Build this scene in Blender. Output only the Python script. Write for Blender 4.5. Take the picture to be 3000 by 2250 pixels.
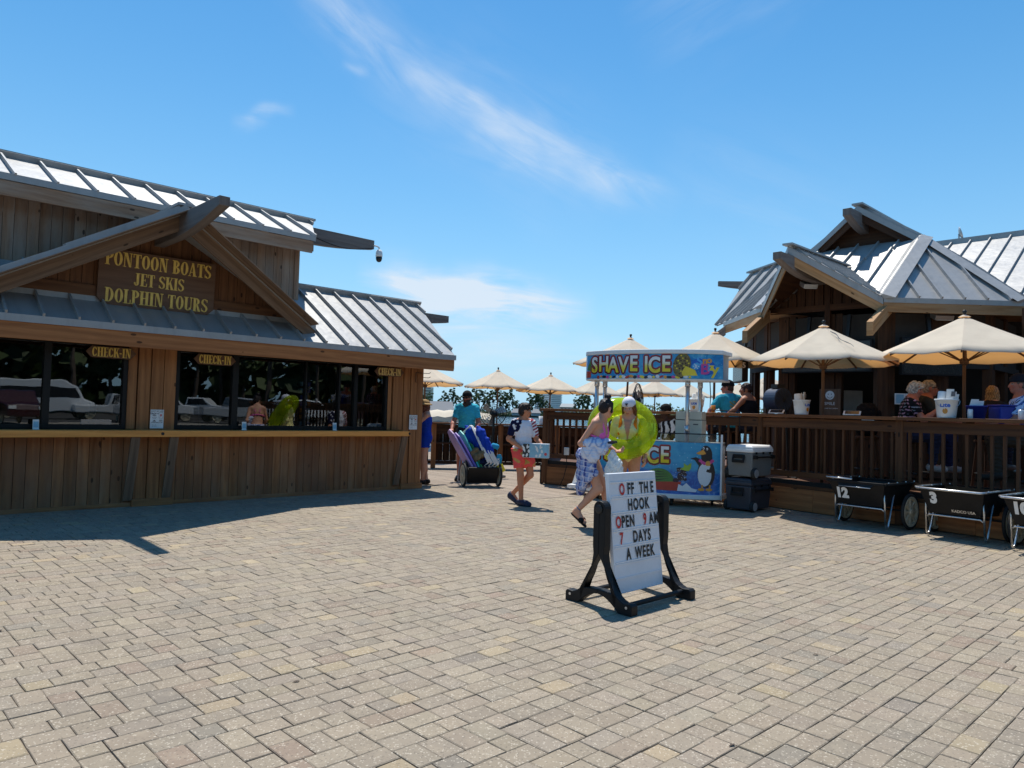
import bpy, bmesh, math, random
import numpy as np
from mathutils import Vector, Matrix, Euler
from math import radians, sin, cos, pi, sqrt, atan2, hypot

for o in list(bpy.data.objects): bpy.data.objects.remove(o)
S = bpy.context.scene
COL = S.collection
random.seed(7)
RNG = np.random.default_rng(7)

# ---------------------------------------------------------------- camera
F, EYE, ROLL, PITCH = 2160.0, 1.45, radians(1.66), math.atan(80/2160)
_f = Vector((0, cos(PITCH), sin(PITCH))); _u0 = Vector((0, -sin(PITCH), cos(PITCH))); _r0 = Vector((1, 0, 0))
_r = _r0*cos(ROLL)+_u0*sin(ROLL); _u = _u0*cos(ROLL)-_r0*sin(ROLL)
cam_d = bpy.data.cameras.new('camera'); cam = bpy.data.objects.new('camera', cam_d); COL.objects.link(cam)
cam_d.sensor_width = 36; cam_d.lens = 36*0.72; cam_d.clip_end = 6000; cam_d.clip_start = .05
m = Matrix((( _r.x, _u.x, -_f.x, 0), (_r.y, _u.y, -_f.y, 0), (_r.z, _u.z, -_f.z, EYE), (0, 0, 0, 1)))
cam.matrix_world = m
S.camera = cam

# ---------------------------------------------------------------- light
SUN_EL, SUN_BEAR = radians(66), radians(-8.0)       # the sun stands high ahead, a little to the left
tosun = Vector((sin(SUN_BEAR)*cos(SUN_EL), cos(SUN_BEAR)*cos(SUN_EL), sin(SUN_EL)))
sun_d = bpy.data.lights.new('sun', 'SUN'); sun = bpy.data.objects.new('sun', sun_d); COL.objects.link(sun)
sun_d.energy = 4.8; sun_d.angle = radians(.53); sun_d.color = (1, .955, .87)
sun.rotation_euler = tosun.to_track_quat('Z', 'Y').to_euler()
S.view_settings.view_transform = 'Standard'; S.view_settings.look = 'None'
S.view_settings.exposure = .17; S.view_settings.gamma = 1

class NT:
    """tiny helper to write node trees"""
    def __init__(s, tree): s.t = tree; s.n = tree.nodes; s.l = tree.links
    def new(s, typ, **kw):
        nd = s.n.new(typ)
        for k, v in kw.items():
            if k.startswith('i_'):
                key = k[2:]
                nd.inputs[int(key) if key.isdigit() else key.replace('_', ' ')].default_value = v
            else: setattr(nd, k, v)
        return nd
    def link(s, a, b): s.l.new(a, b)
    def set(s, inp, v):
        if hasattr(v, 'is_linked') or isinstance(v, bpy.types.NodeSocket): s.l.new(v, inp)
        else: inp.default_value = v
    def math(s, op, a, b=0.0, c=None, clamp=False):
        nd = s.n.new('ShaderNodeMath'); nd.operation = op; nd.use_clamp = clamp
        s.set(nd.inputs[0], a); s.set(nd.inputs[1], b)
        if c is not None: s.set(nd.inputs[2], c)
        return nd.outputs[0]
    def noise(s, vec, scale, detail=4, rough=.55, dist=0, dims='3D'):
        nd = s.n.new('ShaderNodeTexNoise'); nd.noise_dimensions = dims
        if vec is not None: s.l.new(vec, nd.inputs['Vector'])
        nd.inputs['Scale'].default_value = scale; nd.inputs['Detail'].default_value = detail
        nd.inputs['Roughness'].default_value = rough; nd.inputs['Distortion'].default_value = dist
        return nd.outputs['Fac']
    def mapping(s, vec, scale=(1, 1, 1), loc=(0, 0, 0), rot=(0, 0, 0)):
        nd = s.n.new('ShaderNodeMapping'); s.l.new(vec, nd.inputs[0])
        nd.inputs['Scale'].default_value = scale; nd.inputs['Location'].default_value = loc; nd.inputs['Rotation'].default_value = rot
        return nd.outputs[0]
    def ramp(s, fac, stops):
        nd = s.n.new('ShaderNodeValToRGB'); s.l.new(fac, nd.inputs[0]); cr = nd.color_ramp
        while len(cr.elements) < len(stops): cr.elements.new(.5)
        for e, (p, c) in zip(cr.elements, stops):
            e.position = p; e.color = tuple(c) + ((1,) if len(c) == 3 else ())
        return nd.outputs[0]
    def mix(s, fac, a, b, blend='MIX'):
        nd = s.n.new('ShaderNodeMix'); nd.data_type = 'RGBA'; nd.blend_type = blend
        s.set(nd.inputs[0], fac)
        for i, v in ((6, a), (7, b)):
            if isinstance(v, bpy.types.NodeSocket): s.l.new(v, nd.inputs[i])
            else: nd.inputs[i].default_value = tuple(v) + ((1,) if len(v) == 3 else ())
        return nd.outputs[2]

def lin(r, g, b):
    f = lambda c: (c/255/12.92) if c <= 10 else ((c/255+.055)/1.055)**2.4
    return (f(r), f(g), f(b))

# sky: Nishita plus thin wind-drawn cirrus that sits in the sky itself (world direction)
W = bpy.data.worlds.new('World'); S.world = W; W.use_nodes = True
w = NT(W.node_tree); w.n.clear()
sky = w.new('ShaderNodeTexSky', sky_type='NISHITA', sun_disc=False)
sky.sun_elevation = SUN_EL; sky.sun_rotation = SUN_BEAR; sky.altitude = 0; sky.air_density = 1.0; sky.dust_density = .25; sky.ozone_density = 2.5
hsv = w.new('ShaderNodeHueSaturation'); hsv.inputs['Saturation'].default_value = 1.42; hsv.inputs['Value'].default_value = .86; hsv.inputs['Hue'].default_value = .494
w.link(sky.outputs[0], hsv.inputs['Color'])
tc = w.new('ShaderNodeTexCoord'); D = tc.outputs['Generated']
sep = w.new('ShaderNodeSeparateXYZ'); w.link(D, sep.inputs[0])
az = w.math('MULTIPLY', w.math('ARCTAN2', sep.outputs[0], sep.outputs[1]), 57.29578)     # degrees clockwise of straight ahead
el = w.math('MULTIPLY', w.math('ARCSINE', sep.outputs[2]), 57.29578)
cmb = w.new('ShaderNodeCombineXYZ'); w.link(az, cmb.inputs[0]); w.link(el, cmb.inputs[1]); AE = cmb.outputs[0]
wob = w.noise(w.mapping(AE, (.10, .10, 1)), 1.0, 3)
wob2 = w.math('MULTIPLY', w.math('SUBTRACT', wob, .5), 6.5)
def streak(x0, y0, x1, y1, wd, amp, fade=.25, bow=0.0):
    """a soft band of cirrus between two (azimuth, elevation) points"""
    dx, dy = x1-x0, y1-y0; Ln = hypot(dx, dy); ux, uy = dx/Ln, dy/Ln
    px = w.math('SUBTRACT', az, x0); py = w.math('SUBTRACT', el, y0)
    t = w.math('DIVIDE', w.math('ADD', w.math('MULTIPLY', px, ux), w.math('MULTIPLY', py, uy)), Ln)
    q = w.math('SUBTRACT', w.math('MULTIPLY', py, ux), w.math('MULTIPLY', px, uy))
    if bow:
        b = w.math('MULTIPLY', w.math('MULTIPLY', t, w.math('SUBTRACT', 1.0, t)), 4*bow); q = w.math('SUBTRACT', q, b)
    q = w.math('DIVIDE', w.math('ADD', q, wob2), wd)
    g = w.math('POWER', 2.718, w.math('MULTIPLY', w.math('MULTIPLY', q, q), -1.0))
    e0 = w.math('DIVIDE', t, fade, clamp=True); e1 = w.math('DIVIDE', w.math('SUBTRACT', 1.0, t), fade, clamp=True)
    # fibres along the band
    rot = w.mapping(AE, (1, 1, 1), (0, 0, 0), (0, 0, -atan2(uy, ux)))
    fib = w.noise(w.mapping(rot, (.10, .50, 1), (x0, y0, 0)), 1.0, 8, .60, .8)
    fib = w.math('MULTIPLY', w.math('SUBTRACT', fib, .32), 2.4, clamp=True)
    return w.math('MULTIPLY', w.math('MULTIPLY', w.math('MULTIPLY', g, e0), e1), w.math('MULTIPLY', fib, amp))
cl = streak(-19, 31.8, -5, 22.6, 1.3, .40, .22)
for a in ((-9.5, 25.2, 12.5, 15.0, 1.35, .56, .24, -.3), (-12, 26, 9, 16.5, 3.6, .24, .3), (-21, 34, -9, 25, 2.6, .18, .3), (-12.5, 9.2, 6.5, 7.5, 1.4, 1.8, .25, .5), (-12.5, 7.6, 4.5, 6.6, 1.5, 1.4, .25, .2), (-15, 4.2, 4, 4.6, 1.4, .5, .3),
          (-7, 3.8, 16, 3.4, 1.8, .45, .3), (-21.8, 20.2, -17.0, 20.3, .35, .40, .35), (-14, 25.2, -11.6, 25.1, .35, .25, .35), (8, 27, 26, 35, 3.2, .18, .3), (-40, 5, -8, 4, 2.5, .4, .3), (10, 20, 26, 13, 3.5, .10, .3)):
    cl = w.math('ADD', cl, streak(*a))
cl = w.math('MINIMUM', cl, .85)
gl = w.math('MULTIPLY', w.math('POWER', 2.718, w.math('MULTIPLY', el, -.065)), .97)     # pale marine air at the horizon
skyc = w.mix(gl, hsv.outputs[0], (2.35, 4.2, 5.7))
skyc = w.mix(cl, skyc, (4.5, 5.0, 5.6))
bg = w.new('ShaderNodeBackground'); bg.inputs['Strength'].default_value = .15
w.link(skyc, bg.inputs['Color'])
wo = w.new('ShaderNodeOutputWorld'); w.link(bg.outputs[0], wo.inputs['Surface'])

# ---------------------------------------------------------------- scene bookkeeping
def vec(*a): return Vector(a[0] if len(a) == 1 else a)
def tag(o, label=None, cat=None, group=None, kind=None):
    if label: o['label'] = label
    if cat: o['category'] = cat
    if group: o['group'] = group
    if kind: o['kind'] = kind
    return o
def thing(name, label, cat, loc=(0, 0, 0), rz=0.0, group=None, scale=1):
    o = bpy.data.objects.new(name, None); COL.objects.link(o); o.empty_display_size = .2
    o.location = loc; o.rotation_euler = (0, 0, rz); o.scale = (scale,)*3
    return tag(o, label, cat, group)
def copy_tree(o, loc, rz=None, label=None, scale=None, parent=None):
    c = o.copy(); COL.objects.link(c)
    if parent is None:
        c.location = loc
        if rz is not None: c.rotation_euler = (0, 0, rz)
        if scale: c.scale = (scale,)*3 if not hasattr(scale, '__len__') else scale
        if label: c['label'] = label
    else: c.parent = parent
    for ch in list(o.children): copy_tree(ch, None, parent=c)
    return c

class MB:
    """collects shapes and links them as ONE mesh object"""
    def __init__(s): s.v = []; s.f = []; s.m = []; s.uv = []; s.tone = []
    def _face(s, idx, mi, uv, tone): s.f.append(idx); s.m.append(mi); s.uv.append(uv); s.tone.append(tone)
    def poly(s, pts, mi=0, tone=.5, uv=None):
        b = len(s.v); s.v += [tuple(p) for p in pts]
        s._face(list(range(b, b+len(pts))), mi, uv or [(p[0]+p[1], p[2]) for p in pts], tone)
    def board(s, p0, p1, wv, tv, mi=0, tone=None):
        p0, p1, wv, tv = Vector(p0), Vector(p1), Vector(wv), Vector(tv)
        tone = random.random() if tone is None else tone
        L = (p1-p0).length; w2 = wv.length*2; t2 = tv.length*2; ou, ov = random.uniform(0, 60), random.uniform(0, 60)
        c = [p0-wv-tv, p0+wv-tv, p0+wv+tv, p0-wv+tv, p1-wv-tv, p1+wv-tv, p1+wv+tv, p1-wv+tv]
        b = len(s.v); s.v += [tuple(x) for x in c]
        if (p1-p0).dot(wv.cross(tv)) < 0: fl = True
        else: fl = False
        def face(i, uv):
            if fl: i = i[::-1]; uv = uv[::-1]
            s._face([b+k for k in i], mi, [(a+ou, d+ov) for a, d in uv], tone)
        face((0, 3, 2, 1), [(0, 0), (0, t2), (w2, t2), (w2, 0)])
        face((4, 5, 6, 7), [(0, 0), (w2, 0), (w2, t2), (0, t2)])
        face((0, 1, 5, 4), [(0, 0), (0, w2), (L, w2), (L, 0)])
        face((1, 2, 6, 5), [(0, w2), (0, w2+t2), (L, w2+t2), (L, w2)])
        face((2, 3, 7, 6), [(0, w2+t2), (0, 2*w2+t2), (L, 2*w2+t2), (L, w2+t2)])
        face((3, 0, 4, 7), [(0, 2*w2+t2), (0, 2*w2+2*t2), (L, 2*w2+2*t2), (L, 2*w2+t2)])
    def box(s, x0, x1, y0, y1, z0, z1, mi=0, tone=None):
        d = [x1-x0, y1-y0, z1-z0]; c = [(x0+x1)/2, (y0+y1)/2, (z0+z1)/2]
        a = max(range(3), key=lambda i: d[i]); e = [Vector((1, 0, 0)), Vector((0, 1, 0)), Vector((0, 0, 1))]
        o = [i for i in range(3) if i != a]; cv = Vector(c)
        s.board(cv-e[a]*d[a]/2, cv+e[a]*d[a]/2, e[o[0]]*d[o[0]]/2, e[o[1]]*d[o[1]]/2, mi, tone)
    def prism(s, pts, ex, mi=0, tone=.5, cap=True, mi_side=None, vert=False):
        pts = [Vector(p) for p in pts]; ex = Vector(ex); n = len(pts); b = len(s.v)
        nrm = Vector((0, 0, 0))
        for i in range(n): nrm += pts[i].cross(pts[(i+1) % n])
        if nrm.dot(ex) > 0: pts = pts[::-1]
        s.v += [tuple(p) for p in pts] + [tuple(p+ex) for p in pts]
        uo = random.uniform(0, 60) if vert else 0
        fu = (lambda p: (p.z+uo, p.x+p.y)) if vert else (lambda p: (p.x+p.y, p.z))
        if cap:
            s._face([b+i for i in range(n)], mi, [fu(p) for p in pts], tone)
            s._face([b+n+i for i in reversed(range(n))], mi, [fu(p) for p in reversed(pts)], tone)
        ms = mi if mi_side is None else mi_side
        for i in range(n):
            j = (i+1) % n; L = (pts[j]-pts[i]).length; h = ex.length
            s._face([b+j, b+i, b+n+i, b+n+j], ms, [(L, 0), (0, 0), (0, h), (L, h)], tone)
    def tube(s, path, r, n=8, mi=0, closed=False, tone=.5, caps=True):
        path = [Vector(p) for p in path]; k = len(path); b = len(s.v)
        rr = r if hasattr(r, '__len__') else [r]*k
        up = Vector((.013, .027, 1)); prev = None; run = 0
        for i, p in enumerate(path):
            a = path[(i-1) % k] if (closed or i > 0) else p; c = path[(i+1) % k] if (closed or i < k-1) else p
            t = (c-a).normalized()
            if prev is None: x = t.cross(up if abs(t.z) < .95 else Vector((1, .02, 0))).normalized()
            else: x = (prev-t*prev.dot(t)).normalized()
            prev = x; y = t.cross(x)
            for j in range(n):
                an = 2*pi*j/n; s.v.append(tuple(p+(x*cos(an)+y*sin(an))*rr[i]))
        m2 = k if closed else k-1
        for i in range(m2):
            i2 = (i+1) % k; L = (path[i2]-path[i]).length
            for j in range(n):
                j2 = (j+1) % n
                s._face([b+i*n+j, b+i*n+j2, b+i2*n+j2, b+i2*n+j], mi, [(run, j*.02), (run, j*.02+.02), (run+L, j*.02+.02), (run+L, j*.02)], tone)
            run += L
        if caps and not closed:
            s._face([b+j for j in reversed(range(n))], mi, [(0, 0)]*n, tone)
            s._face([b+(k-1)*n+j for j in range(n)], mi, [(0, 0)]*n, tone)
    def lathe(s, prof, n=20, c=(0, 0, 0), mi=0, axis=None, tone=.5, sx=1, sy=1):
        c = Vector(c); b = len(s.v)
        if axis is None: X, Y, Z = Vector((1, 0, 0)), Vector((0, 1, 0)), Vector((0, 0, 1))
        else:
            Z = Vector(axis).normalized(); X = Z.orthogonal().normalized(); Y = Z.cross(X)
        for r, z in prof:
            for j in range(n):
                a = 2*pi*j/n; s.v.append(tuple(c+X*(r*cos(a)*sx)+Y*(r*sin(a)*sy)+Z*z))
        for i in range(len(prof)-1):
            for j in range(n):
                j2 = (j+1) % n
                s._face([b+i*n+j, b+i*n+j2, b+(i+1)*n+j2, b+(i+1)*n+j], mi, [(j/n, i*.1), ((j+1)/n, i*.1), ((j+1)/n, i*.1+.1), (j/n, i*.1+.1)], tone)
        if prof[0][0] > 1e-4: s._face([b+j for j in reversed(range(n))], mi, [(0, 0)]*n, tone)
        if prof[-1][0] > 1e-4: s._face([b+(len(prof)-1)*n+j for j in range(n)], mi, [(0, 0)]*n, tone)
    def add(s, verts, faces, mi=0, tone=.5):
        b = len(s.v); s.v += [tuple(v) for v in verts]
        for f in faces: s._face([b+i for i in f], mi, [(verts[i][0], verts[i][1]) for i in f], tone)

MATS = {}
def obj(name, mb, mats, parent=None, smooth=False, bevel=0, loc=None, weld=False):
    me = bpy.data.meshes.new(name); me.from_pydata(mb.v, [], mb.f)
    if not isinstance(mats, (list, tuple)): mats = [mats]
    for k in mats: me.materials.append(MATS[k] if isinstance(k, str) else k)
    me.polygons.foreach_set('material_index', mb.m)
    ul = me.uv_layers.new(name='UVMap'); flat = [c for f in mb.uv for uv in f for c in uv]; ul.data.foreach_set('uv', flat)
    at = me.attributes.new('tone', 'FLOAT', 'FACE'); at.data.foreach_set('value', mb.tone)
    me.polygons.foreach_set('use_smooth', [smooth]*len(mb.f))
    me.validate(); me.update()
    o = bpy.data.objects.new(name, me); COL.objects.link(o)
    if parent is not None: o.parent = parent
    if loc is not None: o.location = loc
    if bevel:
        bm_ = o.modifiers.new('bevel', 'BEVEL'); bm_.width = bevel; bm_.segments = 2; bm_.limit_method = 'ANGLE'; bm_.angle_limit = radians(40)
    if smooth == 'auto': pass
    return o
def single(name, mb, mats, label, cat, loc=(0, 0, 0), rz=0, group=None, kind=None, **kw):
    o = obj(name, mb, mats, None, **kw); o.location = loc; o.rotation_euler = (0, 0, rz)
    return tag(o, label, cat, group, kind)

# ---------------------------------------------------------------- lettering
def text_shape(body, size=1, bold=0.0, align='CENTER', xs=1.0, space=1.0):
    cu = bpy.data.curves.new('t', 'FONT'); cu.body = body; cu.size = size; cu.offset = bold; cu.align_x = align; cu.align_y = 'CENTER'
    cu.space_character = space; cu.resolution_u = 4; cu.fill_mode = 'FRONT'
    o = bpy.data.objects.new('t', cu); COL.objects.link(o)
    dg = bpy.context.evaluated_depsgraph_get(); me = bpy.data.meshes.new_from_object(o.evaluated_get(dg))
    V = [(v.co.x*xs, v.co.y) for v in me.vertices]; Fc = [list(p.vertices) for p in me.polygons]
    bpy.data.objects.remove(o); bpy.data.curves.remove(cu); bpy.data.meshes.remove(me)
    return V, Fc
def put_text(mb, body, fn, mi=0, **kw):
    V, Fc = text_shape(body, **kw)
    mb.add([fn(x, y) for x, y in V], Fc, mi)

def _arc(cx, cy, rx, ry, tx, ty, a0, a1, n=14):
    o = []
    for i in range(n):
        a, b = radians(a0+(a1-a0)*i/n), radians(a0+(a1-a0)*(i+1)/n)
        o.append([(cx+rx*cos(a), cy+ry*sin(a)), (cx+rx*cos(b), cy+ry*sin(b)), (cx+(rx-tx)*cos(b), cy+(ry-ty)*sin(b)), (cx+(rx-tx)*cos(a), cy+(ry-ty)*sin(a))])
    return o
def _r(x0, y0, x1, y1): return [[(x0, y0), (x1, y0), (x1, y1), (x0, y1)]]
def _stem(x, w=.15, y0=0, y1=1, s=.055):
    o = _r(x, y0, x+w, y1)
    if y0 == 0: o += _r(x-s, 0, x+w+s, .05)
    if y1 == 1: o += _r(x-s, .95, x+w+s, 1)
    return o
SERIF = {
 'C': (.46, _arc(.24, .5, .22, .5, .145, .06, 40, 320)+_r(.38, .66, .425, .9)+_r(.38, .1, .425, .3)),
 'H': (.56, _stem(.06)+_stem(.35)+_r(.2, .47, .36, .53)),
 'E': (.45, _stem(.06)+_r(.2, .95, .42, 1)+_r(.2, 0, .42, .05)+_r(.2, .48, .33, .53)+_r(.37, .76, .42, .96)+_r(.38, .04, .43, .24)+_r(.30, .41, .335, .60)),
 'K': (.54, _stem(.06)+[[(.2, .42), (.24, .40), (.45, .97), (.40, .97)]]+[[(.25, .56), (.37, .02), (.53, .02), (.33, .68)]]+_r(.32, .95, .52, 1)+_r(.34, 0, .55, .05)),
 'I': (.28, _stem(.065)), '-': (.26, _r(.03, .38, .22, .5)), ' ': (.24, []),
 'N': (.56, _r(.08, .0, .125, 1)+_r(.02, 0, .19, .05)+_r(.0, .95, .15, 1)+[[(.08, 1), (.24, 1), (.47, 0), (.36, 0)]]+_r(.425, 0, .47, 1)+_r(.36, .95, .54, 1)),
 'P': (.46, _stem(.06)+_arc(.19, .72, .25, .28, .145, .05, -90, 90)),
 'O': (.50, _arc(.25, .5, .23, .5, .145, .055, 0, 360, 24)),
 'T': (.48, _stem(.165, .15, 0, .98)+_r(.02, .95, .46, 1)+_r(.02, .74, .06, .96)+_r(.42, .74, .46, .96)),
 'B': (.48, _stem(.06)+_arc(.19, .75, .22, .25, .135, .05, -90, 90)+_arc(.19, .26, .26, .26, .15, .05, -90, 90)),
 'A': (.52, [[(.05, 0), (.1, 0), (.27, 1), (.22, 1)]]+[[(.32, 0), (.47, 0), (.31, 1), (.2, 1)]]+_r(.12, .27, .36, .32)+_r(0, 0, .16, .05)+_r(.28, 0, .52, .05)),
 'S': (.44, _arc(.22, .74, .2, .26, .12, .05, 30, 230)+[[(.05, .80), (.05, .62), (.40, .2), (.40, .40)]]+_arc(.22, .27, .2, .27, .12, .05, -150, 50)+_r(.36, .74, .4, .95)+_r(.03, .05, .07, .27)),
 'J': (.40, _r(.17, .2, .32, 1)+_r(.11, .95, .38, 1)+_arc(.17, .2, .15, .2, .12, .05, 180, 360)+_r(.02, .12, .12, .26)),
 'D': (.53, _stem(.06)+_arc(.2, .5, .29, .5, .15, .05, -90, 90, 18)),
 'L': (.43, _stem(.06)+_r(.2, 0, .41, .05)+_r(.37, .02, .42, .3)),
 'R': (.53, _stem(.06)+_arc(.19, .74, .24, .26, .14, .05, -90, 90)+[[(.22, .5), (.33, .5), (.5, 0), (.35, 0)]]),
 'U': (.54, _r(.07, .2, .22, 1)+_r(.01, .95, .28, 1)+_r(.42, .2, .465, 1)+_r(.36, .95, .53, 1)+_arc(.268, .22, .198, .22, .13, .055, 180, 360)),
}
def serif_text(mb, s, fn, h, xs=1.0, th=.012, mi=0):
    """carved condensed serif capitals; fn(x, y, depth) -> 3D; centred on 0"""
    wd = sum(SERIF[c][0] for c in s)*h*xs; x = -wd/2; i = 0
    for c in s:
        adv, polys = SERIF[c]
        for p in polys:
            i += 1; d = th+(i % 7)*.0004
            lo = [Vector(fn(x+a*h*xs, b*h-h/2, 0)) for a, b in p]; hi = [Vector(fn(x+a*h*xs, b*h-h/2, d)) for a, b in p]
            mb.prism(lo, hi[0]-lo[0], mi)
        x += adv*h*xs
# ---------------------------------------------------------------- materials
def newmat(name):
    M = bpy.data.materials.new(name); M.use_nodes = True; MATS[name] = M
    t = NT(M.node_tree); t.n.clear()
    out = t.new('ShaderNodeOutputMaterial'); p = t.new('ShaderNodeBsdfPrincipled'); t.link(p.outputs[0], out.inputs[0])
    t.out = out; t.p = p
    return t
def plain(name, col, rough=.6, metal=0.0, var=.12, scale=6, spec=.5, bump=0.0, coat=0.0):
    """a colour with a little unevenness and dirt, so nothing is perfectly flat"""
    t = newmat(name); tc = t.new('ShaderNodeTexCoord'); P = tc.outputs['Object']
    n = t.noise(P, scale, 5, .6); n2 = t.noise(P, scale*7, 3, .6)
    f = t.math('ADD', t.math('MULTIPLY', n, .7), t.math('MULTIPLY', n2, .3))
    a = tuple(c*(1-var*1.6) for c in col); b = tuple(min(1, c*(1+var*1.3)) for c in col)
    t.link(t.ramp(f, [(.28, a), (.72, b)]), t.p.inputs['Base Color'])
    t.p.inputs['Metallic'].default_value = metal; t.p.inputs['Specular IOR Level'].default_value = spec
    t.link(t.math('ADD', t.math('MULTIPLY', n2, .18), rough-.09, clamp=True), t.p.inputs['Roughness'])
    if coat: t.p.inputs['Coat Weight'].default_value = coat
    if bump:
        b_ = t.new('ShaderNodeBump'); b_.inputs['Strength'].default_value = bump; b_.inputs['Distance'].default_value = .01
        t.link(n2, b_.inputs['Height']); t.link(b_.outputs[0], t.p.inputs['Normal'])
    return t
def wood(name, dark, light, rough=.72, tone=.5, stain=None, knots=True, grey=None):
    """boards: grain runs along each board (its own UVs), each board its own tone"""
    t = newmat(name); uv = t.new('ShaderNodeUVMap', uv_map='UVMap').outputs[0]
    at = t.new('ShaderNodeAttribute', attribute_name='tone'); tn = at.outputs['Fac']
    g1 = t.noise(t.mapping(uv, (.8, 11, 1)), 1.0, 6, .62, 2.2); g2 = t.noise(t.mapping(uv, (3, 75, 1)), 1.0, 5, .7, .6)
    wv = t.new('ShaderNodeTexWave', wave_type='RINGS', rings_direction='Z'); wv.inputs['Scale'].default_value = 1.0; wv.inputs['Distortion'].default_value = 9; wv.inputs['Detail'].default_value = 4
    t.link(t.mapping(uv, (.22, 3.2, 1)), wv.inputs['Vector'])
    g = t.math('ADD', t.math('ADD', t.math('MULTIPLY', g1, .56), t.math('MULTIPLY', g2, .30)), t.math('MULTIPLY', wv.outputs['Fac'], .14))
    c = t.ramp(g, [(.30, dark), (.70, light)])
    if grey:
        gm = t.noise(t.mapping(uv, (.9, 5, 1)), 1.0, 5, .65); gm = t.math('MULTIPLY', t.math('SUBTRACT', gm, .42), 4.0, clamp=True)
        c = t.mix(gm, c, grey)
    br = t.math('ADD', t.math('MULTIPLY', tn, tone), 1-tone*.5)
    cb = t.new('ShaderNodeCombineXYZ'); [t.link(br, cb.inputs[i]) for i in range(3)]
    c = t.mix(1.0, c, cb.outputs[0], 'MULTIPLY')
    if knots:
        vo = t.new('ShaderNodeTexVoronoi', feature='F1'); vo.inputs['Scale'].default_value = 1.0; t.link(t.mapping(uv, (3.0, 7, 1)), vo.inputs['Vector'])
        k = t.math('LESS_THAN', vo.outputs['Distance'], .11); sel = t.new('ShaderNodeSeparateColor'); t.link(vo.outputs['Color'], sel.inputs[0])
        k = t.math('MULTIPLY', k, t.math('GREATER_THAN', sel.outputs[0], .38))
        c = t.mix(t.math('MULTIPLY', k, .85), c, tuple(x*.22 for x in dark))
    if stain:
        P = t.new('ShaderNodeTexCoord').outputs['Object']; sn = t.noise(t.mapping(P, (1.2, 1.2, .8)), 1.0, 4, .6)
        c = t.mix(t.math('MULTIPLY', t.math('SUBTRACT', sn, .45), 3.0, clamp=True), c, stain)
    t.link(c, t.p.inputs['Base Color']); t.p.inputs['Roughness'].default_value = rough; t.p.inputs['Specular IOR Level'].default_value = .3
    b_ = t.new('ShaderNodeBump'); b_.inputs['Strength'].default_value = .35; b_.inputs['Distance'].default_value = .006
    t.link(g, b_.inputs['Height']); t.link(b_.outputs[0], t.p.inputs['Normal'])
    return t
def cloth(name, col, trans=None, tw=.0, rough=.9, var=.08, scale=9):
    t = newmat(name); P = t.new('ShaderNodeTexCoord').outputs['Object']
    n = t.noise(P, scale, 4, .6); a = tuple(c*(1-var) for c in col); b = tuple(min(1, c*(1+var)) for c in col)
    c = t.ramp(n, [(.3, a), (.7, b)]); t.link(c, t.p.inputs['Base Color']); t.p.inputs['Roughness'].default_value = rough; t.p.inputs['Specular IOR Level'].default_value = .2
    bp = t.new('ShaderNodeBump'); bp.inputs['Strength'].default_value = .5; bp.inputs['Distance'].default_value = .02; t.link(t.noise(P, scale*.8, 3, .5, 1.0), bp.inputs['Height'])
    t.link(bp.outputs[0], t.p.inputs['Normal'])
    if tw:
        tr = t.new('ShaderNodeBsdfTranslucent'); tr.inputs['Color'].default_value = tuple(trans)+(1,)
        mx = t.new('ShaderNodeMixShader'); mx.inputs[0].default_value = tw
        t.link(t.p.outputs[0], mx.inputs[1]); t.link(tr.outputs[0], mx.inputs[2]); t.link(mx.outputs[0], t.out.inputs[0])
    return t
def vcol(name, rough=.7, spec=.3, sss=0, bump=.25, scale=30):
    """colour painted per vertex (skin features, prints on cloth)"""
    t = newmat(name); at = t.new('ShaderNodeAttribute', attribute_name='Col'); P = t.new('ShaderNodeTexCoord').outputs['Object']
    n = t.noise(P, scale, 3); k = t.math('ADD', t.math('MULTIPLY', n, .24), .88); cb = t.new('ShaderNodeCombineXYZ'); [t.link(k, cb.inputs[i]) for i in range(3)]
    t.link(t.mix(1.0, at.outputs['Color'], cb.outputs[0], 'MULTIPLY'), t.p.inputs['Base Color'])
    t.p.inputs['Roughness'].default_value = rough; t.p.inputs['Specular IOR Level'].default_value = spec
    if bump:
        b_ = t.new('ShaderNodeBump'); b_.inputs['Strength'].default_value = bump; b_.inputs['Distance'].default_value = .02; t.link(t.noise(P, scale*.35, 3, .5, .8), b_.inputs['Height'])
        t.link(b_.outputs[0], t.p.inputs['Normal'])
    return t

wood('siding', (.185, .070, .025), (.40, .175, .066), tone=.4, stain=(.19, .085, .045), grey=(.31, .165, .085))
wood('counter_wood', (.58, .21, .045), (.88, .38, .09), rough=.5, tone=.2, knots=False)
wood('post_wood', (.23, .090, .033), (.47, .205, .076), tone=.3)
wood('fascia_wood', (.28, .102, .035), (.52, .212, .074), tone=.2)
wood('grey_wood', (.18, .10, .06), (.36, .225, .14), tone=.4, grey=(.33, .25, .19))
wood('beam_wood', (.12, .095, .085), (.23, .19, .165), tone=.2, grey=(.20, .18, .17), knots=False)
wood('brace_wood', (.125, .075, .047), (.27, .175, .11), tone=.2)
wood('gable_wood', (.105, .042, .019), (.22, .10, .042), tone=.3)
wood('sign_wood', (.12, .062, .036), (.19, .105, .062), rough=.55, tone=.1, knots=False)
wood('rail_wood', (.050, .019, .008), (.150, .060, .022), tone=.4, rough=.65)
wood('rail_cap_wood', (.085, .030, .011), (.26, .10, .034), tone=.35, rough=.55)
wood('skirt_wood', (.19, .070, .025), (.40, .165, .060), tone=.5, rough=.7)
wood('deck_wood', (.20, .155, .115), (.37, .30, .235), tone=.3, rough=.8)
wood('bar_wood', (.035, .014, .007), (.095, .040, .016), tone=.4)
wood('tail_wood', (.24, .115, .045), (.52, .28, .12), tone=.3, grey=(.44, .28, .15))
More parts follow.
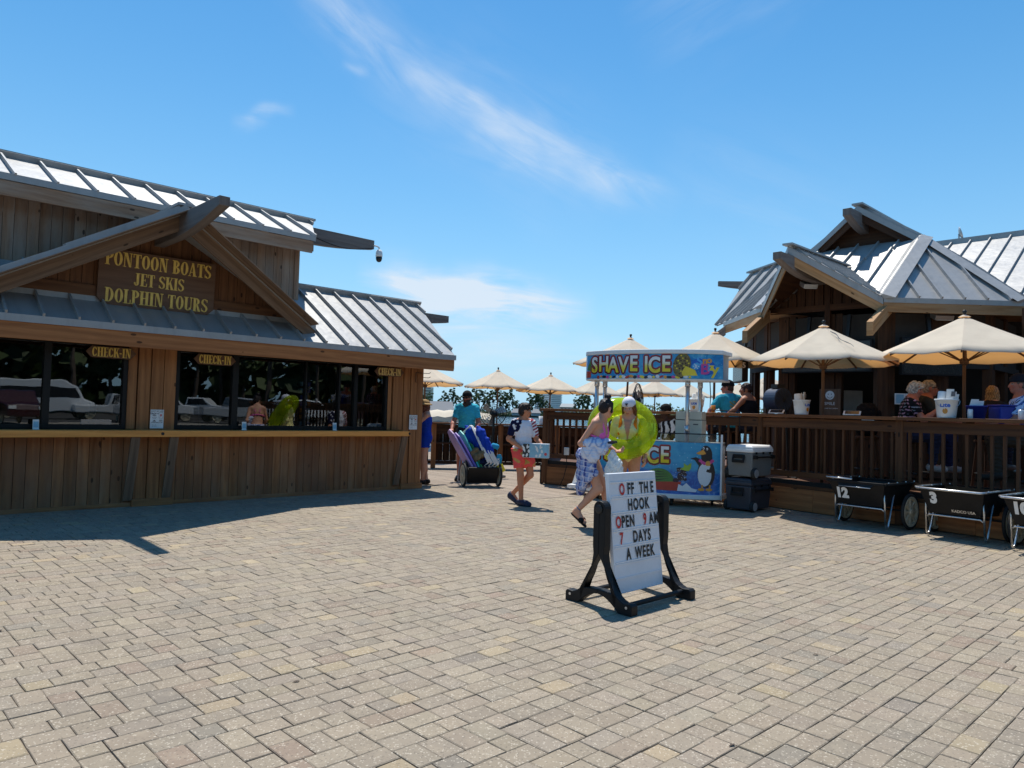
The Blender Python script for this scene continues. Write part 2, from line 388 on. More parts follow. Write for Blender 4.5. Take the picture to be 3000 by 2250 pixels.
plain('black_gap', (.012, .011, .010), .9)
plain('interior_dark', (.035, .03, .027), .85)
t = plain('roof_metal', (.37, .366, .358), .42, .15, .07, 2.2)
RP_ = t.new('ShaderNodeTexCoord').outputs['Object']; sk = t.noise(t.mapping(RP_, (9, .9, .9)), 1.0, 5, .65); bc = t.p.inputs['Base Color'].links[0].from_socket
t.link(t.mix(t.math('MULTIPLY', t.math('SUBTRACT', sk, .5), 2.2, clamp=True), bc, (.27, .265, .255)), t.p.inputs['Base Color']); n = t.noise(t.mapping(RP_, (1.6, 1.6, 3)), 1.0, 3); b_ = t.new('ShaderNodeBump'); b_.inputs['Strength'].default_value = .22; b_.inputs['Distance'].default_value = .08
t.link(n, b_.inputs['Height']); t.link(b_.outputs[0], t.p.inputs['Normal'])
plain('trim_metal', (.50, .485, .45), .45, .25, .06, 3)
plain('frame_dark', (.010, .0095, .009), .5, 0, .1, 6, .25)
# glass panes: you see the dark room through them and the yard in them
t = newmat('window_glass'); t.n.remove(t.p)
fr = t.new('ShaderNodeFresnel'); fr.inputs['IOR'].default_value = 2.1
tr = t.new('ShaderNodeBsdfTransparent'); tr.inputs['Color'].default_value = (.50, .52, .52, 1)
gg = t.new('ShaderNodeBsdfGlossy'); gg.inputs['Roughness'].default_value = .008; gg.inputs['Color'].default_value = (.92, .95, .96, 1)
bp = t.new('ShaderNodeBump'); bp.inputs['Strength'].default_value = .012; bp.inputs['Distance'].default_value = .05
t.link(t.noise(t.new('ShaderNodeTexCoord').outputs['Object'], 1.7, 2), bp.inputs['Height']); t.link(bp.outputs[0], gg.inputs['Normal'])
mx = t.new('ShaderNodeMixShader'); t.link(fr.outputs[0], mx.inputs[0]); t.link(tr.outputs[0], mx.inputs[1]); t.link(gg.outputs[0], mx.inputs[2]); t.link(mx.outputs[0], t.out.inputs[0])
t = newmat('clear_guard'); t.n.remove(t.p)
fr = t.new('ShaderNodeFresnel'); fr.inputs['IOR'].default_value = 1.5
tr = t.new('ShaderNodeBsdfTransparent'); tr.inputs['Color'].default_value = (.86, .90, .90, 1)
gg = t.new('ShaderNodeBsdfGlossy'); gg.inputs['Roughness'].default_value = .03
mx = t.new('ShaderNodeMixShader'); t.link(fr.outputs[0], mx.inputs[0]); t.link(tr.outputs[0], mx.inputs[1]); t.link(gg.outputs[0], mx.inputs[2]); t.link(mx.outputs[0], t.out.inputs[0])

# pavers: each stone has its own colour; exposed aggregate speckle
t = newmat('paver'); at = t.new('ShaderNodeAttribute', attribute_name='Col'); P = t.new('ShaderNodeTexCoord').outputs['Object']
vo = t.new('ShaderNodeTexVoronoi', feature='F1'); vo.inputs['Scale'].default_value = 92; nz_ = t.new('ShaderNodeTexNoise'); nz_.inputs['Scale'].default_value = 130; nz_.inputs['Detail'].default_value = 2; t.link(P, nz_.inputs['Vector']); va_ = t.new('ShaderNodeVectorMath', operation='MULTIPLY_ADD'); t.link(nz_.outputs['Color'], va_.inputs[0]); va_.inputs[1].default_value = (.016, .016, .016); t.link(P, va_.inputs[2]); t.link(va_.outputs[0], vo.inputs['Vector'])
sc = t.new('ShaderNodeSeparateColor'); t.link(vo.outputs['Color'], sc.inputs[0])
spk = t.math('MULTIPLY', t.math('LESS_THAN', vo.outputs['Distance'], t.math('MULTIPLY', sc.outputs[2], .48)), t.math('GREATER_THAN', sc.outputs[0], .62))
drk = t.math('MULTIPLY', t.math('LESS_THAN', vo.outputs['Distance'], .42), t.math('LESS_THAN', sc.outputs[1], .25))
c = t.mix(t.math('MULTIPLY', t.noise(P, 260, 3, .7), .40), at.outputs['Color'], (.17, .14, .105))
big = t.noise(P, .7, 4, .6); c = t.mix(t.math('MULTIPLY', t.math('SUBTRACT', big, .45), 1.6, clamp=True), c, (.21, .175, .135))
med = t.noise(P, 9, 4, .6); c = t.mix(t.math('MULTIPLY', t.math('SUBTRACT', med, .5), 1.5, clamp=True), c, (.42, .345, .25))
c = t.mix(t.math('MULTIPLY', drk, .45), c, (.10, .085, .07)); c = t.mix(t.math('MULTIPLY', spk, .5), c, (.68, .60, .48))
st_ = t.noise(P, 1.9, 6, .68, 1.2); c = t.mix(t.math('MULTIPLY', t.math('SUBTRACT', st_, .60), 3.2, clamp=True), c, (.13, .105, .08))
gv = t.new('ShaderNodeTexVoronoi', feature='F1'); gv.inputs['Scale'].default_value = 1.6; t.link(P, gv.inputs['Vector']); gs_ = t.new('ShaderNodeSeparateColor'); t.link(gv.outputs['Color'], gs_.inputs[0])
c = t.mix(t.math('MULTIPLY', t.math('LESS_THAN', gv.outputs['Distance'], t.math('MULTIPLY', gs_.outputs[1], .045)), .7), c, (.055, .05, .045))
t.link(c, t.p.inputs['Base Color']); t.p.inputs['Roughness'].default_value = .85; t.p.inputs['Specular IOR Level'].default_value = .25
b_ = t.new('ShaderNodeBump'); b_.inputs['Strength'].default_value = .7; b_.inputs['Distance'].default_value = .004; t.link(t.noise(P, 160, 4, .7), b_.inputs['Height']); t.link(b_.outputs[0], t.p.inputs['Normal'])
plain('joint_sand', (.215, .175, .13), .95, 0, .25, 12)
plain('far_paving', (.30, .265, .215), .9, 0, .2, 3)
plain('asphalt', (.055, .053, .05), .9, 0, .25, 2)
t = plain('water', (.012, .055, .10), .10, 0, .25, .02)
wn = t.noise(t.mapping(t.new('ShaderNodeTexCoord').outputs['Object'], (.5, 1.6, 1)), 1.0, 4, .6); b_ = t.new('ShaderNodeBump'); b_.inputs['Strength'].default_value = .6; b_.inputs['Distance'].default_value = .25
t.link(wn, b_.inputs['Height']); t.link(b_.outputs[0], t.p.inputs['Normal'])
plain('shore_grass', (.075, .085, .035), .95, 0, .35, .2)
t = newmat('pine_leaf'); at = t.new('ShaderNodeAttribute', attribute_name='tone'); n = t.noise(t.new('ShaderNodeTexCoord').outputs['Object'], .5, 3)
k = t.math('ADD', t.math('MULTIPLY', at.outputs['Fac'], .6), t.math('MULTIPLY', n, .4)); t.link(t.ramp(k, [(.15, (.030, .055, .022)), (.85, (.12, .17, .065))]), t.p.inputs['Base Color']); t.p.inputs['Roughness'].default_value = .7
tr = t.new('ShaderNodeBsdfTranslucent'); tr.inputs['Color'].default_value = (.07, .12, .02, 1); mx = t.new('ShaderNodeMixShader'); mx.inputs[0].default_value = .25
t.link(t.p.outputs[0], mx.inputs[1]); t.link(tr.outputs[0], mx.inputs[2]); t.link(mx.outputs[0], t.out.inputs[0])
plain('bark', (.11, .08, .06), .95, 0, .3, 3)
cloth('canopy_cream', (.82, .73, .585), (.80, .40, .12), .34, scale=2.5)
wood('pole_wood', (.09, .05, .03), (.17, .10, .06), tone=.1, knots=False)
plain('black_metal', (.02, .02, .02), .45, .3); plain('black_plastic', (.010, .010, .011), .5, 0, .2, 8, .25)
plain('tub_black', (.010, .010, .011), .42, 0, .25, 5, .22); plain('aluminium', (.62, .63, .64), .30, .9, .06); plain('white_plastic', (.80, .80, .79), .42, 0, .04)
plain('grey_plastic', (.165, .17, .165), .5, 0, .08); plain('navy_plastic', (.035, .038, .05), .5, 0, .1); plain('cream_hub', (.62, .56, .42), .5, 0, .12); plain('rubber', (.018, .018, .018), .8)
plain('sign_white', (.84, .84, .86), .35, 0, .05, 4); plain('letter_black', (.012, .012, .013), .45); plain('letter_red', (.62, .03, .025), .4)
plain('gold_letter', (.88, .58, .13), .5, 0, .14, 14); plain('pale_gold', (.88, .62, .24), .5, 0, .14, 14); plain('paper', (.78, .78, .76), .6, 0, .03); plain('ink_grey', (.12, .12, .13), .7); plain('ink_red', (.6, .06, .06), .6)
plain('card_blue', (.25, .48, .62), .4); plain('screen_dark', (.02, .02, .025), .15); plain('beige_box', (.56, .55, .46), .45, 0, .05, 3); plain('grey_metal', (.45, .46, .47), .4, .5)
plain('blue_tub', (.015, .035, .30), .4); plain('fan_blue', (.02, .04, .085), .5); plain('tv_black', (.012, .012, .014), .25)
plain('white_paint', (.72, .73, .72), .45, 0, .05); plain('amber', (.55, .22, .02), .2); plain('can_white', (.72, .74, .78), .3, .2); plain('syrup_red', (.55, .02, .03), .25)
plain('concrete', (.42, .39, .34), .9, 0, .12); plain('tower_beige', (.64, .60, .52), .8, 0, .04, .05); plain('tower_blue', (.30, .42, .56), .35, 0, .06, .05); plain('tower_white', (.76, .78, .80), .7, 0, .03, .05)
plain('house_siding', (.36, .38, .38), .8, 0, .06, 1); plain('house_roof', (.20, .205, .215), .8, 0, .05, 1); plain('brown_roof', (.24, .13, .10), .8, 0, .1, 1); plain('glass_far', (.10, .13, .17), .2); plain('boat_white', (.78, .79, .80), .35, 0, .05)
cloth('bimini', (.66, .58, .46), (.5, .4, .25), .15, scale=1.2); plain('boat_purple', (.10, .06, .22), .5); plain('boat_red', (.20, .02, .04), .5); plain('boat_blue', (.05, .16, .30), .5)
cloth('royal_blue', (.012, .055, .42)); cloth('sky_canvas', (.03, .30, .52)); plain('board_purple', (.16, .10, .42), .5); plain('board_pink', (.55, .36, .62), .5); plain('board_teal', (.08, .50, .46), .5); plain('board_green', (.03, .22, .07), .6)
plain('toy_yellow', (.85, .72, .02), .4); cloth('tan_canvas', (.20, .145, .08)); plain('lock_black', (.01, .01, .01), .5)
# ---------------------------------------------------------------- the site grid: U runs along the check-in building, V out of its front
P0 = Vector((-1.658, 13.524, 0)); U = Vector((.720, .694, 0)).normalized(); V = Vector((U.y, -U.x, 0)); Z = Vector((0, 0, 1))
RZ = atan2(U.y, U.x)
def site(l, v, z=0): return P0+U*l+V*v+Z*z
def bear(d): return -radians(d)              # heading (degrees clockwise of straight ahead) -> z rotation of a thing whose front is +y

# ground sheets
mb = MB()
def sheet(name, l0, l1, v0, v1, z, mat, kind='structure', **kw):
    b = MB(); b.poly([site(l0, v0, z), site(l0, v1, z), site(l1, v1, z), site(l1, v0, z)]); o = obj(name, b, mat); o['kind'] = kind; return o
# solid land out to the sea wall, water beyond, the far shore
b = MB(); b.prism([site(-150, -9, -.03), site(8.5, -9, -.03), site(9.5, 4, -.03), site(16, 12, -.03), site(60, 40, -.03), site(60, 160, -.03), site(-150, 160, -.03)], (0, 0, -2.6)); o = obj('ground', b, 'asphalt'); o['kind'] = 'structure'
b = MB(); b.poly([(-2500, -400, -1.3), (2500, -400, -1.3), (2500, 4000, -1.3), (-2500, 4000, -1.3)]); o = obj('water', b, 'water'); o['kind'] = 'structure'
b = MB(); pts = []
for i in range(25):
    x = -420+i*38; pts.append((x, 372+14*sin(i*1.3)+9*sin(i*2.7), -2.5))
b.prism(pts+[(520, 1900, -2.5), (-440, 1900, -2.5)], (0, 0, 2.1)); o = obj('far_shore', b, 'shore_grass'); o['kind'] = 'structure'
b = MB(); b.prism([(-140, 118, -2.5), (-14, 124, -2.5), (-11, 150, -2.5), (-150, 190, -2.5)], (0, 0, 1.9)); o = obj('near_shore', b, 'shore_grass'); o['kind'] = 'structure'
sheet('plaza_base', -13, 10, -.4, 22, -.0085, 'joint_sand'); sheet('plaza_surround', -40, 40, 22, 40, -.006, 'far_paving')

# pavers: three sizes laid at random on the site grid, each stone a bevelled block
def lay_pavers():
    un = .0625; NU, NV = int(22.5/un), int(14.2/un); l0, v0 = -12.2, -.15
    occ = np.zeros((NU, NV), bool); rnd = random.Random(3); stones = []
    def visible(l, v):
        p = site(l, v); 
        if p.y < 1.7: return False
        return abs(p.x/p.y) < .84+.9/p.y and l < 4.6-.25*max(0, 7-v) + (1 if v > 6 else 0) and not (l > .66 and v < 2.33) 
    sizes = [(3, 2), (2, 3), (2, 2), (3, 2), (2, 2), (3, 2)]
    for i in range(NU):
        for j in range(NV):
            if occ[i, j]: continue
            l, v = l0+i*un, v0+j*un
            if not visible(l, v): continue
            rnd.shuffle(sizes)
            for a, c in sizes+[(2, 1), (1, 2), (1, 1)]:
                if i+a <= NU and j+c <= NV and not occ[i:i+a, j:j+c].any():
                    # avoid leaving one-unit slots
                    if (a, c) in ((3, 2), (2, 3), (2, 2)) and j+c < NV and (not occ[i, j+c]) and j+c+1 < NV and occ[i, j+c+1]: continue
                    occ[i:i+a, j:j+c] = True; stones.append((l, v, a*un, c*un)); break
            else: occ[i, j] = True; stones.append((l, v, un, un))
    vs, fs, cols = [], [], []; pal = [((.328, .268, .198), 50), ((.312, .259, .198), 28), ((.345, .283, .205), 12), ((.405, .318, .205), 4), ((.30, .226, .168), 5), ((.265, .228, .182), 4)]
    bag = [c for c, k in pal for _ in range(k)]
    for l, v, a, c in stones:
        g = .0013+rnd.random()*.0014; e = .0045; h = rnd.gauss(0, .0011); t1, t2 = rnd.gauss(0, .004), rnd.gauss(0, .004); b0 = len(vs); jx, jy = rnd.gauss(0, .0011), rnd.gauss(0, .0011); ro = rnd.gauss(0, .009)
        ln, vn = l+a/2+jx, v+c/2+jy
        for z, ins in ((-.012, g), (-.0035, g), (0, g+e)):
            for sx, sy in ((-1, -1), (1, -1), (1, 1), (-1, 1)):
                dx, dy = sx*(a/2-ins), sy*(c/2-ins); dx, dy = dx-dy*ro, dy+dx*ro
                if ins > g: dx += rnd.gauss(0, .0018); dy += rnd.gauss(0, .0018)
                p = site(ln+dx, vn+dy, z+h+(dx*t1+dy*t2 if z > -.01 else 0)); vs.append(tuple(p))
        col = rnd.choice(bag); k = rnd.gauss(1, .055); col = tuple(x*k*rnd.gauss(1, .008) for x in col)
        # winding depends on handedness of (U,V): U x V points down
        for q in ((11, 10, 9, 8), ): fs.append([b0+x for x in q]); cols.append(col)
        for r0 in (0, 4):
            for s in range(4): fs.append([b0+r0+s, b0+r0+4+s, b0+r0+4+(s+1) % 4, b0+r0+(s+1) % 4]); cols.append(tuple(x*.92 for x in col))
    me = bpy.data.meshes.new('plaza_paving'); me.from_pydata(vs, [], fs); me.materials.append(MATS['paver'])
    at = me.attributes.new('Col', 'FLOAT_COLOR', 'FACE'); at.data.foreach_set('color', [x for c in cols for x in (*c, 1)])
    o = bpy.data.objects.new('plaza_paving', me); COL.objects.link(o); o['kind'] = 'structure'
lay_pavers()

# boardwalk at plaza level between the check-in building and the water
b = MB()
for i in range(66):
    l = .64+i*.145
    if l > 9.3: break
    for a, c in ((-9, -5.2), (-5.2, -1.1), (-1.1, 2.32)):
        b.board(site(l+.07, a+.002, -.0195), site(l+.07, c-.002, -.0195), U*.069, Z*.018)
o = obj('boardwalk', b, 'deck_wood'); o['kind'] = 'structure'

# ---------------------------------------------------------------- metal roofs
def pclip(poly, a, n):
    """chord of a convex polygon: all points p with (p-a).n = 0"""
    out = []; k = len(poly)
    for i in range(k):
        p, q = poly[i], poly[(i+1) % k]; dp, dq = (p-a).dot(n), (q-a).dot(n)
        if dp*dq < 0: out.append(p+(q-p)*(dp/(dp-dq)))
        elif abs(dp) < 1e-9: out.append(p)
    return out[:2] if len(out) >= 2 else None
def roof(b, poly, e, space, off=0, th=.03, rib=.058, mi=0):
    poly = [Vector(p) for p in poly]; n = Vector((0, 0, 0))
    for i in range(len(poly)): n += (poly[i]).cross(poly[(i+1) % len(poly)])
    n.normalize()
    if n.z < 0: n = -n
    b.prism([p-n*th for p in poly], n*th, mi)
    e = Vector(e).normalized(); ts = [p.dot(e) for p in poly]; t = min(ts)+off+.02
    while t < max(ts)-.02:
        seg = pclip(poly, e*t, e)
        if seg and (seg[1]-seg[0]).length > .08:
            a, c = seg; d = (c-a).normalized()
            b.board(a+n*rib/2-d*.012, c+n*rib/2+d*.0, e*.013, n*rib/2, mi, .5)
        t += space
def strip(b, a, c, wv, tv, mi=0): b.board(a, c, wv, tv, mi, .5)

# ---------------------------------------------------------------- check-in building (local frame: x along the front, -y out of it)
def q(l, v, z): return Vector((l, -v, z))
X1, Y1 = Vector((1, 0, 0)), Vector((0, 1, 0))
LB = thing('check_in_building', 'long brown timber check-in building with dark windows, a wooden counter and grey standing-seam metal roofs', 'building', P0, RZ)
LX = -10.2
b = MB(); rd = random.Random(5); l = LX
while l < -.42:                                              # vertical boards below the counter
    wd = .136+rd.uniform(-.012, .012); l2 = min(l+wd, -.42)
    b.board(q((l+l2)/2, -.012, .055), q((l+l2)/2, -.012, .97), X1*((l2-l)/2-.003), Y1*.012); l = l2
b.box(LX, -.42, .03, .06, .0, .98, 1)
b.board(q(LX, .004, .028), q(-.42, .004, .028), Z*.028, Y1*.016)
for i in range(25):                                          # end wall
    y = .0+i*.138; b.board(Vector((-.012, y+.069, .02)), Vector((-.012, y+.069, 2.55+min(y*.6, 1.0))), Y1*.066, X1*.012)
b.box(LX, 0, 3.45, 3.5, 0, 2.6, 1); b.box(LX-.05, LX, 0, 3.5, 0, 2.6, 1)
b.box(LX, -.02, .0, .06, 2.205, 2.42, 1)                     # dark head over the glass
obj('wall', b, ['siding', 'interior_dark'], LB)
b = MB(); b.box(LX, -.03, .07, 3.44, -.01, 0, 0); b.box(LX, -.03, .05, 3.44, 2.46, 2.50, 0); b.box(LX, -.03, 3.36, 3.44, 0, 2.46, 0); b.box(LX, -.5, .35, .85, 0.0, .92, 0)
for x in (-8.6, -6.5, -4.6, -2.9, -1.6): b.box(x, x+.9, 2.9, 3.3, 0, 1.9, 0)
obj('interior', b, 'interior_dark', LB)
for x0, x1, n in ((-.41, .012, 3), (-4.86, -4.36, 3), (-9.3, -8.8, 3)):                      # timber posts, each a group of boards
    b = MB(); wd = (x1-x0)/n
    for i in range(n): b.board(q(x0+wd*(i+.5), .012-(.02 if i == 0 else 0), .04), q(x0+wd*(i+.5), .012-(.02 if i == 0 else 0), 2.24), X1*(wd/2-.004), Y1*.03)
    b.board(q(x0-.02, .02, .05), q(x1+.02, .02, .05), Z*.05, Y1*.05)
    obj('post', b, 'post_wood', LB, bevel=.004)
b = MB(); b.board(q(-.57, -.02, 1.06), q(-.57, -.02, 2.2), X1*.07, Y1*.05); b.board(q(-.45, -.035, 1.06), q(-.45, -.035, 2.2), X1*.035, Y1*.04); b.board(q(-.70, -.03, 1.06), q(-.70, -.03, 2.2), X1*.035, Y1*.04)
obj('window_jamb', b, 'post_wood', LB, bevel=.003); b = MB(); b.board(q(-4.93, -.03, 1.06), q(-4.93, -.03, 2.2), X1*.055, Y1*.05); obj('window_jamb', b, 'post_wood', LB, bevel=.003)
def window(x0, x1, mull):
    b = MB(); y = -.045
    b.board(q(x0, y, 1.085), q(x1, y, 1.085), Z*.03, Y1*.04, 0, .5); b.board(q(x0, y, 2.19), q(x1, y, 2.19), Z*.03, Y1*.04, 0, .5)
    for x, wd in [(x0+.02, .03), (x1-.02, .03)]+mull: b.board(q(x, y+.003, 1.06), q(x, y+.003, 2.21), X1*wd, Y1*.042, 0, .5)
    w_ = obj('window', b, 'frame_dark', LB)
    es = sorted([x0]+[m_[0] for m_ in mull]+[x1])
    for a, c in zip(es, es[1:]):
        b = MB(); b.poly([q(a, y-.005, 1.07), q(c, y-.005, 1.07), q(c, y-.005, 2.2), q(a, y-.005, 2.2)]); obj('pane', b, 'window_glass', w_)
window(-8.78, -4.99, [(-7.3, .03), (-5.935, .04)]); window(-4.35, -.735, [(-3.48, .045), (-2.315, .012), (-1.70, .018), (-1.385, .035)])
b = MB(); b.board(q(LX, .155, 1.005), q(-.46, .155, 1.005), Z*.044, Y1*.155); obj('counter', b, 'counter_wood', LB, bevel=.006)
for x in (-4.6, -.46, -7.3): b = MB(); b.lathe([(.0, .315), (.022, .314), (.022, .30)], 10, q(x, 0, 1.005), axis=(0, -1, 0)); obj('counter_bolt', b, 'black_metal', LB)
for x in (-4.93, -4.43, -.53, -8.9, -9.3):
    b = MB(); b.board(q(x, .03, .08), q(x, .27, .96), X1*.058, Vector((0, -.9, .28))*.022); obj('counter_brace', b, 'brace_wood', LB, bevel=.004)
# lower roof: plane rises .65 per metre from the eave at v=.47
ME = .61; RV, RZZ = -1.46, 2.43+.61*(.47+1.46)
def zr(v): return 2.43+ME*(.47-v)
b = MB()
roof(b, [q(LX-.3, .47, zr(.47)), q(.385, .47, zr(.47)), q(.93, RV, zr(RV)), q(LX-.3, RV, zr(RV))], X1, .385, .14)
roof(b, [q(LX-.3, -3.5, zr(.58)), q(.385, -3.5, zr(.58)), q(.93, RV, zr(RV)), q(LX-.3, RV, zr(RV))], X1, .385, .14)
strip(b, q(LX-.3, RV, zr(RV)+.03), q(.95, RV, zr(RV)+.03), Y1*.10, Z*.018); strip(b, q(LX-.3, RV+.09, zr(RV)-.015), q(.93, RV+.09, zr(RV)-.015), Vector((0, -.03, .045)), Vector((0, -.01, -.004)))
strip(b, q(LX-.3, .485, 2.395), q(.395, .485, 2.395), Z*.045, Y1*.008)                                   # eave flashing
# tower roof over the clerestory
TV, TE, TRV = -.93, -.55, -1.82; TX = -2.05
def zt(v): return 4.325+.47*(TE-v)
roof(b, [q(LX-.3, TE, zt(TE)), q(-1.955, TE, zt(TE)), q(-1.35, TRV, zt(TRV)), q(LX-.3, TRV, zt(TRV))], X1, .485, .30)
roof(b, [q(LX-.3, -3.1, zt(TE)), q(-1.955, -3.1, zt(TE)), q(-1.35, TRV, zt(TRV)), q(LX-.3, TRV, zt(TRV))], X1, .485, .30)
strip(b, q(LX-.3, TRV, zt(TRV)+.035), q(-1.33, TRV, zt(TRV)+.035), Y1*.11, Z*.02); strip(b, q(LX-.3, TRV+.10, zt(TRV)-.01), q(-1.38, TRV+.10, zt(TRV)-.01), Vector((0, -.02, .045)), Vector((0, -.01, -.004)))
strip(b, q(LX-.3, TE+.012, 4.31), q(-1.955, TE+.012, 4.31), Z*.045, Y1*.008)
# cross gable over the sign
GL, GP, GZ, GH, GF = -4.63, .86, 4.03, 2.34, .17          # ridge line, prow, ridge height, half width, foot offset
gs = (GZ-2.74)/GH
for sgn in (1, -1):
    pk, ft = q(GL, GP, GZ), q(GL+sgn*GH, GF, 2.74); bk = q(GL, TV+.01, GZ); x_t = (GZ-zr(TV+.01))/gs; vl = q(GL+sgn*x_t, TV+.01, zr(TV+.01)+.0)
    fb = q(GL+sgn*(GH+.02), -.06, 2.75)
    roof(b, [pk, ft, fb, vl, bk], Y1, .42, .22, .03, .035)
    d = (ft-pk).normalized(); nn = d.cross(Y1*-1).normalized()
    strip(b, pk+Vector((0, -.012, -.035)), ft+Vector((0, -.012, -.035)), Z*.060, Y1*.012)                 # verge metal
    strip(b, pk+(ft-pk)*.03+Vector((0, .05, .035)), pk+(ft-pk)*.55+Vector((0, .05, .035)), Y1*.07, Z*.014)
strip(b, q(GL, GP+.02, GZ+.03), q(GL, TV, GZ+.03), X1*.10, Z*.018)
strip(b, q(LX-.2, -.075, 2.80), q(-2.38, -.075, 2.80), Vector((0, .0, .05)), Vector((0, -.008, 0)))       # flashing at the foot of the gable wall
obj('roof', b, 'roof_metal', LB)
# wood fascias, soffits, verge boards
b = MB(); b.board(q(LX-.3, .455, 2.25), q(.36, .455, 2.25), Z*.10, Y1*.022); b.board(q(.37, .45, 2.27), q(.9, RV, zr(RV)-.16), Z*.09, X1*.02); obj('fascia', b, 'fascia_wood', LB, bevel=.004)
b = MB(); b.board(q(LX-.3, TE-.02, 4.16), q(-2.0, TE-.02, 4.16), Z*.10, Y1*.022); b.board(q(-1.985, TE-.03, 4.18), q(-1.40, TRV, zt(TRV)-.15), Z*.09, X1*.02); obj('fascia', b, 'grey_wood', LB, bevel=.004)
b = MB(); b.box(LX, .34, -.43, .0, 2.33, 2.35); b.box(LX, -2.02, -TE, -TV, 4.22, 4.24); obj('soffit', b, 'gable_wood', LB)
b = MB()
for sgn in (1, -1):
    pk, ft = q(GL, GP-.025, GZ-.19), q(GL+sgn*GH, GF-.025, 2.74-.19)
    b.board(pk, ft, Z*.105, Y1*.022)
    b.board(q(GL, GP-.06, GZ-.07), q(GL+sgn*(GH-.1), GF-.06, 2.80-.07), Vector((0, .35, 0)), Z*.01)
obj('verge_board', b, 'brace_wood', LB, bevel=.004)
b = MB(); x = LX
while x < -2.45:
    x2 = x+.14; zc = GZ-abs(x+.07-GL)*gs-.09
    zf = lambda xx: GZ-abs(xx-GL)*gs-.035
    if zc > 2.72: b.prism([q(x+.003, -.09, 2.5), q(x2-.003, -.09, 2.5), q(x2-.003, -.09, zf(x2)), q(x+.003, -.09, zf(x))], Y1*.024, 0, random.random(), vert=True)
    x = x2
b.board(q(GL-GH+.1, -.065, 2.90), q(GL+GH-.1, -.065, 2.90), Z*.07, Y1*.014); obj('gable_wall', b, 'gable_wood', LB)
b = MB(); x = LX
while x < TX-.09:
    x2 = min(x+.142+rd.uniform(-.01, .01), TX-.08); b.board(q((x+x2)/2, TV-.012, 3.0), q((x+x2)/2, TV-.012, 4.25), X1*((x2-x)/2-.003), Y1*.012); x = x2
b.board(q(TX-.04, TV+.0, 3.1), q(TX-.04, TV+.0, 4.22), X1*.042, Y1*.03)
for i in range(13): b.board(Vector((TX-.012, -TV+.03+i*.14+.07, 2.9)), Vector((TX-.012, -TV+.03+i*.14+.07, 4.3+min(i, 12-i)*.07)), Y1*.066, X1*.012)
b.box(LX, TX-.03, 2.78, 2.8, 3.0, 4.3, 0)
obj('clerestory_wall', b, 'grey_wood', LB)
def beam(b, a, c, hw, hh, taper=.55, n=8):
    """heavy ridge timber whose underside is cut away in a curve towards the tip"""
    a, c = Vector(a), Vector(c); d = (c-a); s = d.cross(Z).normalized()*hw; prof = []
    for i in range(n+1):
        t = i/n; cut = 0 if t < .35 else (1-cos((t-.35)/.65*pi/2))*taper
        prof.append(a+d*t-Z*(hh*2*(1-cut)))
    pts = [a]+[c]+prof[::-1]
    b.prism([p-s for p in pts], s*2, 0)
b = MB(); beam(b, q(GL, -.1, GZ-.10), q(GL, 2.13, GZ-.095), .066, .15, .62); obj('ridge_beam', b, 'beam_wood', LB, bevel=.006)
b = MB(); beam(b, q(-2.1, TRV, zt(TRV)-.10), q(.02, TRV, zt(TRV)-.10), .06, .155, .42); obj('ridge_beam', b, 'beam_wood', LB, bevel=.006)
b = MB(); beam(b, q(-.1, RV, zr(RV)-.16), q(1.72, RV, zr(RV)-.16), .06, .12, .40); obj('ridge_beam', b, 'beam_wood', LB, bevel=.006)
b = MB()
for z in (2.10, 2.02): b.tube([q(-.05, .03, z), q(.12, .05, z), q(.16, .05, z+.02)], .006, 6)
b.tube([q(-.17, .05, 2.10), q(-.17, .05, 1.93), q(-.16, .06, 1.92)], .006, 6); b.tube([q(-.17, .05, 2.10), q(-.03, .05, 2.10)], .006, 6)
obj('hook', b, 'black_metal', LB)

# signs on the building
def sign_board(name, label, group, org, w, h, lines, plaque, size, leaf, lean=0.0, xs=1.0, th=.035):
    t = thing(name, label, 'sign', site(*org), RZ, group); b = MB()
    pts = [(-w/2, h*.5), (-w/2, -h/2+plaque), (-w/2+plaque, -h/2), (w/2-plaque, -h/2), (w/2, -h/2+plaque), (w/2, h*.5)] if leaf is None else leaf
    fn = lambda x, y, d: Vector((x, -d-(y+h/2)*lean, y))
    b.prism([fn(x, y, 0) for x, y in pts], (0, -th, 0)); obj('board', b, 'sign_wood', t, bevel=.006)
    b = MB()
    for s, yy, hh in lines: serif_text(b, s, lambda x, y, d: fn(x, y+yy, th+.001+d), hh, xs, .010)
    obj('lettering', b, 'gold_letter' if size else 'pale_gold', t)
    return t
sign_board('boat_tour_sign', 'big brown wooden sign with gold capitals about pontoon boats under the gable', None, (-4.635, -.055, 3.11), 1.56, .76, [('PONTOON BOATS', .25, .19), ('JET SKIS', .005, .172), ('DOLPHIN TOURS', -.245, .19)], .09, 1, None, .06, 1.20)
W2, H2 = .62, .155
leaf = [(-W2/2, 0), (-W2/2+.07, H2/2), (W2/2-.07, H2/2), (W2/2, 0), (W2/2-.07, -H2/2), (-W2/2+.07, -H2/2)]
for l, lab, gd in ((-5.22, 'pointed CHECK-IN plaque over the left window, nearest the boat tour sign', 1), (-3.83, 'pointed CHECK-IN plaque at the top left of the wide middle window', 1), (-.76, 'pointed CHECK-IN plaque beside the corner post at the far end of the counter', 0)):
    sign_board('check_in_plaque', lab, 'CHECK-IN plaques over the counter', (l, .05, 2.08), W2, H2, [('CHECK-IN', 0, .124)], 0, gd, leaf, 0, 1.08, .022)
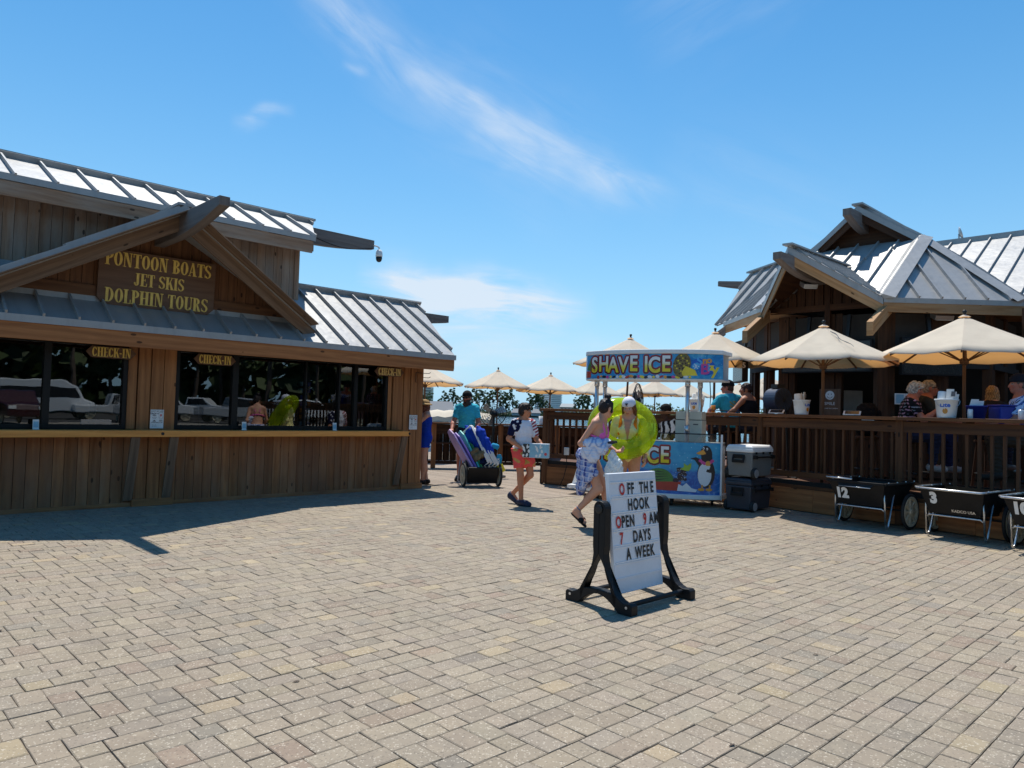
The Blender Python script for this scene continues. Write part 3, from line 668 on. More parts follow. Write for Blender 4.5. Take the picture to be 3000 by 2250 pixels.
def notice(l, label):
    t = thing('notice_sheet', label, 'notice', site(l, .048, 1.20), RZ, 'white pin-drop notices on the posts'); b = MB(); b.box(-.088, .088, -.006, 0, -.13, .13); obj('sheet', b, 'paper', t)
    b = MB(); fn = lambda ox, oy: (lambda x, y: Vector((x+ox, -.0085, y+oy)))
    put_text(b, "DON'T GET LOST", fn(0, .108), 0, size=.021, bold=.0006); put_text(b, "DROP A", fn(-.035, .075), 0, size=.03, bold=.001); put_text(b, "PIN", fn(-.035, .048), 0, size=.03, bold=.001)
    put_text(b, "GOOGLE", fn(-.035, .020), 0, size=.016); put_text(b, "MAPS", fn(-.035, .002), 0, size=.016); put_text(b, "ADVENTURES AT SEA", fn(0, -.05), 0, size=.016, bold=.0005); put_text(b, "SCAN ME", fn(-.035, -.085), 0, size=.014); put_text(b, "TO FIND US", fn(-.035, -.104), 0, size=.012)
    for i in range(4): b.box(.028, .074, -.0085, -.007, -.012-i*.007, -.009-i*.007)
    b.box(.024, .078, -.0085, -.007, .01, .014); b.box(.024, .078, -.0085, -.007, .088, .092); b.box(.024, .027, -.0085, -.007, .014, .088); b.box(.075, .078, -.0085, -.007, .014, .088)
    b.prism([Vector((-.06, -.007, -.035)), Vector((-.035, -.007, -.012)), Vector((-.01, -.007, -.035))], (0, -.002, 0)); obj('print', b, 'ink_grey', t)
    b = MB(); b.lathe([(.0, .0075), (.013, .0074)], 12, Vector((.051, 0, .056)), axis=(0, -1, 0)); b.prism([Vector((.040, -.0075, .052)), Vector((.062, -.0075, .052)), Vector((.051, -.0075, .028))], (0, -.001, 0)); obj('map_pin', b, 'ink_red', t)
notice(-4.60, 'white notice with a red map pin on the post between the two windows'); notice(-.20, 'white notice on the corner post at the far end of the building')
for l, lab in ((-6.05, 'small blue and white card stand on the counter at the left window'), (-3.36, 'small card stand on the counter in front of the dark mullion'), (-1.82, 'small card stand on the counter near the far end')):
    t = thing('card_stand', lab, 'card stand', site(l, .10, 1.05), RZ, 'card stands on the counter'); b = MB(); b.box(-.035, .035, -.02, .02, 0, .006); b.board((0, .008, .005), (0, .018, .125), X1*.034, Y1*.003); obj('stand', b, 'paper', t)
    b = MB(); b.board((0, .003, .03), (0, .010, .10), X1*.026, Y1*.001); obj('card', b, 'card_blue', t)
# dome camera at the end of the tower beam
t = thing('security_camera', 'white dome security camera hanging from the tip of the roof beam', 'camera', site(.02, TRV, zt(TRV)-.22), RZ)
b = MB(); b.tube([(-.02, 0, .03), (.10, 0, .03), (.155, 0, .01), (.16, 0, -.05)], .017, 8); b.lathe([(0, .0), (.05, -.01), (.068, -.06), (.072, -.13), (.066, -.15)], 16, (.16, 0, -.03)); obj('housing', b, 'white_plastic', t, smooth=True)
b = MB(); b.lathe([(.064, -.15), (.066, -.19), (.05, -.235), (.025, -.255), (0, -.26)], 16, (.16, 0, -.03)); obj('dome', b, 'tv_black', t, smooth=True)
b = MB(); b.tube([(-1.3+.16*i, -.07, -.07-.10*sin(i/8*pi)+.03*i/8) for i in range(9)], .006, 5); obj('cable', b, 'black_plastic', t)
# things seen through the glass
t = thing('sunglass_rack', 'spinning rack of blue and orange goods inside the middle window', 'display rack', site(-2.12, -.42, .92), RZ); b = MB(); b.tube([(0, 0, 0), (0, 0, 1.0)], .015); b.lathe([(.12, 0), (.12, .02)], 14); obj('stand', b, 'grey_metal', t)
for k, mm in enumerate(('card_blue', 'amber', 'blue_tub')):
    b = MB()
    for i in range(8):
        for j in range(3):
            if (i*3+j+i//2) % 3 == k: b.box(-.10+j*.07, -.045+j*.07, -.05, .03, .08+i*.11, .15+i*.11)
    obj('goods', b, mm, t)
# ---------------------------------------------------------------- raised deck with its railing
FL, RH = .45, 1.53
KA, KB, KC = Vector((.72, 15.03, 0)), Vector((4.20, 12.36, 0)), Vector((8.15, 6.58, 0))
RAIL = [Vector((.98, 17.4, 0)), KA, KB, KC]
b = MB(); b.prism([p+Z*(FL-.04) for p in (KA, KB, KC, Vector((30, 12, 0)), Vector((30, 40, 0)), Vector((5, 30, 0)), Vector((.98, 17.4, 0)))], (0, 0, -.05)); 
o = obj('raised_deck', b, 'rail_wood'); o['kind'] = 'structure'
DK = tag(bpy.data.objects.new('deck_railing', None), 'brown timber railing with balusters, wide cap and skirt boards along the raised bar deck', 'railing'); COL.objects.link(DK); DK.location = (0, 0, 0)
cap, post_b, bal, rails, skirt = MB(), MB(), MB(), MB(), MB()
post_pts = []
rr = random.Random(11)
for a, c in ((RAIL[0], KA), (KA, KB), (KB, KC)):
    d = (c-a).normalized(); nrm = Vector((d.y, -d.x, 0)); L = (c-a).length        # nrm points to the plaza side
    if nrm.dot(Vector((0, 0, 0))-a) < 0: nrm = -nrm
    main = a is not RAIL[0]
    top = RH
    n = max(1, int(round(L/2.05)))
    for i in range(n): cap.board(a+d*(L*i/n-.0)+Z*(top-.025)+nrm*.0, a+d*(L*(i+1)/n-.004)+Z*(top-.025), nrm*.135, Z*.025)
    for i in range(n+(0 if main and c is KB else 1)):
        p = a+d*(L*i/n); post_pts.append((p, d, nrm))
    for i in range(n):
        s0, s1 = a+d*(L*i/n+.05), a+d*(L*(i+1)/n-.05)
        rails.board(s0+Z*(top-.14)+nrm*.025, s1+Z*(top-.14)+nrm*.025, Z*.075, nrm*.018); rails.board(s0+Z*(FL+.13)-nrm*.0, s1+Z*(FL+.13), Z*.045, nrm*.02)
        m_ = int((s1-s0).length/.142)
        for k in range(m_):
            p = s0+(s1-s0)*((k+.5)/m_); bal.board(p+Z*(FL+.10)+nrm*-.005, p+Z*(top-.10)-nrm*.005, d*.018, nrm*.018)
        k = s0-d*.05
        while (k-a).dot(d) < L*(i+1)/n-.02:
            wd = min(rr.uniform(.55, 1.1), L*(i+1)/n-(k-a).dot(d)); skirt.board(k+Z*.185+nrm*.01, k+d*(wd-.004)+Z*.185+nrm*.01, Z*.17, nrm*.016); k = k+d*wd
        skirt.board(s0-d*.05+Z*.43-nrm*.03, s1+d*.05+Z*.43-nrm*.03, Z*.05, nrm*.016, 1)
        skirt.board(s0-d*.05+Z*.2-nrm*.09, s1+d*.05+Z*.2-nrm*.09, Z*.19, nrm*.01, 1)
for p, d, nrm in post_pts: post_b.board(p+Z*.02+nrm*-.0, p+Z*(RH-.05), d*.052, nrm*.052)
obj('cap', cap, 'rail_cap_wood', DK, bevel=.006); obj('rail', rails, 'rail_wood', DK); obj('skirt', skirt, ['skirt_wood', 'black_gap'], DK)
# each post and each baluster seen is a part of its own
def split_boards(mb_, name, mat, parent):
    nb = len(mb_.v)//8
    for i in range(nb):
        m2 = MB(); m2.v = mb_.v[i*8:i*8+8]; m2.f = [[x-i*8 for x in f] for f in mb_.f[i*6:i*6+6]]; m2.m = mb_.m[i*6:i*6+6]; m2.uv = mb_.uv[i*6:i*6+6]; m2.tone = mb_.tone[i*6:i*6+6]
        obj(name, m2, mat, parent)
split_boards(post_b, 'post', 'rail_wood', DK); split_boards(bal, 'baluster', 'rail_wood', DK)

# low railing with a wide counter top at the edge of the boardwalk
QR = tag(bpy.data.objects.new('boardwalk_railing', None), 'dark low railing with a flat counter top at the water edge of the boardwalk', 'railing'); COL.objects.link(QR)
cap, posts, bal, rails = MB(), MB(), MB(), MB()
def low_rail(a, c, h, solid=0):
    d = (c-a).normalized(); nrm = Vector((d.y, -d.x, 0)); L = (c-a).length; n = max(1, int(round(L/1.9)))
    cap.board(a+Z*(h-.02), c+Z*(h-.02), nrm*.16, Z*.02)
    for i in range(n+1): posts.board(a+d*(L*i/n)+Z*0, a+d*(L*i/n)+Z*(h-.04), d*.06, nrm*.06)
    for i in range(n):
        s0, s1 = a+d*(L*i/n+.06), a+d*(L*(i+1)/n-.06); rails.board(s0+Z*(h-.17), s1+Z*(h-.17), Z*.12, nrm*.02); rails.board(s0+Z*.14, s1+Z*.14, Z*.04, nrm*.02)
        rails.board(s0+Z*.62+nrm*.05, s1+Z*.62+nrm*.05, nrm*.13, Z*.02)
        if solid == 2 or i == n-1:
            for k in range(9): pp = s0+(s1-s0)*((k+.5)/9); rails.board(pp+Z*.18-nrm*.1, pp+Z*(h-.2)-nrm*.1, d*(s1-s0).length/18.4, nrm*.012)
        m_ = int((s1-s0).length/.15)
        for k in range(m_):
            p = s0+(s1-s0)*((k+.5)/m_); bal.board(p+Z*.12, p+Z*(h-.1), d*.016, nrm*.016)
low_rail(Vector((-5.2, 17.9, 0)), Vector((-.25, 18.5, 0)), 1.13, 1); low_rail(Vector((-.25, 18.5, 0)), Vector((2.6, 18.9, 0)), 1.13, 2)
obj('counter_top', cap, 'rail_cap_wood', QR); obj('rail', rails, 'bar_wood', QR)
split_boards(posts, 'post', 'skirt_wood', QR); split_boards(bal, 'baluster', 'bar_wood', QR)

# ---------------------------------------------------------------- bar pavilion: eight-sided hipped roof with a porch gable and a gablet on the ridge
BB = thing('bar_pavilion', 'eight-sided timber bar pavilion with grey standing-seam hip roof and stacked gables', 'building', (7.8, 15.85, 0))
O = Vector((7.8, 15.85, 0))
def bb(x, y, z): return Vector((x, y, z))-O
EZ = 3.66
C0, C1, C2, C3 = bb(4.89, 17.08, EZ), bb(4.92, 14.60, EZ), bb(6.54, 13.0, EZ), bb(9.02, 13.0, EZ)
C4 = bb(10.75, 14.7, EZ); TL, TR = bb(6.51, 16.25, 5.15), bb(8.12, 14.62, 5.16)
b = MB()
dA = (C2-C1).normalized(); dB = X1; dC = (C4-C3).normalized(); nA = -U
RBv = bb(6.64, 14.68, 4.53); roof(b, [C1, RBv, TL], dA, .41, .22); roof(b, [C2, TR, RBv], dA, .41, .22); roof(b, [RBv, TR, TL], dA, .41, .22); roof(b, [C2, C3, TR], dB, .405, .20); QL = bb(5.85, 18.3, 5.05); C0b = bb(4.88, 17.7, EZ); roof(b, [C0b, C1, TL], Y1, .41, .2); roof(b, [C0b, TL, QL], Y1, .41, .2); strip(b, TL+Z*.02, QL+Z*.03, X1*.08, Z*.02)
TRb, TLb = TR+U*6, TL+U*6
roof(b, [C3, C3+U*6, TRb, TR], U, .42, .2); roof(b, [C0, C0+U*6, TLb, TL], U, .42, .2)
for a, c in ((C2, TR), (C1, TL), (C3, TR)):                                     # hip caps
    d = (c-a).normalized(); s = d.cross(Z).normalized(); up = s.cross(d)
    if up.z < 0: up = -up
    b.prism([a+up*.012+s*.20-Z*.03, a+up*.07, a+up*.012-s*.20-Z*.03], c-a)
for a, c in ((C2, C3), (C0, C1), (C3, C4)):                              # eave flashing
    d = (c-a).normalized(); s = d.cross(Z)
    if s.dot(a) < 0: s = -s
    strip(b, a+s*.012-Z*.045, c+s*.012-Z*.045, Z*.045, s*.008)
# porch gable over face A
PM = (C1+C2)/2; hw = (C2-C1).length/2; PK = bb(4.80, 12.90, 4.50); RB = bb(6.64, 14.68, 4.52); gv = -U
for ft in (C1, C2):
    ft2 = ft+Z*.015+(PM-ft)*.01; roof(b, [PK, ft2, RB], U, .19, .05, .03, .035)
    strip(b, PK-Z*.07+(-U)*.012, ft-Z*.07-U*.012, Z*.055, U*.011)
strip(b, PK+Z*.035-U*.04, RB+Z*.03, dA*.09, Z*.016)
# gablet
GP2 = (TL+TR)/2+Z*.79-U*.30; GB = GP2+U*7
for ft in (TL, TR):
    f2 = ft-U*.02; roof(b, [GP2, f2, f2+U*7, GB], U, .42, .3)
    strip(b, GP2-Z*.075-U*.012, f2-Z*.075-U*.012, Z*.06, U*.011)
strip(b, GP2+Z*.035-U*.03, GB+Z*.035, dA*.11, Z*.018)
# cross wing behind: its slope faces the plaza
w0 = bb(10.55, 19.5, 6.12); w1 = w0+V*9; lo = -U*3.4-Z*2.0
roof(b, [w0+lo, w1+lo, w1, w0], V, .43, .1); roof(b, [w0+U*3-Z*1.8, w1+U*3-Z*1.8, w1, w0], V, .43, .1)
strip(b, w0+Z*.035, w1+Z*.035, U*.13, Z*.02); strip(b, w0-U*.12-Z*.035, w1-U*.12-Z*.035, Vector((0, 0, .05)), U*.008)
obj('roof', b, 'roof_metal', BB)
b = MB(); b.prism([TL-Z*.03+U*.1, TR-Z*.03+U*.1, GP2-Z*.12+U*.4], U*.03); b.prism([C1-Z*.1+U*.45, C2-Z*.1+U*.45, (C1+C2)/2+Z*.86+U*.45], U*.03)
for i in range(13):
    t_ = (i+.5)/13; p = C1+(C2-C1)*t_; h = (1-abs(t_-.5)*2)*.86
    b.board(p-Z*.1+U*.42, p+Z*max(h-.05, .0)+U*.42, dA*.075, U*.012)
b.board(C1-Z*.05+U*.40, C2-Z*.05+U*.40, Z*.06, U*.02); b.board((C1+C2)/2-Z*.6+U*.40, (C1+C2)/2+Z*.8+U*.40, dA*.05, U*.03)
obj('gable_wall', b, 'bar_wood', BB)
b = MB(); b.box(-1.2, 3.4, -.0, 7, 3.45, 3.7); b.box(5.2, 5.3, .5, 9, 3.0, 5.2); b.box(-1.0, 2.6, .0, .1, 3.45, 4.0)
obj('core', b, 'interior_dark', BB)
b = MB()
for a, c in ((C2, C3), (C0, C1), (C3, C4)):
    d = (c-a).normalized(); s = d.cross(Z)
    if s.dot(a) < 0: s = -s
    b.board(a-Z*.175-s*.01, c-Z*.175-s*.01, Z*.085, s*.022)
    b.poly([a-Z*.1-s*.02, c-Z*.1-s*.02, c-Z*.08-s*1.15-d*.45, a-Z*.08-s*1.15+d*.45], 0)
obj('fascia', b, 'tail_wood', BB, bevel=.004)
b = MB()
for ft in (C1, C2): b.board(PK-Z*.215+U*.03, ft-Z*.215+U*.03, Z*.09, U*.022)
obj('verge_board', b, 'tail_wood', BB, bevel=.004)
b = MB()
for ft in (TL, TR): b.board(GP2-Z*.215+U*.03, ft-Z*.2+U*.03, Z*.085, U*.022)
obj('verge_board', b, 'bar_wood', BB, bevel=.004)
b = MB()
for ft in (TL, TR): b.poly([GP2-Z*.06+U*.02, ft-Z*.06, ft-Z*.06+U*.5, GP2-Z*.06+U*.6])
for ft in (C1, C2): b.poly([PK-Z*.06+U*.02, ft-Z*.06, ft-Z*.02+U*.45, PK-Z*.06+U*1.6])
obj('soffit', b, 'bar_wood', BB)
b = MB(); beam(b, PK-Z*.17+U*1.4, PK-Z*.17-U*.42, .075, .16, .6); obj('ridge_beam', b, 'beam_wood', BB, bevel=.006)
b = MB(); beam(b, GP2-Z*.17+U*1.0, GP2-Z*.17-U*.55, .085, .18, .6); obj('ridge_beam', b, 'beam_wood', BB, bevel=.006)
b = MB(); beam(b, bb(6.45, 18.25, 4.86), bb(5.10, 18.4, 4.86), .045, .10, .4); obj('ridge_beam', b, 'beam_wood', BB, bevel=.006)
for c_, k in ((C1, 1.05), (C2, 1.0)):                                                     # rafter tails that reach down past the eave
    b = MB(); p = c_-Z*.14+U*.25; e_ = c_-U*.62*k-Z*.62*k; b.board(p, e_, dA*.055, (Z*.12+U*.0)); obj('rafter_tail', b, 'tail_wood', BB, bevel=.005)
b = MB(); b.board(C0-Z*.2+Y1*-.1, C0-Z*.62+Vector((-.52, .1, 0)), Y1*.055, Z*.11); obj('rafter_tail', b, 'beam_wood', BB, bevel=.005)
# walls: posts, head beam, half wall, openings between
In = [C0*.78, C1*.80, C2*.80, C3*.80, C4*.80]
In = [Vector((p.x, p.y, 0)) for p in In]
b, hb, hwall = MB(), MB(), MB()
def wpost(p, d): 
    m2 = MB(); s = d.cross(Z); m2.board(p+Z*FL, p+Z*3.5, d*.10, s*.08); m2.board(p+Z*FL+d*.17, p+Z*3.5+d*.17, d*.06, s*.06); obj('post', m2, 'bar_wood', BB, bevel=.004)
for a, c in zip(In, In[1:]):
    d = (c-a).normalized(); s = d.cross(Z); L = (c-a).length
    if s.dot(a) < 0: s = -s
    hb.board(a+Z*3.0, c+Z*3.0, Z*.46, s*.05); hb.board(a+Z*2.52+s*.02, c+Z*2.52+s*.02, Z*.05, s*.08)
    n = int(L/.14)
    for i in range(n): hwall.board(a+d*((i+.5)*L/n)+Z*FL, a+d*((i+.5)*L/n)+Z*1.5, d*(L/n/2-.003), s*.012)
    hwall.board(a+Z*1.53+s*.1, c+Z*1.53+s*.1, s*.2, Z*.025)
    wpost(a, d)
    if L > 1.6: wpost(a+d*L*.5, d)
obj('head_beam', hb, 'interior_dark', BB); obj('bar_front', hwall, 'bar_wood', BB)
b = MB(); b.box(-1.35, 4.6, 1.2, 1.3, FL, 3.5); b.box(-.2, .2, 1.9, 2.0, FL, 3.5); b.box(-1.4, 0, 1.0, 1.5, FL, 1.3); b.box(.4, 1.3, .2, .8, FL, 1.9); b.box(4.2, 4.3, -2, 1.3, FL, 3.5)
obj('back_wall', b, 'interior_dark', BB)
b = MB(); b.box(-.75, -.35, -.2, .2, FL, 2.1); b.box(-.2, .15, .2, .6, FL, 1.75); obj('fridge', b, 'grey_metal', BB)
# far-right lean-to post with a pale menu sheet
b = MB(); b.box(1.02, 1.26, -3.3, -3.1, FL, 3.5); obj('post', b, 'bar_wood', BB, bevel=.004)
# televisions hung under the eaves
def tv(a, c, z0, z1, label, s):
    a, c = Vector(a), Vector(c); d = (c-a).normalized(); n_ = d.cross(Z)
    if n_.dot(Vector((0, 0, 0))-a) < 0: n_ = -n_
    t = thing('television', label, 'television', (a+c)/2+Z*z0, 0, 'televisions under the pavilion eaves'); L = (c-a).length/2; h = z1-z0; b = MB()
    b.board(-d*L+Z*h/2, d*L+Z*h/2, Z*h/2, n_*.06, 0, .5); obj('case', b, 'black_plastic', t, bevel=.01)
    b = MB(); b.board(-d*(L-.03)+Z*h/2+n_*.0615, d*(L-.03)+Z*h/2+n_*.0615, Z*(h/2-.03), n_*.002, 0, .5); obj('screen', b, 'tv_black', t)
    b = MB(); b.board(Z*h-n_*.05, Z*(h+.5)-n_*.15, d*.03, n_*.03); obj('bracket', b, 'black_metal', t)
    return t, d, n_, L, h
A1, A2 = In[1]+O, In[2]+O
tv(A1-U*.35+dA*.12, A1-U*.35+dA*1.05, 2.35, 2.95, 'black television behind the middle parasol, left one on the porch side', 0)
tv(A2-U*.35-dA*.95, A2-U*.35-dA*.02, 2.35, 2.95, 'black television behind the middle parasol, right one on the porch side', 0)
tv(In[2]+O+Vector((.15, -.4, 0)), In[2]+O+Vector((1.25, -.4, 0)), 2.3, 2.98, 'black television between the two big parasols', 0)
t, d, n_, L, h = tv((4.92, 15.55, 0), (5.0, 16.5, 0), 2.22, 2.76, 'black television with a white 5, hung at the left corner against the sky', 0)
b = MB(); put_text(b, '5', lambda x, y: Vector((x-.055-.02, -.485+.0, y+.34)), size=.16, bold=.004); o = obj('number', b, 'paper', t)
# floodlights and smaller fittings on the pavilion
def flood(p, label, w=.34, tilt=.5):
    t = thing('floodlight', label, 'floodlight', p, 0, 'floodlights on the pavilion'); b = MB(); b.board((-w/2, 0, 0), (w/2, 0, 0), Vector((0, .11, .05)), Vector((0, -.02, .04))); obj('housing', b, 'grey_metal', t, bevel=.008)
    b = MB(); b.board((-w/2+.02, -.012, -.045), (w/2-.02, -.012, -.045), Vector((0, .095, .045)), Vector((0, -.002, .003))); obj('lens', b, 'paper', t); b = MB(); b.board((0, .05, .03), (0, .12, .2), X1*.02, Y1*.02); obj('bracket', b, 'grey_metal', t)
flood((7.83, 13.45, 3.42), 'pale floodlight under the right eave above the near parasol'); flood((5.55, 13.85, 4.0), 'grey floodlight under the porch gable peak', .26)
t = thing('light_strip', 'thin white light strip under the eave between the parasols', 'light', (7.0, 14.0, 2.98)); b = MB(); b.box(-.32, .32, -.03, .03, 0, .02); obj('diffuser', b, 'paper', t); b = MB(); b.box(-.34, .34, -.04, .04, .02, .07); obj('housing', b, 'white_paint', t)
t = thing('menu_board', 'pale menu sheet on the post at the right edge of the picture', 'menu', (9.02, 12.60, 1.95)); b = MB(); b.box(-.16, .16, -.012, 0, 0, .45); obj('sheet', b, 'paper', t, bevel=.003); b = MB(); [b.box(-.12, .12-(i % 3)*.05, -.0135, -.0115, .06+i*.045, .075+i*.045) for i in range(8)]; obj('print', b, 'ink_grey', t)
t = thing('smile_plaque', 'brown wooden plaque with a white smiley face on a bar post', 'plaque', A1+(A2-A1)*.54-U*.18+Z*1.55, RZ-pi/2)
b = MB(); b.box(-.20, .20, -.02, 0, 0, .5); obj('board', b, 'sign_wood', t, bevel=.004)
b = MB(); b.lathe([(.0, .0215), (.085, .0214), (.085, .02)], 20, (0, 0, .38), axis=(0, -1, 0), mi=0); put_text(b, 'SMILE', lambda x, y: Vector((x, -.0225, y+.22)), size=.08); put_text(b, 'YOU ARE ON CAMERA', lambda x, y: Vector((x, -.0225, y+.13)), size=.03); obj('print', b, 'paper', t)
b = MB(); [b.lathe([(0, .0230), (.011, .0229)], 8, (sx*.03, 0, .40), axis=(0, -1, 0)) for sx in (-1, 1)]; b.tube([(.05*cos(a), -.0225, .375+.05*sin(a)) for a in [radians(200+i*14) for i in range(11)]], .005, 5); obj('face', b, 'ink_grey', t)
t = thing('beach_photo', 'white framed blue picture on the bar wall beside the black backpack', 'picture', (7.13, 13.40, 1.78)); b = MB(); b.box(-.17, .17, -.015, 0, 0, .20); obj('frame', b, 'paper', t); b = MB(); b.box(-.15, -.01, -.017, -.014, .02, .18); b.lathe([(0, .0175), (.07, .0174)], 16, (.07, 0, .10), axis=(0, -1, 0)); obj('print', b, 'card_blue', t)
t = thing('satellite_dish', 'small grey satellite dish on the far roof ridge', 'dish', Vector((11.35, 18.75, 6.13))); b = MB(); b.lathe([(0, .0), (.10, .02), (.17, .05), (.17, .045), (.10, .015), (0, -.006)], 18, (0, 0, .20), axis=(.75, -.35, .25)); obj('reflector', b, 'grey_metal', t, smooth=True); b = MB(); b.tube([(0, 0, -.05), (0, 0, .2)], .02); obj('mast', b, 'grey_metal', t)

# ---------------------------------------------------------------- parasols
def make_parasol(r=1.25, apex=3.1, drop=.62, pole_z=0.0, rot=0.0):
    t = thing('cafe_parasol', '', 'parasol', (0, 0, 0), 0, 'cream parasols on the deck'); rz_ = random.Random(int(r*1000))
    b = MB(); n = 8; rows = 7; pw = 6
    for p_ in range(n):                                                             # eight sewn panels, each its own piece of cloth
        V_, Fc, idx = [], [], {}; ph = rz_.uniform(0, 6)
        for i in range(rows+1):
            f = max(i/rows, .03)
            for k in range(pw+1):
                u_ = k/pw*2-1; a0, a1 = 2*pi*p_/n+rot, 2*pi*(p_+1)/n+rot; t_ = k/pw
                x = r*f*(cos(a0)*(1-t_)+cos(a1)*t_); y = r*f*(sin(a0)*(1-t_)+sin(a1)*t_); e = 1-u_*u_
                sag = .022*f*e*(1+.5*(i == rows)); wr = .007*f*e*sin(k*2.1+i*1.3+ph)+.004*f*e*sin(i*3.1+ph*2)
                idx[i, k] = len(V_); V_.append((x, y, apex-drop*(f**.95)-sag+wr))
        for i in range(rows):
            for k in range(pw): Fc.append([idx[i, k], idx[i+1, k], idx[i+1, k+1], idx[i, k+1]])
        nb = len(V_)
        for k in range(pw+1): x, y, z = V_[idx[rows, k]]; V_.append((x*.998, y*.998, z-.016))
        for k in range(pw): Fc.append([idx[rows, k], nb+k, nb+k+1, idx[rows, k+1]])
        b.add(V_, Fc)
    obj('canopy', b, 'canopy_cream', t, smooth=True)
    # vent cap
    b = MB(); V2 = [(0, 0, apex+.03)]; V2 += [(.085*cos(2*pi*k/8+rot), .085*sin(2*pi*k/8+rot), apex-.018) for k in range(8)]; b.add(V2, [[0, 1+k, 1+(k+1) % 8] for k in range(8)]); obj('vent_cap', b, 'canopy_cream', t)
    b = MB(); b.lathe([(.0, .072), (.022, .066), (.030, .045), (.022, .02), (.016, .0)], 10, (0, 0, apex+.02)); obj('finial', b, 'black_metal', t, smooth=True)
    b = MB(); b.tube([(0, 0, pole_z), (0, 0, apex-.03)], .024, 10); obj('pole', b, 'pole_wood', t, smooth=True)
    b = MB(); zz = apex-drop-.12; b.lathe([(.05, 0), (.062, .02), (.062, .07), (.04, .09)], 10, (0, 0, zz)); b.lathe([(.05, 0), (.05, .06)], 10, (0, 0, apex-.13)); obj('hub', b, 'pole_wood', t)
    for k in range(8):
        a = 2*pi*k/8+rot; d = Vector((cos(a), sin(a), 0)); s = Vector((-sin(a), cos(a), 0))
        p0 = d*.04+Z*(apex-.09); p1 = d*(r*.985)+Z*(apex-drop-.035); mid = p0+(p1-p0)*.5
        b = MB(); b.board(p0, p1, s*.010, Z*.013); rb = obj('rib', b, 'pole_wood', t)
        b = MB(); b.board(d*.05+Z*(zz+.05), mid-Z*.01, s*.007, Z*.009); obj('strut', b, 'pole_wood', rb)
    return t
def put_parasol(src, x, y, label, pole_z=None, apex=None, first=False, rz=0.0, sc=1.0):
    if first: src.location = (x, y, 0); src['label'] = label; src.rotation_euler = (0, 0, rz); return src
    c = copy_tree(src, (x, y, 0), rz, label, sc); c.rotation_euler = (radians(sin(x*3.1)*1.6), radians(cos(y*2.3)*1.8), rz); return c
pa = make_parasol(1.28, 3.06, .60, FL, radians(12))
put_parasol(pa, 6.69, 10.9, 'near cream parasol at the right, over the grey-haired woman and the white bucket', first=True)
pb = make_parasol(1.17, 2.97, .58, FL, radians(40)); put_parasol(pb, 4.98, 11.80, 'cream parasol with a crooked dark stain, in front of the porch gable', first=True)
b = MB(); b.tube([(-.02+.10*f+.03*sin(f*9), -(.30+.55*f), 2.97-.58*((.30+.55*f)/1.17)**.94+.035-.012*f) for f in [i/7 for i in range(8)]], [.006, .009, .005, .008, .004, .007, .004, .003], 6); obj('stain', b, 'ink_grey', pb)
pc = make_parasol(1.26, 3.22, .64, FL, radians(8)); put_parasol(pc, 4.2, 15.3, 'cream parasol rising behind the right end of the shave ice canopy', first=True)
put_parasol(pc, 2.5, 16.5, 'cream parasol rising behind the left end of the shave ice canopy', rz=.5, sc=(1, 1, .985))
pd = make_parasol(1.14, 2.78, .56, 0, radians(20))
put_parasol(pd, -.46, 24, 'cream parasol on the boardwalk right behind the man with the cart', first=True)
put_parasol(pd, 1.24, 24.2, 'cream parasol behind the boy and the timber rail', rz=.4, sc=(1, 1, .965)); put_parasol(pd, -2.50, 21.2, 'cream parasol partly hidden by the far corner of the check-in building', rz=.2, sc=(1.02, 1.02, .985))
for x, y, s, lab in ((3.15, 28.5, 1.0, 'distant cream parasol beside the left post of the shave ice cart'), (5.2, 31, 1.03, 'distant cream parasol in the middle under the shave ice canopy'), (5.85, 30.4, 1.05, 'distant cream parasol right of the black fan under the canopy'), (8.1, 34, 1.07, 'distant cream parasol behind the white bucket on the shave ice side'),
        (9.6, 31.5, 1.05, 'distant cream parasol between the right canopy post and the man in a black cap'), (10.5, 30, 1.16, 'distant cream parasol seen behind the two guests at the rail'), (12.9, 35.5, 1.17, 'distant cream parasol seen through the bar opening'), (9.3, 27, 1.0, 'low cream parasol behind the woman in the black tank top')):
    put_parasol(pd, x, y, lab, rz=x, sc=(1, 1, s))
# ---------------------------------------------------------------- swinging message sign (x along the board, -y towards the reader)
t = thing('message_sign', 'white letter board in a black rocking frame standing on the open pavers', 'sign', (.985, 5.86, 0), RZ)
def sgn_board(x, y, z): return Vector((x, y, z))
tilt = radians(6.5); pz = .72
def bp(x, zz, off=0):          # point on the board face: zz measured up from the pivot
    return Vector((x, -.02*0-zz*-sin(tilt)*1.0-off*cos(tilt), pz+zz*cos(tilt)-off*sin(tilt)*0))
b = MB(); wB, zb, zt_ = .305, -.62, .275
b.prism([bp(-wB, zb, .018), bp(wB, zb, .018), bp(wB, zt_, .018), bp(-wB, zt_, .018)], Vector((0, .036, 0)))
obj('panel', b, 'sign_white', t, bevel=.004)
b = MB(); rows = [.157, .033, -.091, -.215, -.339, -.463, -.565]
for i, z in enumerate(rows):
    for dz in (.050, -.058):
        b.board(bp(-wB+.01, z+dz, .0205), bp(wB-.01, z+dz, .0205), Z*.0045, Y1*.0028)
obj('letter_track', b, 'sign_white', t)
def word(mb_, s, xc, z, h=.088, xs=.68, mi=0): put_text(mb_, s, lambda x, y: bp(x+xc, y+z-.01, .0245), size=h*1.38, bold=.0036, xs=xs, space=1.22)
b = MB(); word(b, 'FF', -.045, .157); word(b, 'TH', .130, .157); word(b, 'E', .238, .157); word(b, 'HOOK', .045, .033); word(b, 'PEN', -.105, -.091); word(b, 'AM', .238, -.091); word(b, 'DAYS', .060, -.215); word(b, 'A', -.125, -.339); word(b, 'WEEK', .085, -.339)
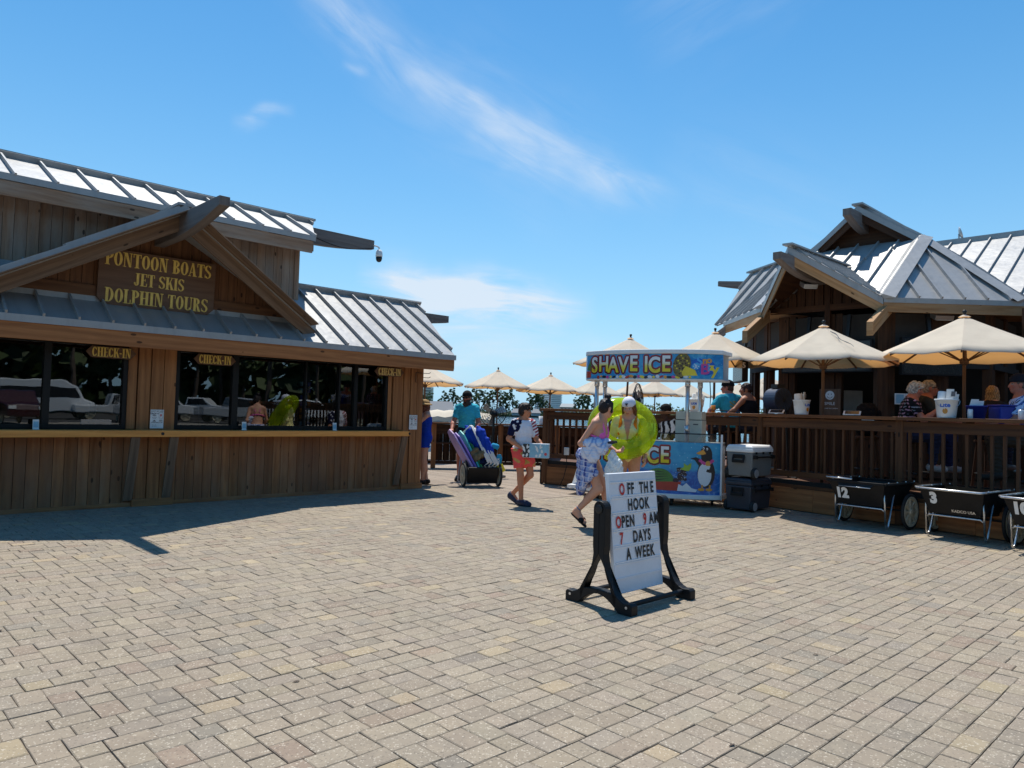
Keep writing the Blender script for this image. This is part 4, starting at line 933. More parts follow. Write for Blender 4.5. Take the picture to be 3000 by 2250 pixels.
obj('letters', b, 'letter_black', t)
b = MB(); word(b, 'O', -.155, .157); word(b, 'O', -.225, -.091); word(b, '9', .115, -.091); word(b, '7', -.20, -.215); obj('red_letters', b, 'letter_red', t)
def side_frame(x):
    b = MB(); outer = []; n = 14
    prof_l, prof_r = [], []
    # outline in the (y, z) plane: round head, straight post, legs sweeping out, arch below
    for i in range(9): a = pi*i/8; prof_r.append((.047*cos(a), .745+.047*sin(a)))
    pts = prof_r[::1]
    left = [(-.047, .745), (-.047, .46)]+[(-.047-.235*(1-cos(a)), .46-.385*sin(a)*1.0) for a in [pi/2*i/10 for i in range(1, 11)]]
    left = left[:-1]+[(-.30, .085), (-.318, .07), (-.318, 0), (-.20, 0)]
    arch = [(-.20+.40*i/10, .0+.105*sin(pi*i/10)) for i in range(1, 10)]
    right = [(-p[0], p[1]) for p in left[::-1]]
    poly = pts+left[1:]+arch+right[:-1]
    hole = [(0, .30)]+[(-.02-.13*(1-cos(a)), .30-.15*sin(a)) for a in [pi/2*i/6 for i in range(1, 7)]]
    # solid made in two halves round the triangular window
    def yz(p, xx): return Vector((xx, p[0], p[1]))
    L_ = [(0, .796)]+[(.056*cos(a), .740+.056*sin(a)) for a in [pi/2+pi/2*i/5 for i in range(1, 6)]]+[(-.056, .46)]+left[2:]+[(-.20, 0)]+[(-.20+.20*i/5, .105*sin(pi*i/10)) for i in range(1, 6)]+[(0, .14), (-.10, .135), (-.16, .125), (-.125, .17), (-.085, .235), (-.055, .31), (0, .40)]
    for sg in (1, -1):
        b.prism([yz((p[0]*sg, p[1]), x-.038) for p in L_], Vector((.076, 0, 0)))
    # filled arms below the window
    return b
for x in (-.382, .382):
    fr_ = obj('side_frame', side_frame(x), 'black_plastic', t, bevel=.006)
    b = MB(); sx = -1 if x < 0 else 1; b.lathe([(0, .0), (.034, 0), (.034, .008), (.02, .012), (0, .012)], 14, (x+sx*.039, 0, .735), axis=(sx, 0, 0)); b.tube([(x-sx*.036, 0, pz), (x-sx*.072, 0, pz)], .022, 10); obj('pivot', b, 'lock_black', fr_)
    b = MB(); [b.lathe([(0, .003), (.011, .0025), (.011, 0)], 8, (x+sx*.0385, yy, .055), axis=(sx, 0, 0)) for yy in (-.27, .27)]; obj('bolt', b, 'aluminium', fr_)
for yy in (-.235, .235):
    b = MB(); b.tube([(-.345, yy, .055), (.345, yy, .055)], .019, 10); obj('crossbar', b, 'black_plastic', t)

# ---------------------------------------------------------------- shave ice cart: gently bowed front, canopy on posts
CT = Vector((2.33, 12.42, 0)); CB = radians(-26.5)
SC = thing('shave_ice_cart', 'shave ice cart with a blue printed front, white canopy reading SHAVE ICE and clear guard', 'food cart', CT, CB)
CW, BUL, DEP = 1.20, .34, .78
def front(x, off=0.0):
    """plan of the bowed front: local y at x (towards the customer is -y), rounded at the left end"""
    k = x/CW; y = -BUL*(1-abs(k)**2.4)
    if k < -.91: y += .17*((-k-.91)/.09)**2
    return y-off
def fx(x, z, off=.0): return Vector((x, front(x)-off, z))
XS = [-CW+2*CW*i/48 for i in range(49)]
def shell(b, z0, z1, off=0, th=.03, mi=0, x0=-CW, x1=CW):
    xs = [x for x in XS if x0-1e-6 <= x <= x1+1e-6]
    V_, Fc = [], []
    for x in xs:
        for z in (z0, z1): V_.append(fx(x, z, off))
    for x in xs:
        for z in (z0, z1): V_.append(fx(x, z, off-th))
    n = len(xs)
    for i in range(n-1):
        a = 2*i; Fc += [[a, a+2, a+3, a+1]]; c = 2*n+2*i; Fc += [[c, c+1, c+3, c+2]]; Fc += [[a+1, a+3, c+3, c+1], [a, c, c+2, a+2]]
    Fc += [[0, 1, 2*n+1, 2*n], [2*n-2, 4*n-2, 4*n-1, 2*n-1]]
    b.add(V_, Fc, mi)
def disc(b, z0, z1, off=0, mi=0, back=.46):
    out = [fx(x, z0, off) for x in XS]+[Vector((CW+off, back, z0)), Vector((-CW-off*.5, back, z0))]
    b.prism(out, (0, 0, z1-z0), mi)
# printed ice art
t = newmat('ice_print'); P = t.new('ShaderNodeTexCoord').outputs['Object']
wv_ = t.noise(t.mapping(P, (3.0, 2, 3.4)), 1.0, 6, .62, 1.6); vo = t.new('ShaderNodeTexVoronoi', feature='F1'); vo.inputs['Scale'].default_value = 26; t.link(P, vo.inputs['Vector'])
c = t.ramp(wv_, [(.30, (.012, .10, .40)), (.46, (.02, .25, .58)), (.62, (.07, .42, .70)), (.80, (.50, .72, .84))])
t.link(t.mix(t.math('MULTIPLY', t.math('LESS_THAN', vo.outputs['Distance'], .16), .35), c, (.55, .78, .90)), t.p.inputs['Base Color']); t.p.inputs['Roughness'].default_value = .3
t = newmat('ice_water_print'); P = t.new('ShaderNodeTexCoord').outputs['Object']; s_ = t.new('ShaderNodeSeparateXYZ'); t.link(P, s_.inputs[0])
lvl = t.math('ADD', s_.outputs[2], t.math('MULTIPLY', t.math('SUBTRACT', t.noise(t.mapping(P, (3, 1, 1)), 1.0, 4, .6), .5), .22))
top_ = t.ramp(t.noise(t.mapping(P, (5, 3, 9)), 1.0, 5, .6, .6), [(.3, (.02, .27, .55)), (.7, (.07, .43, .66))]); low_ = t.ramp(t.noise(t.mapping(P, (7, 3, 7)), 1.0, 6, .65, 2), [(.32, (.008, .06, .34)), (.55, (.02, .18, .52)), (.74, (.30, .55, .78))])
vo = t.new('ShaderNodeTexVoronoi', feature='F1'); vo.inputs['Scale'].default_value = 22; t.link(P, vo.inputs['Vector']); sc_ = t.new('ShaderNodeSeparateColor'); t.link(vo.outputs['Color'], sc_.inputs[0])
dr = t.math('MULTIPLY', t.math('LESS_THAN', vo.outputs['Distance'], .20), t.math('GREATER_THAN', sc_.outputs[0], .6)); top_ = t.mix(t.math('MULTIPLY', dr, .45), top_, (.5, .78, .88))
t.link(t.mix(t.math('MULTIPLY', t.math('SUBTRACT', .60, lvl), 22.0, clamp=True), top_, low_), t.p.inputs['Base Color']); t.p.inputs['Roughness'].default_value = .3
t = newmat('letter_fade'); s_ = t.new('ShaderNodeSeparateXYZ'); uv_ = t.new('ShaderNodeUVMap', uv_map='UVMap'); t.link(uv_.outputs[0], s_.inputs[0]); t.link(t.ramp(s_.outputs[1], [(.25, (.80, .62, .02)), (.45, (.80, .70, .12)), (.62, (.80, .79, .66)), (.9, (.78, .80, .82))]), t.p.inputs['Base Color']); t.p.inputs['Roughness'].default_value = .35
plain('print_maroon', (.30, .025, .035), .35, 0, .05); plain('print_dark', (.05, .012, .02), .35); plain('print_green', (.07, .22, .05), .4, 0, .25, 14); plain('print_lime', (.35, .55, .06), .4); plain('print_red', (.50, .05, .03), .4, 0, .12); plain('print_berry', (.018, .014, .03), .3, 0, .3, 40)
plain('print_white', (.76, .79, .82), .4, 0, .05); plain('print_orange', (.80, .36, .06), .4); plain('print_pink', (.66, .07, .30), .4); plain('print_yellow', (.85, .66, .05), .4); plain('print_black', (.015, .016, .022), .35); plain('pine_fruit', (.20, .15, .045), .5, 0, .6, 34); plain('print_blue', (.02, .13, .55), .35); plain('print_cyan', (.08, .40, .75), .35)
b = MB(); shell(b, .20, 1.03); disc(b, .98, 1.03, -.03, 1); obj('body', b, ['ice_water_print', 'aluminium'], SC, smooth=False)
b = MB(); disc(b, .125, .20, .05); obj('base', b, 'white_plastic', SC, bevel=.01)
b = MB(); b.box(-CW+.10, CW-.03, .0, .46, .2, .98); obj('cabinet', b, 'white_plastic', SC)
b = MB(); b.board((CW-.0, -.01, .12), (CW-.0, -.01, 1.17), X1*.014, Y1*.02); obj('corner_trim', b, 'white_plastic', SC); b = MB(); b.board((-CW-.30, .42, .14), (-CW-.02, .36, 1.0), X1*.03, Y1*.03); b.board((-CW-.34, .40, .14), (-CW+.1, .40, .14), Y1*.2, Z*.03); obj('side_strut', b, 'white_plastic', SC)
b = MB(); shell(b, 1.03, 1.165, -.02, .006, 0, -1.0, CW); obj('guard', b, 'clear_guard', SC)
b = MB(); b.tube([fx(x, 1.17, -.02) for x in XS if x > -1.02], .010, 6); obj('guard_rail', b, 'black_metal', SC)
for x, y in ((-.94, -.02), (.66, -.12), (-.94, .40), (.75, .40)):
    b = MB(); b.tube([(x, y, 1.03), (x, y, 2.06)], .034, 14); b.lathe([(.044, 0), (.044, .10)], 14, (x, y, 1.93)); b.lathe([(.044, 0), (.044, .12)], 14, (x, y, 1.18)); obj('canopy_post', b, 'aluminium', SC, smooth=True)
for x, y in ((-.85, -.1), (-1.05, .3), (.45, -.2), (1.0, .3)):
    b = MB(); b.lathe([(.055, -.018), (.06, -.012), (.06, .012), (.055, .018)], 16, (x, y, .06), axis=(1, .3, 0)); b.board((x, y+.02, .06), (x, y+.04, .135), X1*.03, Y1*.02); obj('caster', b, 'rubber', SC)
CZ0, CZ1 = 2.06, 2.46
b = MB(); shell(b, CZ0, CZ1, .03); obj('canopy_front', b, 'ice_print', SC)
b = MB(); disc(b, CZ1, CZ1+.07, .06); disc(b, CZ0-.03, CZ0, .025); obj('canopy_top', b, 'white_plastic', SC, bevel=.012)
b = MB(); b.box(-CW, CW, .43, .46, CZ0, CZ1); obj('canopy_back', b, 'white_plastic', SC)
def art(zc, off, letters=True):
    L0 = [('S', -.93), ('H', -.74), ('A', -.555), ('V', -.365), ('E', -.185), ('I', .03), ('C', .165), ('E', .355)]
    hh = .275
    for mat_, rad, o_, dz, nm in (('print_maroon', .030, .002, 0, 'letter_outline'), ('print_dark', .012, .0042, -.008, 'letter_shadow'), ('letter_fade', 0, .0064, 0, 'lettering')):
        b = MB()
        for i, (ch, xc) in enumerate(L0):
            V_, Fc = text_shape(ch, size=hh*1.30, bold=.010, xs=.80); zo = zc+.012*sin(i*1.9)+dz
            for kk in range(12 if rad else 1):
                i0 = len(b.f); ox, oy = rad*cos(kk*pi/6), rad*sin(kk*pi/6)
                b.add([fx(xc+x+ox, zo+y+oy, off+o_+kk*.00012+(i % 2)*.00006) for x, y in V_], Fc)
                for fi, f_ in zip(range(i0, len(b.f)), Fc): b.uv[fi] = [(V_[k][0], V_[k][1]/hh+.5) for k in f_]
        obj(nm, b, mat_, SC)
def shape(name, mat_, pts, off, x0=0, z0=0, parent=SC):
    b = MB(); P_ = []
    for i in range(len(pts)):
        a, c = pts[i], pts[(i+1) % len(pts)]; P_ += [(a[0]+(c[0]-a[0])*j/3, a[1]+(c[1]-a[1])*j/3) for j in range(3)]
    xs_ = [p[0] for p in P_]; g0 = math.floor(min(xs_)/.05)
    def half(P2, xc, sg):
        out = []
        for i in range(len(P2)):
            a, c = P2[i], P2[(i+1) % len(P2)]; da, dc = (a[0]-xc)*sg, (c[0]-xc)*sg
            if da >= 0: out.append(a)
            if da*dc < 0: t_ = da/(da-dc); out.append((a[0]+(c[0]-a[0])*t_, a[1]+(c[1]-a[1])*t_))
        return out
    for gi in range(g0, int(max(xs_)/.05)+2):
        P3 = half(half(P_, gi*.05, 1), (gi+1)*.05, -1)
        if len(P3) > 2: b.poly([fx(x0+x, z0+y, off) for x, y in P3])
    return obj(name, b, mat_, parent)
def oval(rx, ry, n=20, cx=0, cy=0, rot=0): return [(cx+rx*cos(a)*cos(rot)-ry*sin(a)*sin(rot), cy+rx*cos(a)*sin(rot)+ry*sin(a)*cos(rot)) for a in [2*pi*i/n for i in range(n)]]
art(CZ0+.215, .03); art(.80, 0)
# fruit on the canopy
shape('pineapple_print', 'pine_fruit', oval(.135, .20, 20, .60, CZ0+.215, -.2), .0325)
shape('pineapple_slice', 'print_yellow', [(.60, CZ0+.10), (.66, CZ0+.20), (.80, CZ0+.14), (.84, CZ0+.05), (.62, CZ0+.04)], .0335)
rf = random.Random(8)
for i in range(26): shape('fruit_print', ['print_red', 'print_orange', 'print_berry', 'print_pink', 'print_yellow', 'print_berry', 'print_white', 'print_yellow', 'print_white'][i % 9], oval(rf.uniform(.022, .055), rf.uniform(.016, .03), 11, -.85+i*.063, CZ0+rf.uniform(.014, .030), rf.uniform(-.4, .4)), .0306+.00005*i)
[shape('pineapple_scale', 'print_yellow' if (i+j) % 3 == 0 else 'print_green' if (i*j) % 4 == 1 else 'print_dark', [(.60-.12+.045*i+.02*(j % 2), CZ0+.06+.042*j), (.60-.105+.045*i+.02*(j % 2), CZ0+.075+.042*j), (.60-.12+.045*i+.02*(j % 2), CZ0+.09+.042*j), (.60-.135+.045*i+.02*(j % 2), CZ0+.075+.042*j)], .0329) for i in range(6) for j in range(8) if ((i*.045-.115)/.12)**2+((j*.042-.14)/.17)**2 < 1]
shape('leaf_print', 'print_green', [(-1.10, CZ0+.15), (-1.02, CZ0+.34), (-1.0, CZ0+.20), (-1.0, CZ0+.12)], .0325); shape('melon_print', 'print_red', [(-1.13, CZ0+.01), (-1.13, CZ0+.12), (-1.01, CZ0+.12), (-1.01, CZ0+.01)], .033)
# round brand lettering at the right end of the canopy
shape('logo_cloud', 'print_blue', oval(.115, .10, 18, .865, CZ0+.235), .034); shape('logo_cloud', 'print_blue', oval(.125, .13, 18, .97, CZ0+.185), .0343); shape('logo_snow', 'print_cyan', oval(.058, .055, 14, .815, CZ0+.20), .0348)
b = MB()
for i in range(3): a = i*pi/3; b.poly([fx(.815+.046*cos(a)*s1-.005*sin(a)*s2, CZ0+.20+.046*sin(a)*s1+.005*cos(a)*s2, .0353+i*.0002) for s1, s2 in ((-1, -1), (1, -1), (1, 1), (-1, 1))])
obj('snowflake', b, 'print_white', SC)
for s, x, z, m_, sz in (('S', .865, .295, 'print_cyan', .19), ('n', .945, .305, 'print_orange', .15), ('o', 1.005, .315, 'print_orange', .14), ('B', .945, .165, 'print_pink', .24), ('i', 1.0, .195, 'print_cyan', .17), ('z', 1.04, .205, 'print_yellow', .16), ('y', 1.09, .165, 'print_yellow', .24)):
    b = MB(); put_text(b, s, lambda xx, yy: fx(x+xx, CZ0+z+yy-.015, .0358), size=sz, bold=.006); obj('logo_letter', b, m_, SC)
# fruit and the bird on the lower panel
shape('watermelon_print', 'print_green', [(.08, .36)]+[(.27-.24*cos(a)*1.0, .40+.20*sin(a)) for a in [pi*i/14 for i in range(1, 14)]]+[(.50, .36)], .003)
for i in range(4): shape('melon_stripe', 'print_berry', [(.05+.04*i, .44+.035*i), (.25, .42+.045*i), (.47-.03*i, .45+.03*i), (.25, .405+.045*i)], .0036)
shape('watermelon_slice', 'print_red', [(.0, .25), (.02, .37), (.62, .40), (.60, .29), (.58, .25)], .0042)
shape('splash_print', 'print_white', [(.56, .25), (.58, .36), (.64, .33), (.70, .38), (.78, .30), (.86, .28), (.84, .24)], .0050)
rb = random.Random(2); b = MB()
for i in range(26):
    x, z = .60+rb.uniform(-.085, .085), .51+rb.uniform(-.10, .09); b.poly([fx(x+px, z+py, .0055+i*.00012) for px, py in oval(.030, .028, 10)])
obj('blackberry_print', b, 'print_berry', SC); b = MB()
for i in range(26): x, z = .60+rb.uniform(-.095, .095), .51+rb.uniform(-.10, .10); b.poly([fx(x+px, z+py, .0088) for px, py in oval(.005, .005, 5)])
obj('berry_glint', b, 'print_white', SC)
shape('mint_print', 'print_lime', [(.60, .60), (.66, .64), (.655, .70), (.71, .66), (.77, .71), (.765, .62), (.73, .57), (.67, .58)], .0092)
bx = .985
def bird(nm, m_, pts, o_): shape(nm, m_, pts, .004+o_, bx, 0)
bird('bird_body', 'print_black', oval(.125, .235, 24, 0, .545, 0), 0); bird('bird_head', 'print_black', oval(.082, .13, 22, .0, .86, .12), .0006); bird('bird_body', 'print_black', [(-.07, .70), (-.075, .85), (.08, .85), (.09, .70)], .0003)
bird('bird_wing', 'print_black', [(-.06, .76), (-.15, .80), (-.235, .775), (-.17, .755), (-.09, .64)], .0009); bird('bird_belly', 'print_white', oval(.098, .185, 24, -.022, .52, 0), .0012)
bird('bird_wing', 'print_black', [(.02, .64), (.10, .68), (.13, .56), (.05, .555), (-.0, .57)], .0018)
bird('bird_beak', 'print_orange', [(-.045, .925), (-.15, .865), (-.12, .845), (-.05, .84), (-.005, .86)], .0021); bird('bird_eye', 'print_white', oval(.014, .021, 12, -.042, .945), .0024); bird('bird_eye', 'print_white', oval(.014, .021, 12, .008, .935), .0024); bird('bird_pupil', 'print_black', oval(.007, .010, 10, -.044, .94), .0028); bird('bird_pupil', 'print_black', oval(.007, .010, 10, .005, .93), .0028)
for i in range(6): bird('flower_collar', 'print_pink', oval(.028, .026, 9, -.085+.03*i+(.02 if i > 3 else 0), .745-.045*sin(i/5*pi)), .0030+i*.0002)
bird('ice_ball', 'print_orange', oval(.036, .046, 14, .025, .70), .0045); bird('ice_cup', 'print_white', [(-.01, .665), (.06, .665), (.045, .61), (.005, .61)], .0049)
for sx in (-.055, .055): bird('bird_foot', 'print_orange', oval(.050, .024, 14, sx-.012, .285), .0052); bird('bird_leg', 'print_orange', [(sx-.012, .36), (sx+.014, .36), (sx+.01, .29), (sx-.01, .29)], .0055)
# flavour bottles, machine and cups on the cart
t2 = thing('ice_machine', 'beige ice shaver cabinet standing on the cart', 'ice machine', CT+Matrix.Rotation(CB, 3, 'Z') @ Vector((.64, .22, 1.032)), CB); b = MB(); b.box(-.22, .22, -.15, .2, 0, .36); b.box(-.215, .215, -.145, .195, .362, .50); obj('cabinet', b, 'beige_box', t2, bevel=.012); b = MB(); b.box(.08, .16, -.156, -.15, .28, .30); obj('label', b, 'ink_grey', t2); b = MB(); b.board((0, -.15, .361), (.0001, .2, .361), X1*.216, Z*.004); obj('seam', b, 'black_gap', t2)
for i, (x, c_) in enumerate(((-.50, 'white_plastic'), (-.36, 'white_plastic'), (-.24, 'white_plastic'), (-.12, 'white_plastic'))):
    p = CT+Matrix.Rotation(CB, 3, 'Z') @ Vector((x+.16, -.08, 1.032)); t2 = thing('flavour_bottle', ['white pump bottle of syrup behind the guard, leftmost of the row', 'white pump bottle second from the left behind the guard', 'white pump bottle second from the beige machine', 'white pump bottle right beside the beige machine'][i], 'bottle', p, CB, 'syrup bottles behind the guard')
    b = MB(); b.lathe([(.045, 0), (.047, .02), (.047, .17), (.02, .22), (.016, .25)], 14); obj('body', b, 'white_plastic', t2, smooth=True); b = MB(); b.lathe([(.018, 0), (.018, .03), (.006, .035), (.006, .07)], 10, (0, 0, .25)); b.tube([(0, 0, .32), (-.05, 0, .315), (-.055, 0, .30)], .007, 6); obj('pump', b, 'paper', t2)
p = CT+Matrix.Rotation(CB, 3, 'Z') @ Vector((-.02, -.22, 1.032)); t2 = thing('syrup_tub', 'clear tub of red syrup behind the guard', 'tub', p, CB); b = MB(); b.box(-.13, .13, -.06, .06, 0, .085); obj('syrup', b, 'syrup_red', t2, bevel=.008); b = MB(); b.box(-.135, .135, -.065, .065, .086, .12); obj('lid', b, 'paper', t2, bevel=.004)
p = CT+Matrix.Rotation(CB, 3, 'Z') @ Vector((.90, -.08, 1.032)); t2 = thing('cup_lid_stack', 'bundle of pale spoons and wire on the right end of the cart', 'spoons', p, CB); b = MB()
for i in range(7): b.tube([(-.12+.02*i, .0, .0), (-.05+.015*i, -.02, .09+.006*i), (.05+.012*i, -.02, .11)], .005, 5)
obj('spoon', b, 'paper', t2)

# ---------------------------------------------------------------- coolers
def cooler(name, label, loc, mats, parent_z=0):
    t = thing(name, label, 'cooler', loc, RZ, 'wheeled coolers stacked by the deck'); bd, lid = mats      # x along U, -y along V
    Lx, Ly = .68, .46
    def taper(b, z0, z1, s0, s1, mi=0):
        V_ = []
        for z, s in ((z0, s0), (z1, s1)):
            for sx, sy in ((-1, -1), (1, -1), (1, 1), (-1, 1)): V_.append((sx*(Lx/2-s), sy*(Ly/2-s), z))
        b.add(V_, [[3, 2, 1, 0], [4, 5, 6, 7], [0, 1, 5, 4], [1, 2, 6, 5], [2, 3, 7, 6], [3, 0, 4, 7]], mi)
    b = MB(); taper(b, .03, .40, .03, .008); obj('body', b, bd, t, bevel=.02)
    b = MB(); taper(b, .402, .47, .0, .0); taper(b, .468, .515, .0, .03); obj('lid', b, lid, t, bevel=.018)
    b = MB(); b.board((-.30, -Ly/2-.035, .335), (.30, -Ly/2-.035, .335), Z*.012, Y1*.010); [b.board((sx*.28, -Ly/2+.01, .335), (sx*.28, -Ly/2-.045, .335), X1*.025, Z*.028) for sx in (-1, 1)]; obj('tow_handle', b, 'black_plastic', t)
    b = MB(); [b.board((sx, -Ly/2+.004, .395), (sx, -Ly/2-.008, .395), X1*.018, Z*.016) for sx in (-.22, 0, .22)]; obj('hinge', b, 'black_plastic', t)
    b = MB(); b.board((-Lx/2-.005, -.09, .36), (-Lx/2-.03, -.09, .27), Y1*.0+Vector((0, .012, 0)), X1*.012); b.board((-Lx/2-.005, .09, .36), (-Lx/2-.03, .09, .27), Vector((0, .012, 0)), X1*.012); b.board((-Lx/2-.03, -.10, .265), (-Lx/2-.03, .10, .265), Z*.022, X1*.014); b.board((-Lx/2-.002, -.1, .34), (-Lx/2-.002, .1, .34), Z*.03, X1*.006); obj('side_handle', b, 'black_plastic', t, bevel=.004)
    for sy in (-1, 1):
        b = MB(); yy = sy*(Ly/2-.01); b.lathe([(.075, -.03), (.085, -.02), (.085, .02), (.075, .03)], 22, (-.25, yy, .085), axis=(0, sy, 0)); wl = obj('wheel', b, 'rubber', t, smooth=False); b = MB(); b.lathe([(.058, .0), (.066, .003), (.062, .006), (.05, .004)], 22, (-.25, yy+sy*.031, .085), axis=(0, sy, 0)); obj('rim', b, 'grey_metal', wl)
    return t
cp = Vector((3.72, 11.40, 0))+U*.30-V*.20
cooler('wheeled_cooler', 'dark grey cooler with wheels standing on the pavers under another one', cp, ('navy_plastic', 'navy_plastic')); cooler('wheeled_cooler', 'grey cooler with a white lid stacked on top beside the shave ice cart', cp+Z*.515+V*.02-U*.01, ('grey_plastic', 'white_plastic'))

# ---------------------------------------------------------------- yard carts: black tubs on tubular legs with two spoked wheels (local -y is the handle side)
def wheel(parent, c, axis=(1, 0, 0), r=.245, spokes=8, name='wheel'):
    a = Vector(axis).normalized(); X = Vector((0, 0, 1)); Y_ = a.cross(X); n = 30
    b = MB(); b.tube([c+(X*cos(q_)+Y_*sin(q_))*(r-.022) for q_ in [2*pi*i/n for i in range(n)]], .023, 8, closed=True); wl = obj(name, b, 'rubber', parent, smooth=True)
    b = MB(); b.lathe([(r-.07, -.018), (r-.042, -.022), (r-.042, .022), (r-.07, .018), (r-.07, -.018)], n, c, axis=a); b.lathe([(0, -.035), (.04, -.03), (.045, 0), (.04, .03), (0, .035)], 14, c, axis=a)
    for i in range(spokes):
        q_ = 2*pi*i/spokes; d = X*cos(q_)+Y_*sin(q_); s = a.cross(d); b.board(c+d*.03, c+d*(r-.06), s*.017, a*.012)
    obj('rim', b, 'cream_hub', wl)
    return wl
def tub(parent, w0, w1, y0, y1, y0b, y1b, z0, z1, th=.012):
    """open tapered box: top w1 x (y0..y1), bottom w0 x (y0b..y1b)"""
    o4 = [Vector((-w0, y0b, z0)), Vector((w0, y0b, z0)), Vector((w0, y1b, z0)), Vector((-w0, y1b, z0))]; t4 = [Vector((-w1, y0, z1)), Vector((w1, y0, z1)), Vector((w1, y1, z1)), Vector((-w1, y1, z1))]
    ctr = Vector((0, (y0+y1)/2, 0)); ins = lambda p, k: Vector((p.x*(1-k), ctr.y+(p.y-ctr.y)*(1-k), p.z))
    b = MB(); V_ = o4+t4+[ins(p, .03)+Z*th for p in o4]+[ins(p, .03) for p in t4]; Fc = [[3, 2, 1, 0], [8, 9, 10, 11]]
    for i in range(4): j = (i+1) % 4; Fc += [[i, j, 4+j, 4+i], [8+j, 8+i, 12+i, 12+j], [4+i, 4+j, 12+j, 12+i]]
    b.add(V_, Fc)
    for i in range(4): j = (i+1) % 4; b.board(t4[i], t4[j], Z*.016, (t4[j]-t4[i]).cross(Z).normalized()*.022)                       # rolled lip
    return obj('tub', b, 'tub_black', parent, bevel=.008)
def yard_cart(label, loc, rz, number, brand=True, spout=False):
    t = thing('yard_cart', label, 'cart', loc, rz, 'black rental carts parked along the deck')
    tb = tub(t, .30, .385, -.42, .42, -.30, .34, .305, .62)
    b = MB()
    for sx in (-1, 1):
        x = sx*.33; P_ = [(x, -.33, .58), (x+sx*.012, -.31, .35), (x+sx*.012, -.29, .08)]+[(x+sx*.012, -.29+.045*(1-cos(a)), .055-.05*sin(a)+.03) for a in [pi*i/8 for i in range(9)]]+[(x+sx*.01, -.17, .14), (x, .0, .58)]
        b.tube(P_, .0125, 8)
    b.tube([(-.335, -.30, .255), (-.30, -.31, .285), (.30, -.31, .285), (.335, -.30, .255)], .0115, 8); obj('leg_frame', b, 'aluminium', t, smooth=True)
    b = MB()
    if spout:
        b.prism([Vector((-.30, -.425, .63)), Vector((.30, -.425, .63)), Vector((.20, -.455, .555)), Vector((-.20, -.455, .555))], (0, .02, 0)); obj('lip', b, 'tub_black', t, bevel=.006); b = MB(); b.tube([(-.40, .40, .645), (-.41, -.40, .66), (-.36, -.52, .672), (.0, -.52, .668)], .012, 8); b.tube([(-.22, -.462, .56), (.22, -.462, .56)], .007, 6); obj('handle', b, 'aluminium', t, smooth=True)
    else:
        b.tube([(-.41, .25, .64), (-.41, -.44, .63), (-.37, -.50, .625), (.37, -.50, .625), (.41, -.44, .63), (.41, .25, .64)], .0145, 8); obj('handle', b, 'aluminium', t, smooth=True)
    b = MB(); [b.lathe([(0, .012), (.008, .01), (.01, 0)], 8, (sx*.385, yy, .637)) for sx in (-1, 1) for yy in (-.3, -.05, .2, .45)]; obj('bolt', b, 'aluminium', t)
    for sx in (-1, 1): wheel(t, Vector((sx*.455, .17, .245)))
    b = MB(); b.tube([(-.455, .17, .245), (.455, .17, .245)], .013, 8); obj('axle', b, 'black_metal', t)
    nz = .455 if spout else .50; sl = .12/.35; b = MB(); put_text(b, number, lambda x, y: Vector((x-.215, -.429+(.62-(y+nz))*sl, y+nz)), size=.185, bold=.012, xs=.95); obj('number', b, 'white_plastic', t)
    if brand: b = MB(); put_text(b, 'KADCO USA', lambda x, y: Vector((x+.12, -.43+(.62-(y+.36))*sl-.001, y+.36)), size=.048, bold=.001); obj('brand_lettering', b, 'aluminium', t)
    return t
CR = bear(-53)        # handle side looks towards bearing 217
def cart_at(px, py): return Vector((px, py, 0))
hand = Vector((sin(radians(232)), cos(radians(232)), 0))
leg_mid = Vector(((4.60+5.10)/2, (10.36+9.98)/2, 0)); cn = leg_mid-hand*.24
rzc = atan2(-hand.x*-1, 1)*0+ (atan2(hand.y, hand.x)+pi/2)
yard_cart('black yard cart numbered 12 with cream spoked wheels, nearest the coolers', cn, rzc, '12', False, True)
leg3 = Vector(((5.45+5.87)/2, (9.58+9.10)/2, 0)); yard_cart('black yard cart numbered 3 with a bright tube handle, between the two others', leg3-hand*.24, rzc-.04, '3', True)
yard_cart('black yard cart half cut off by the right edge of the picture', leg3-hand*.24+Vector((.46, -.95, 0)), rzc-.05, '10', False)
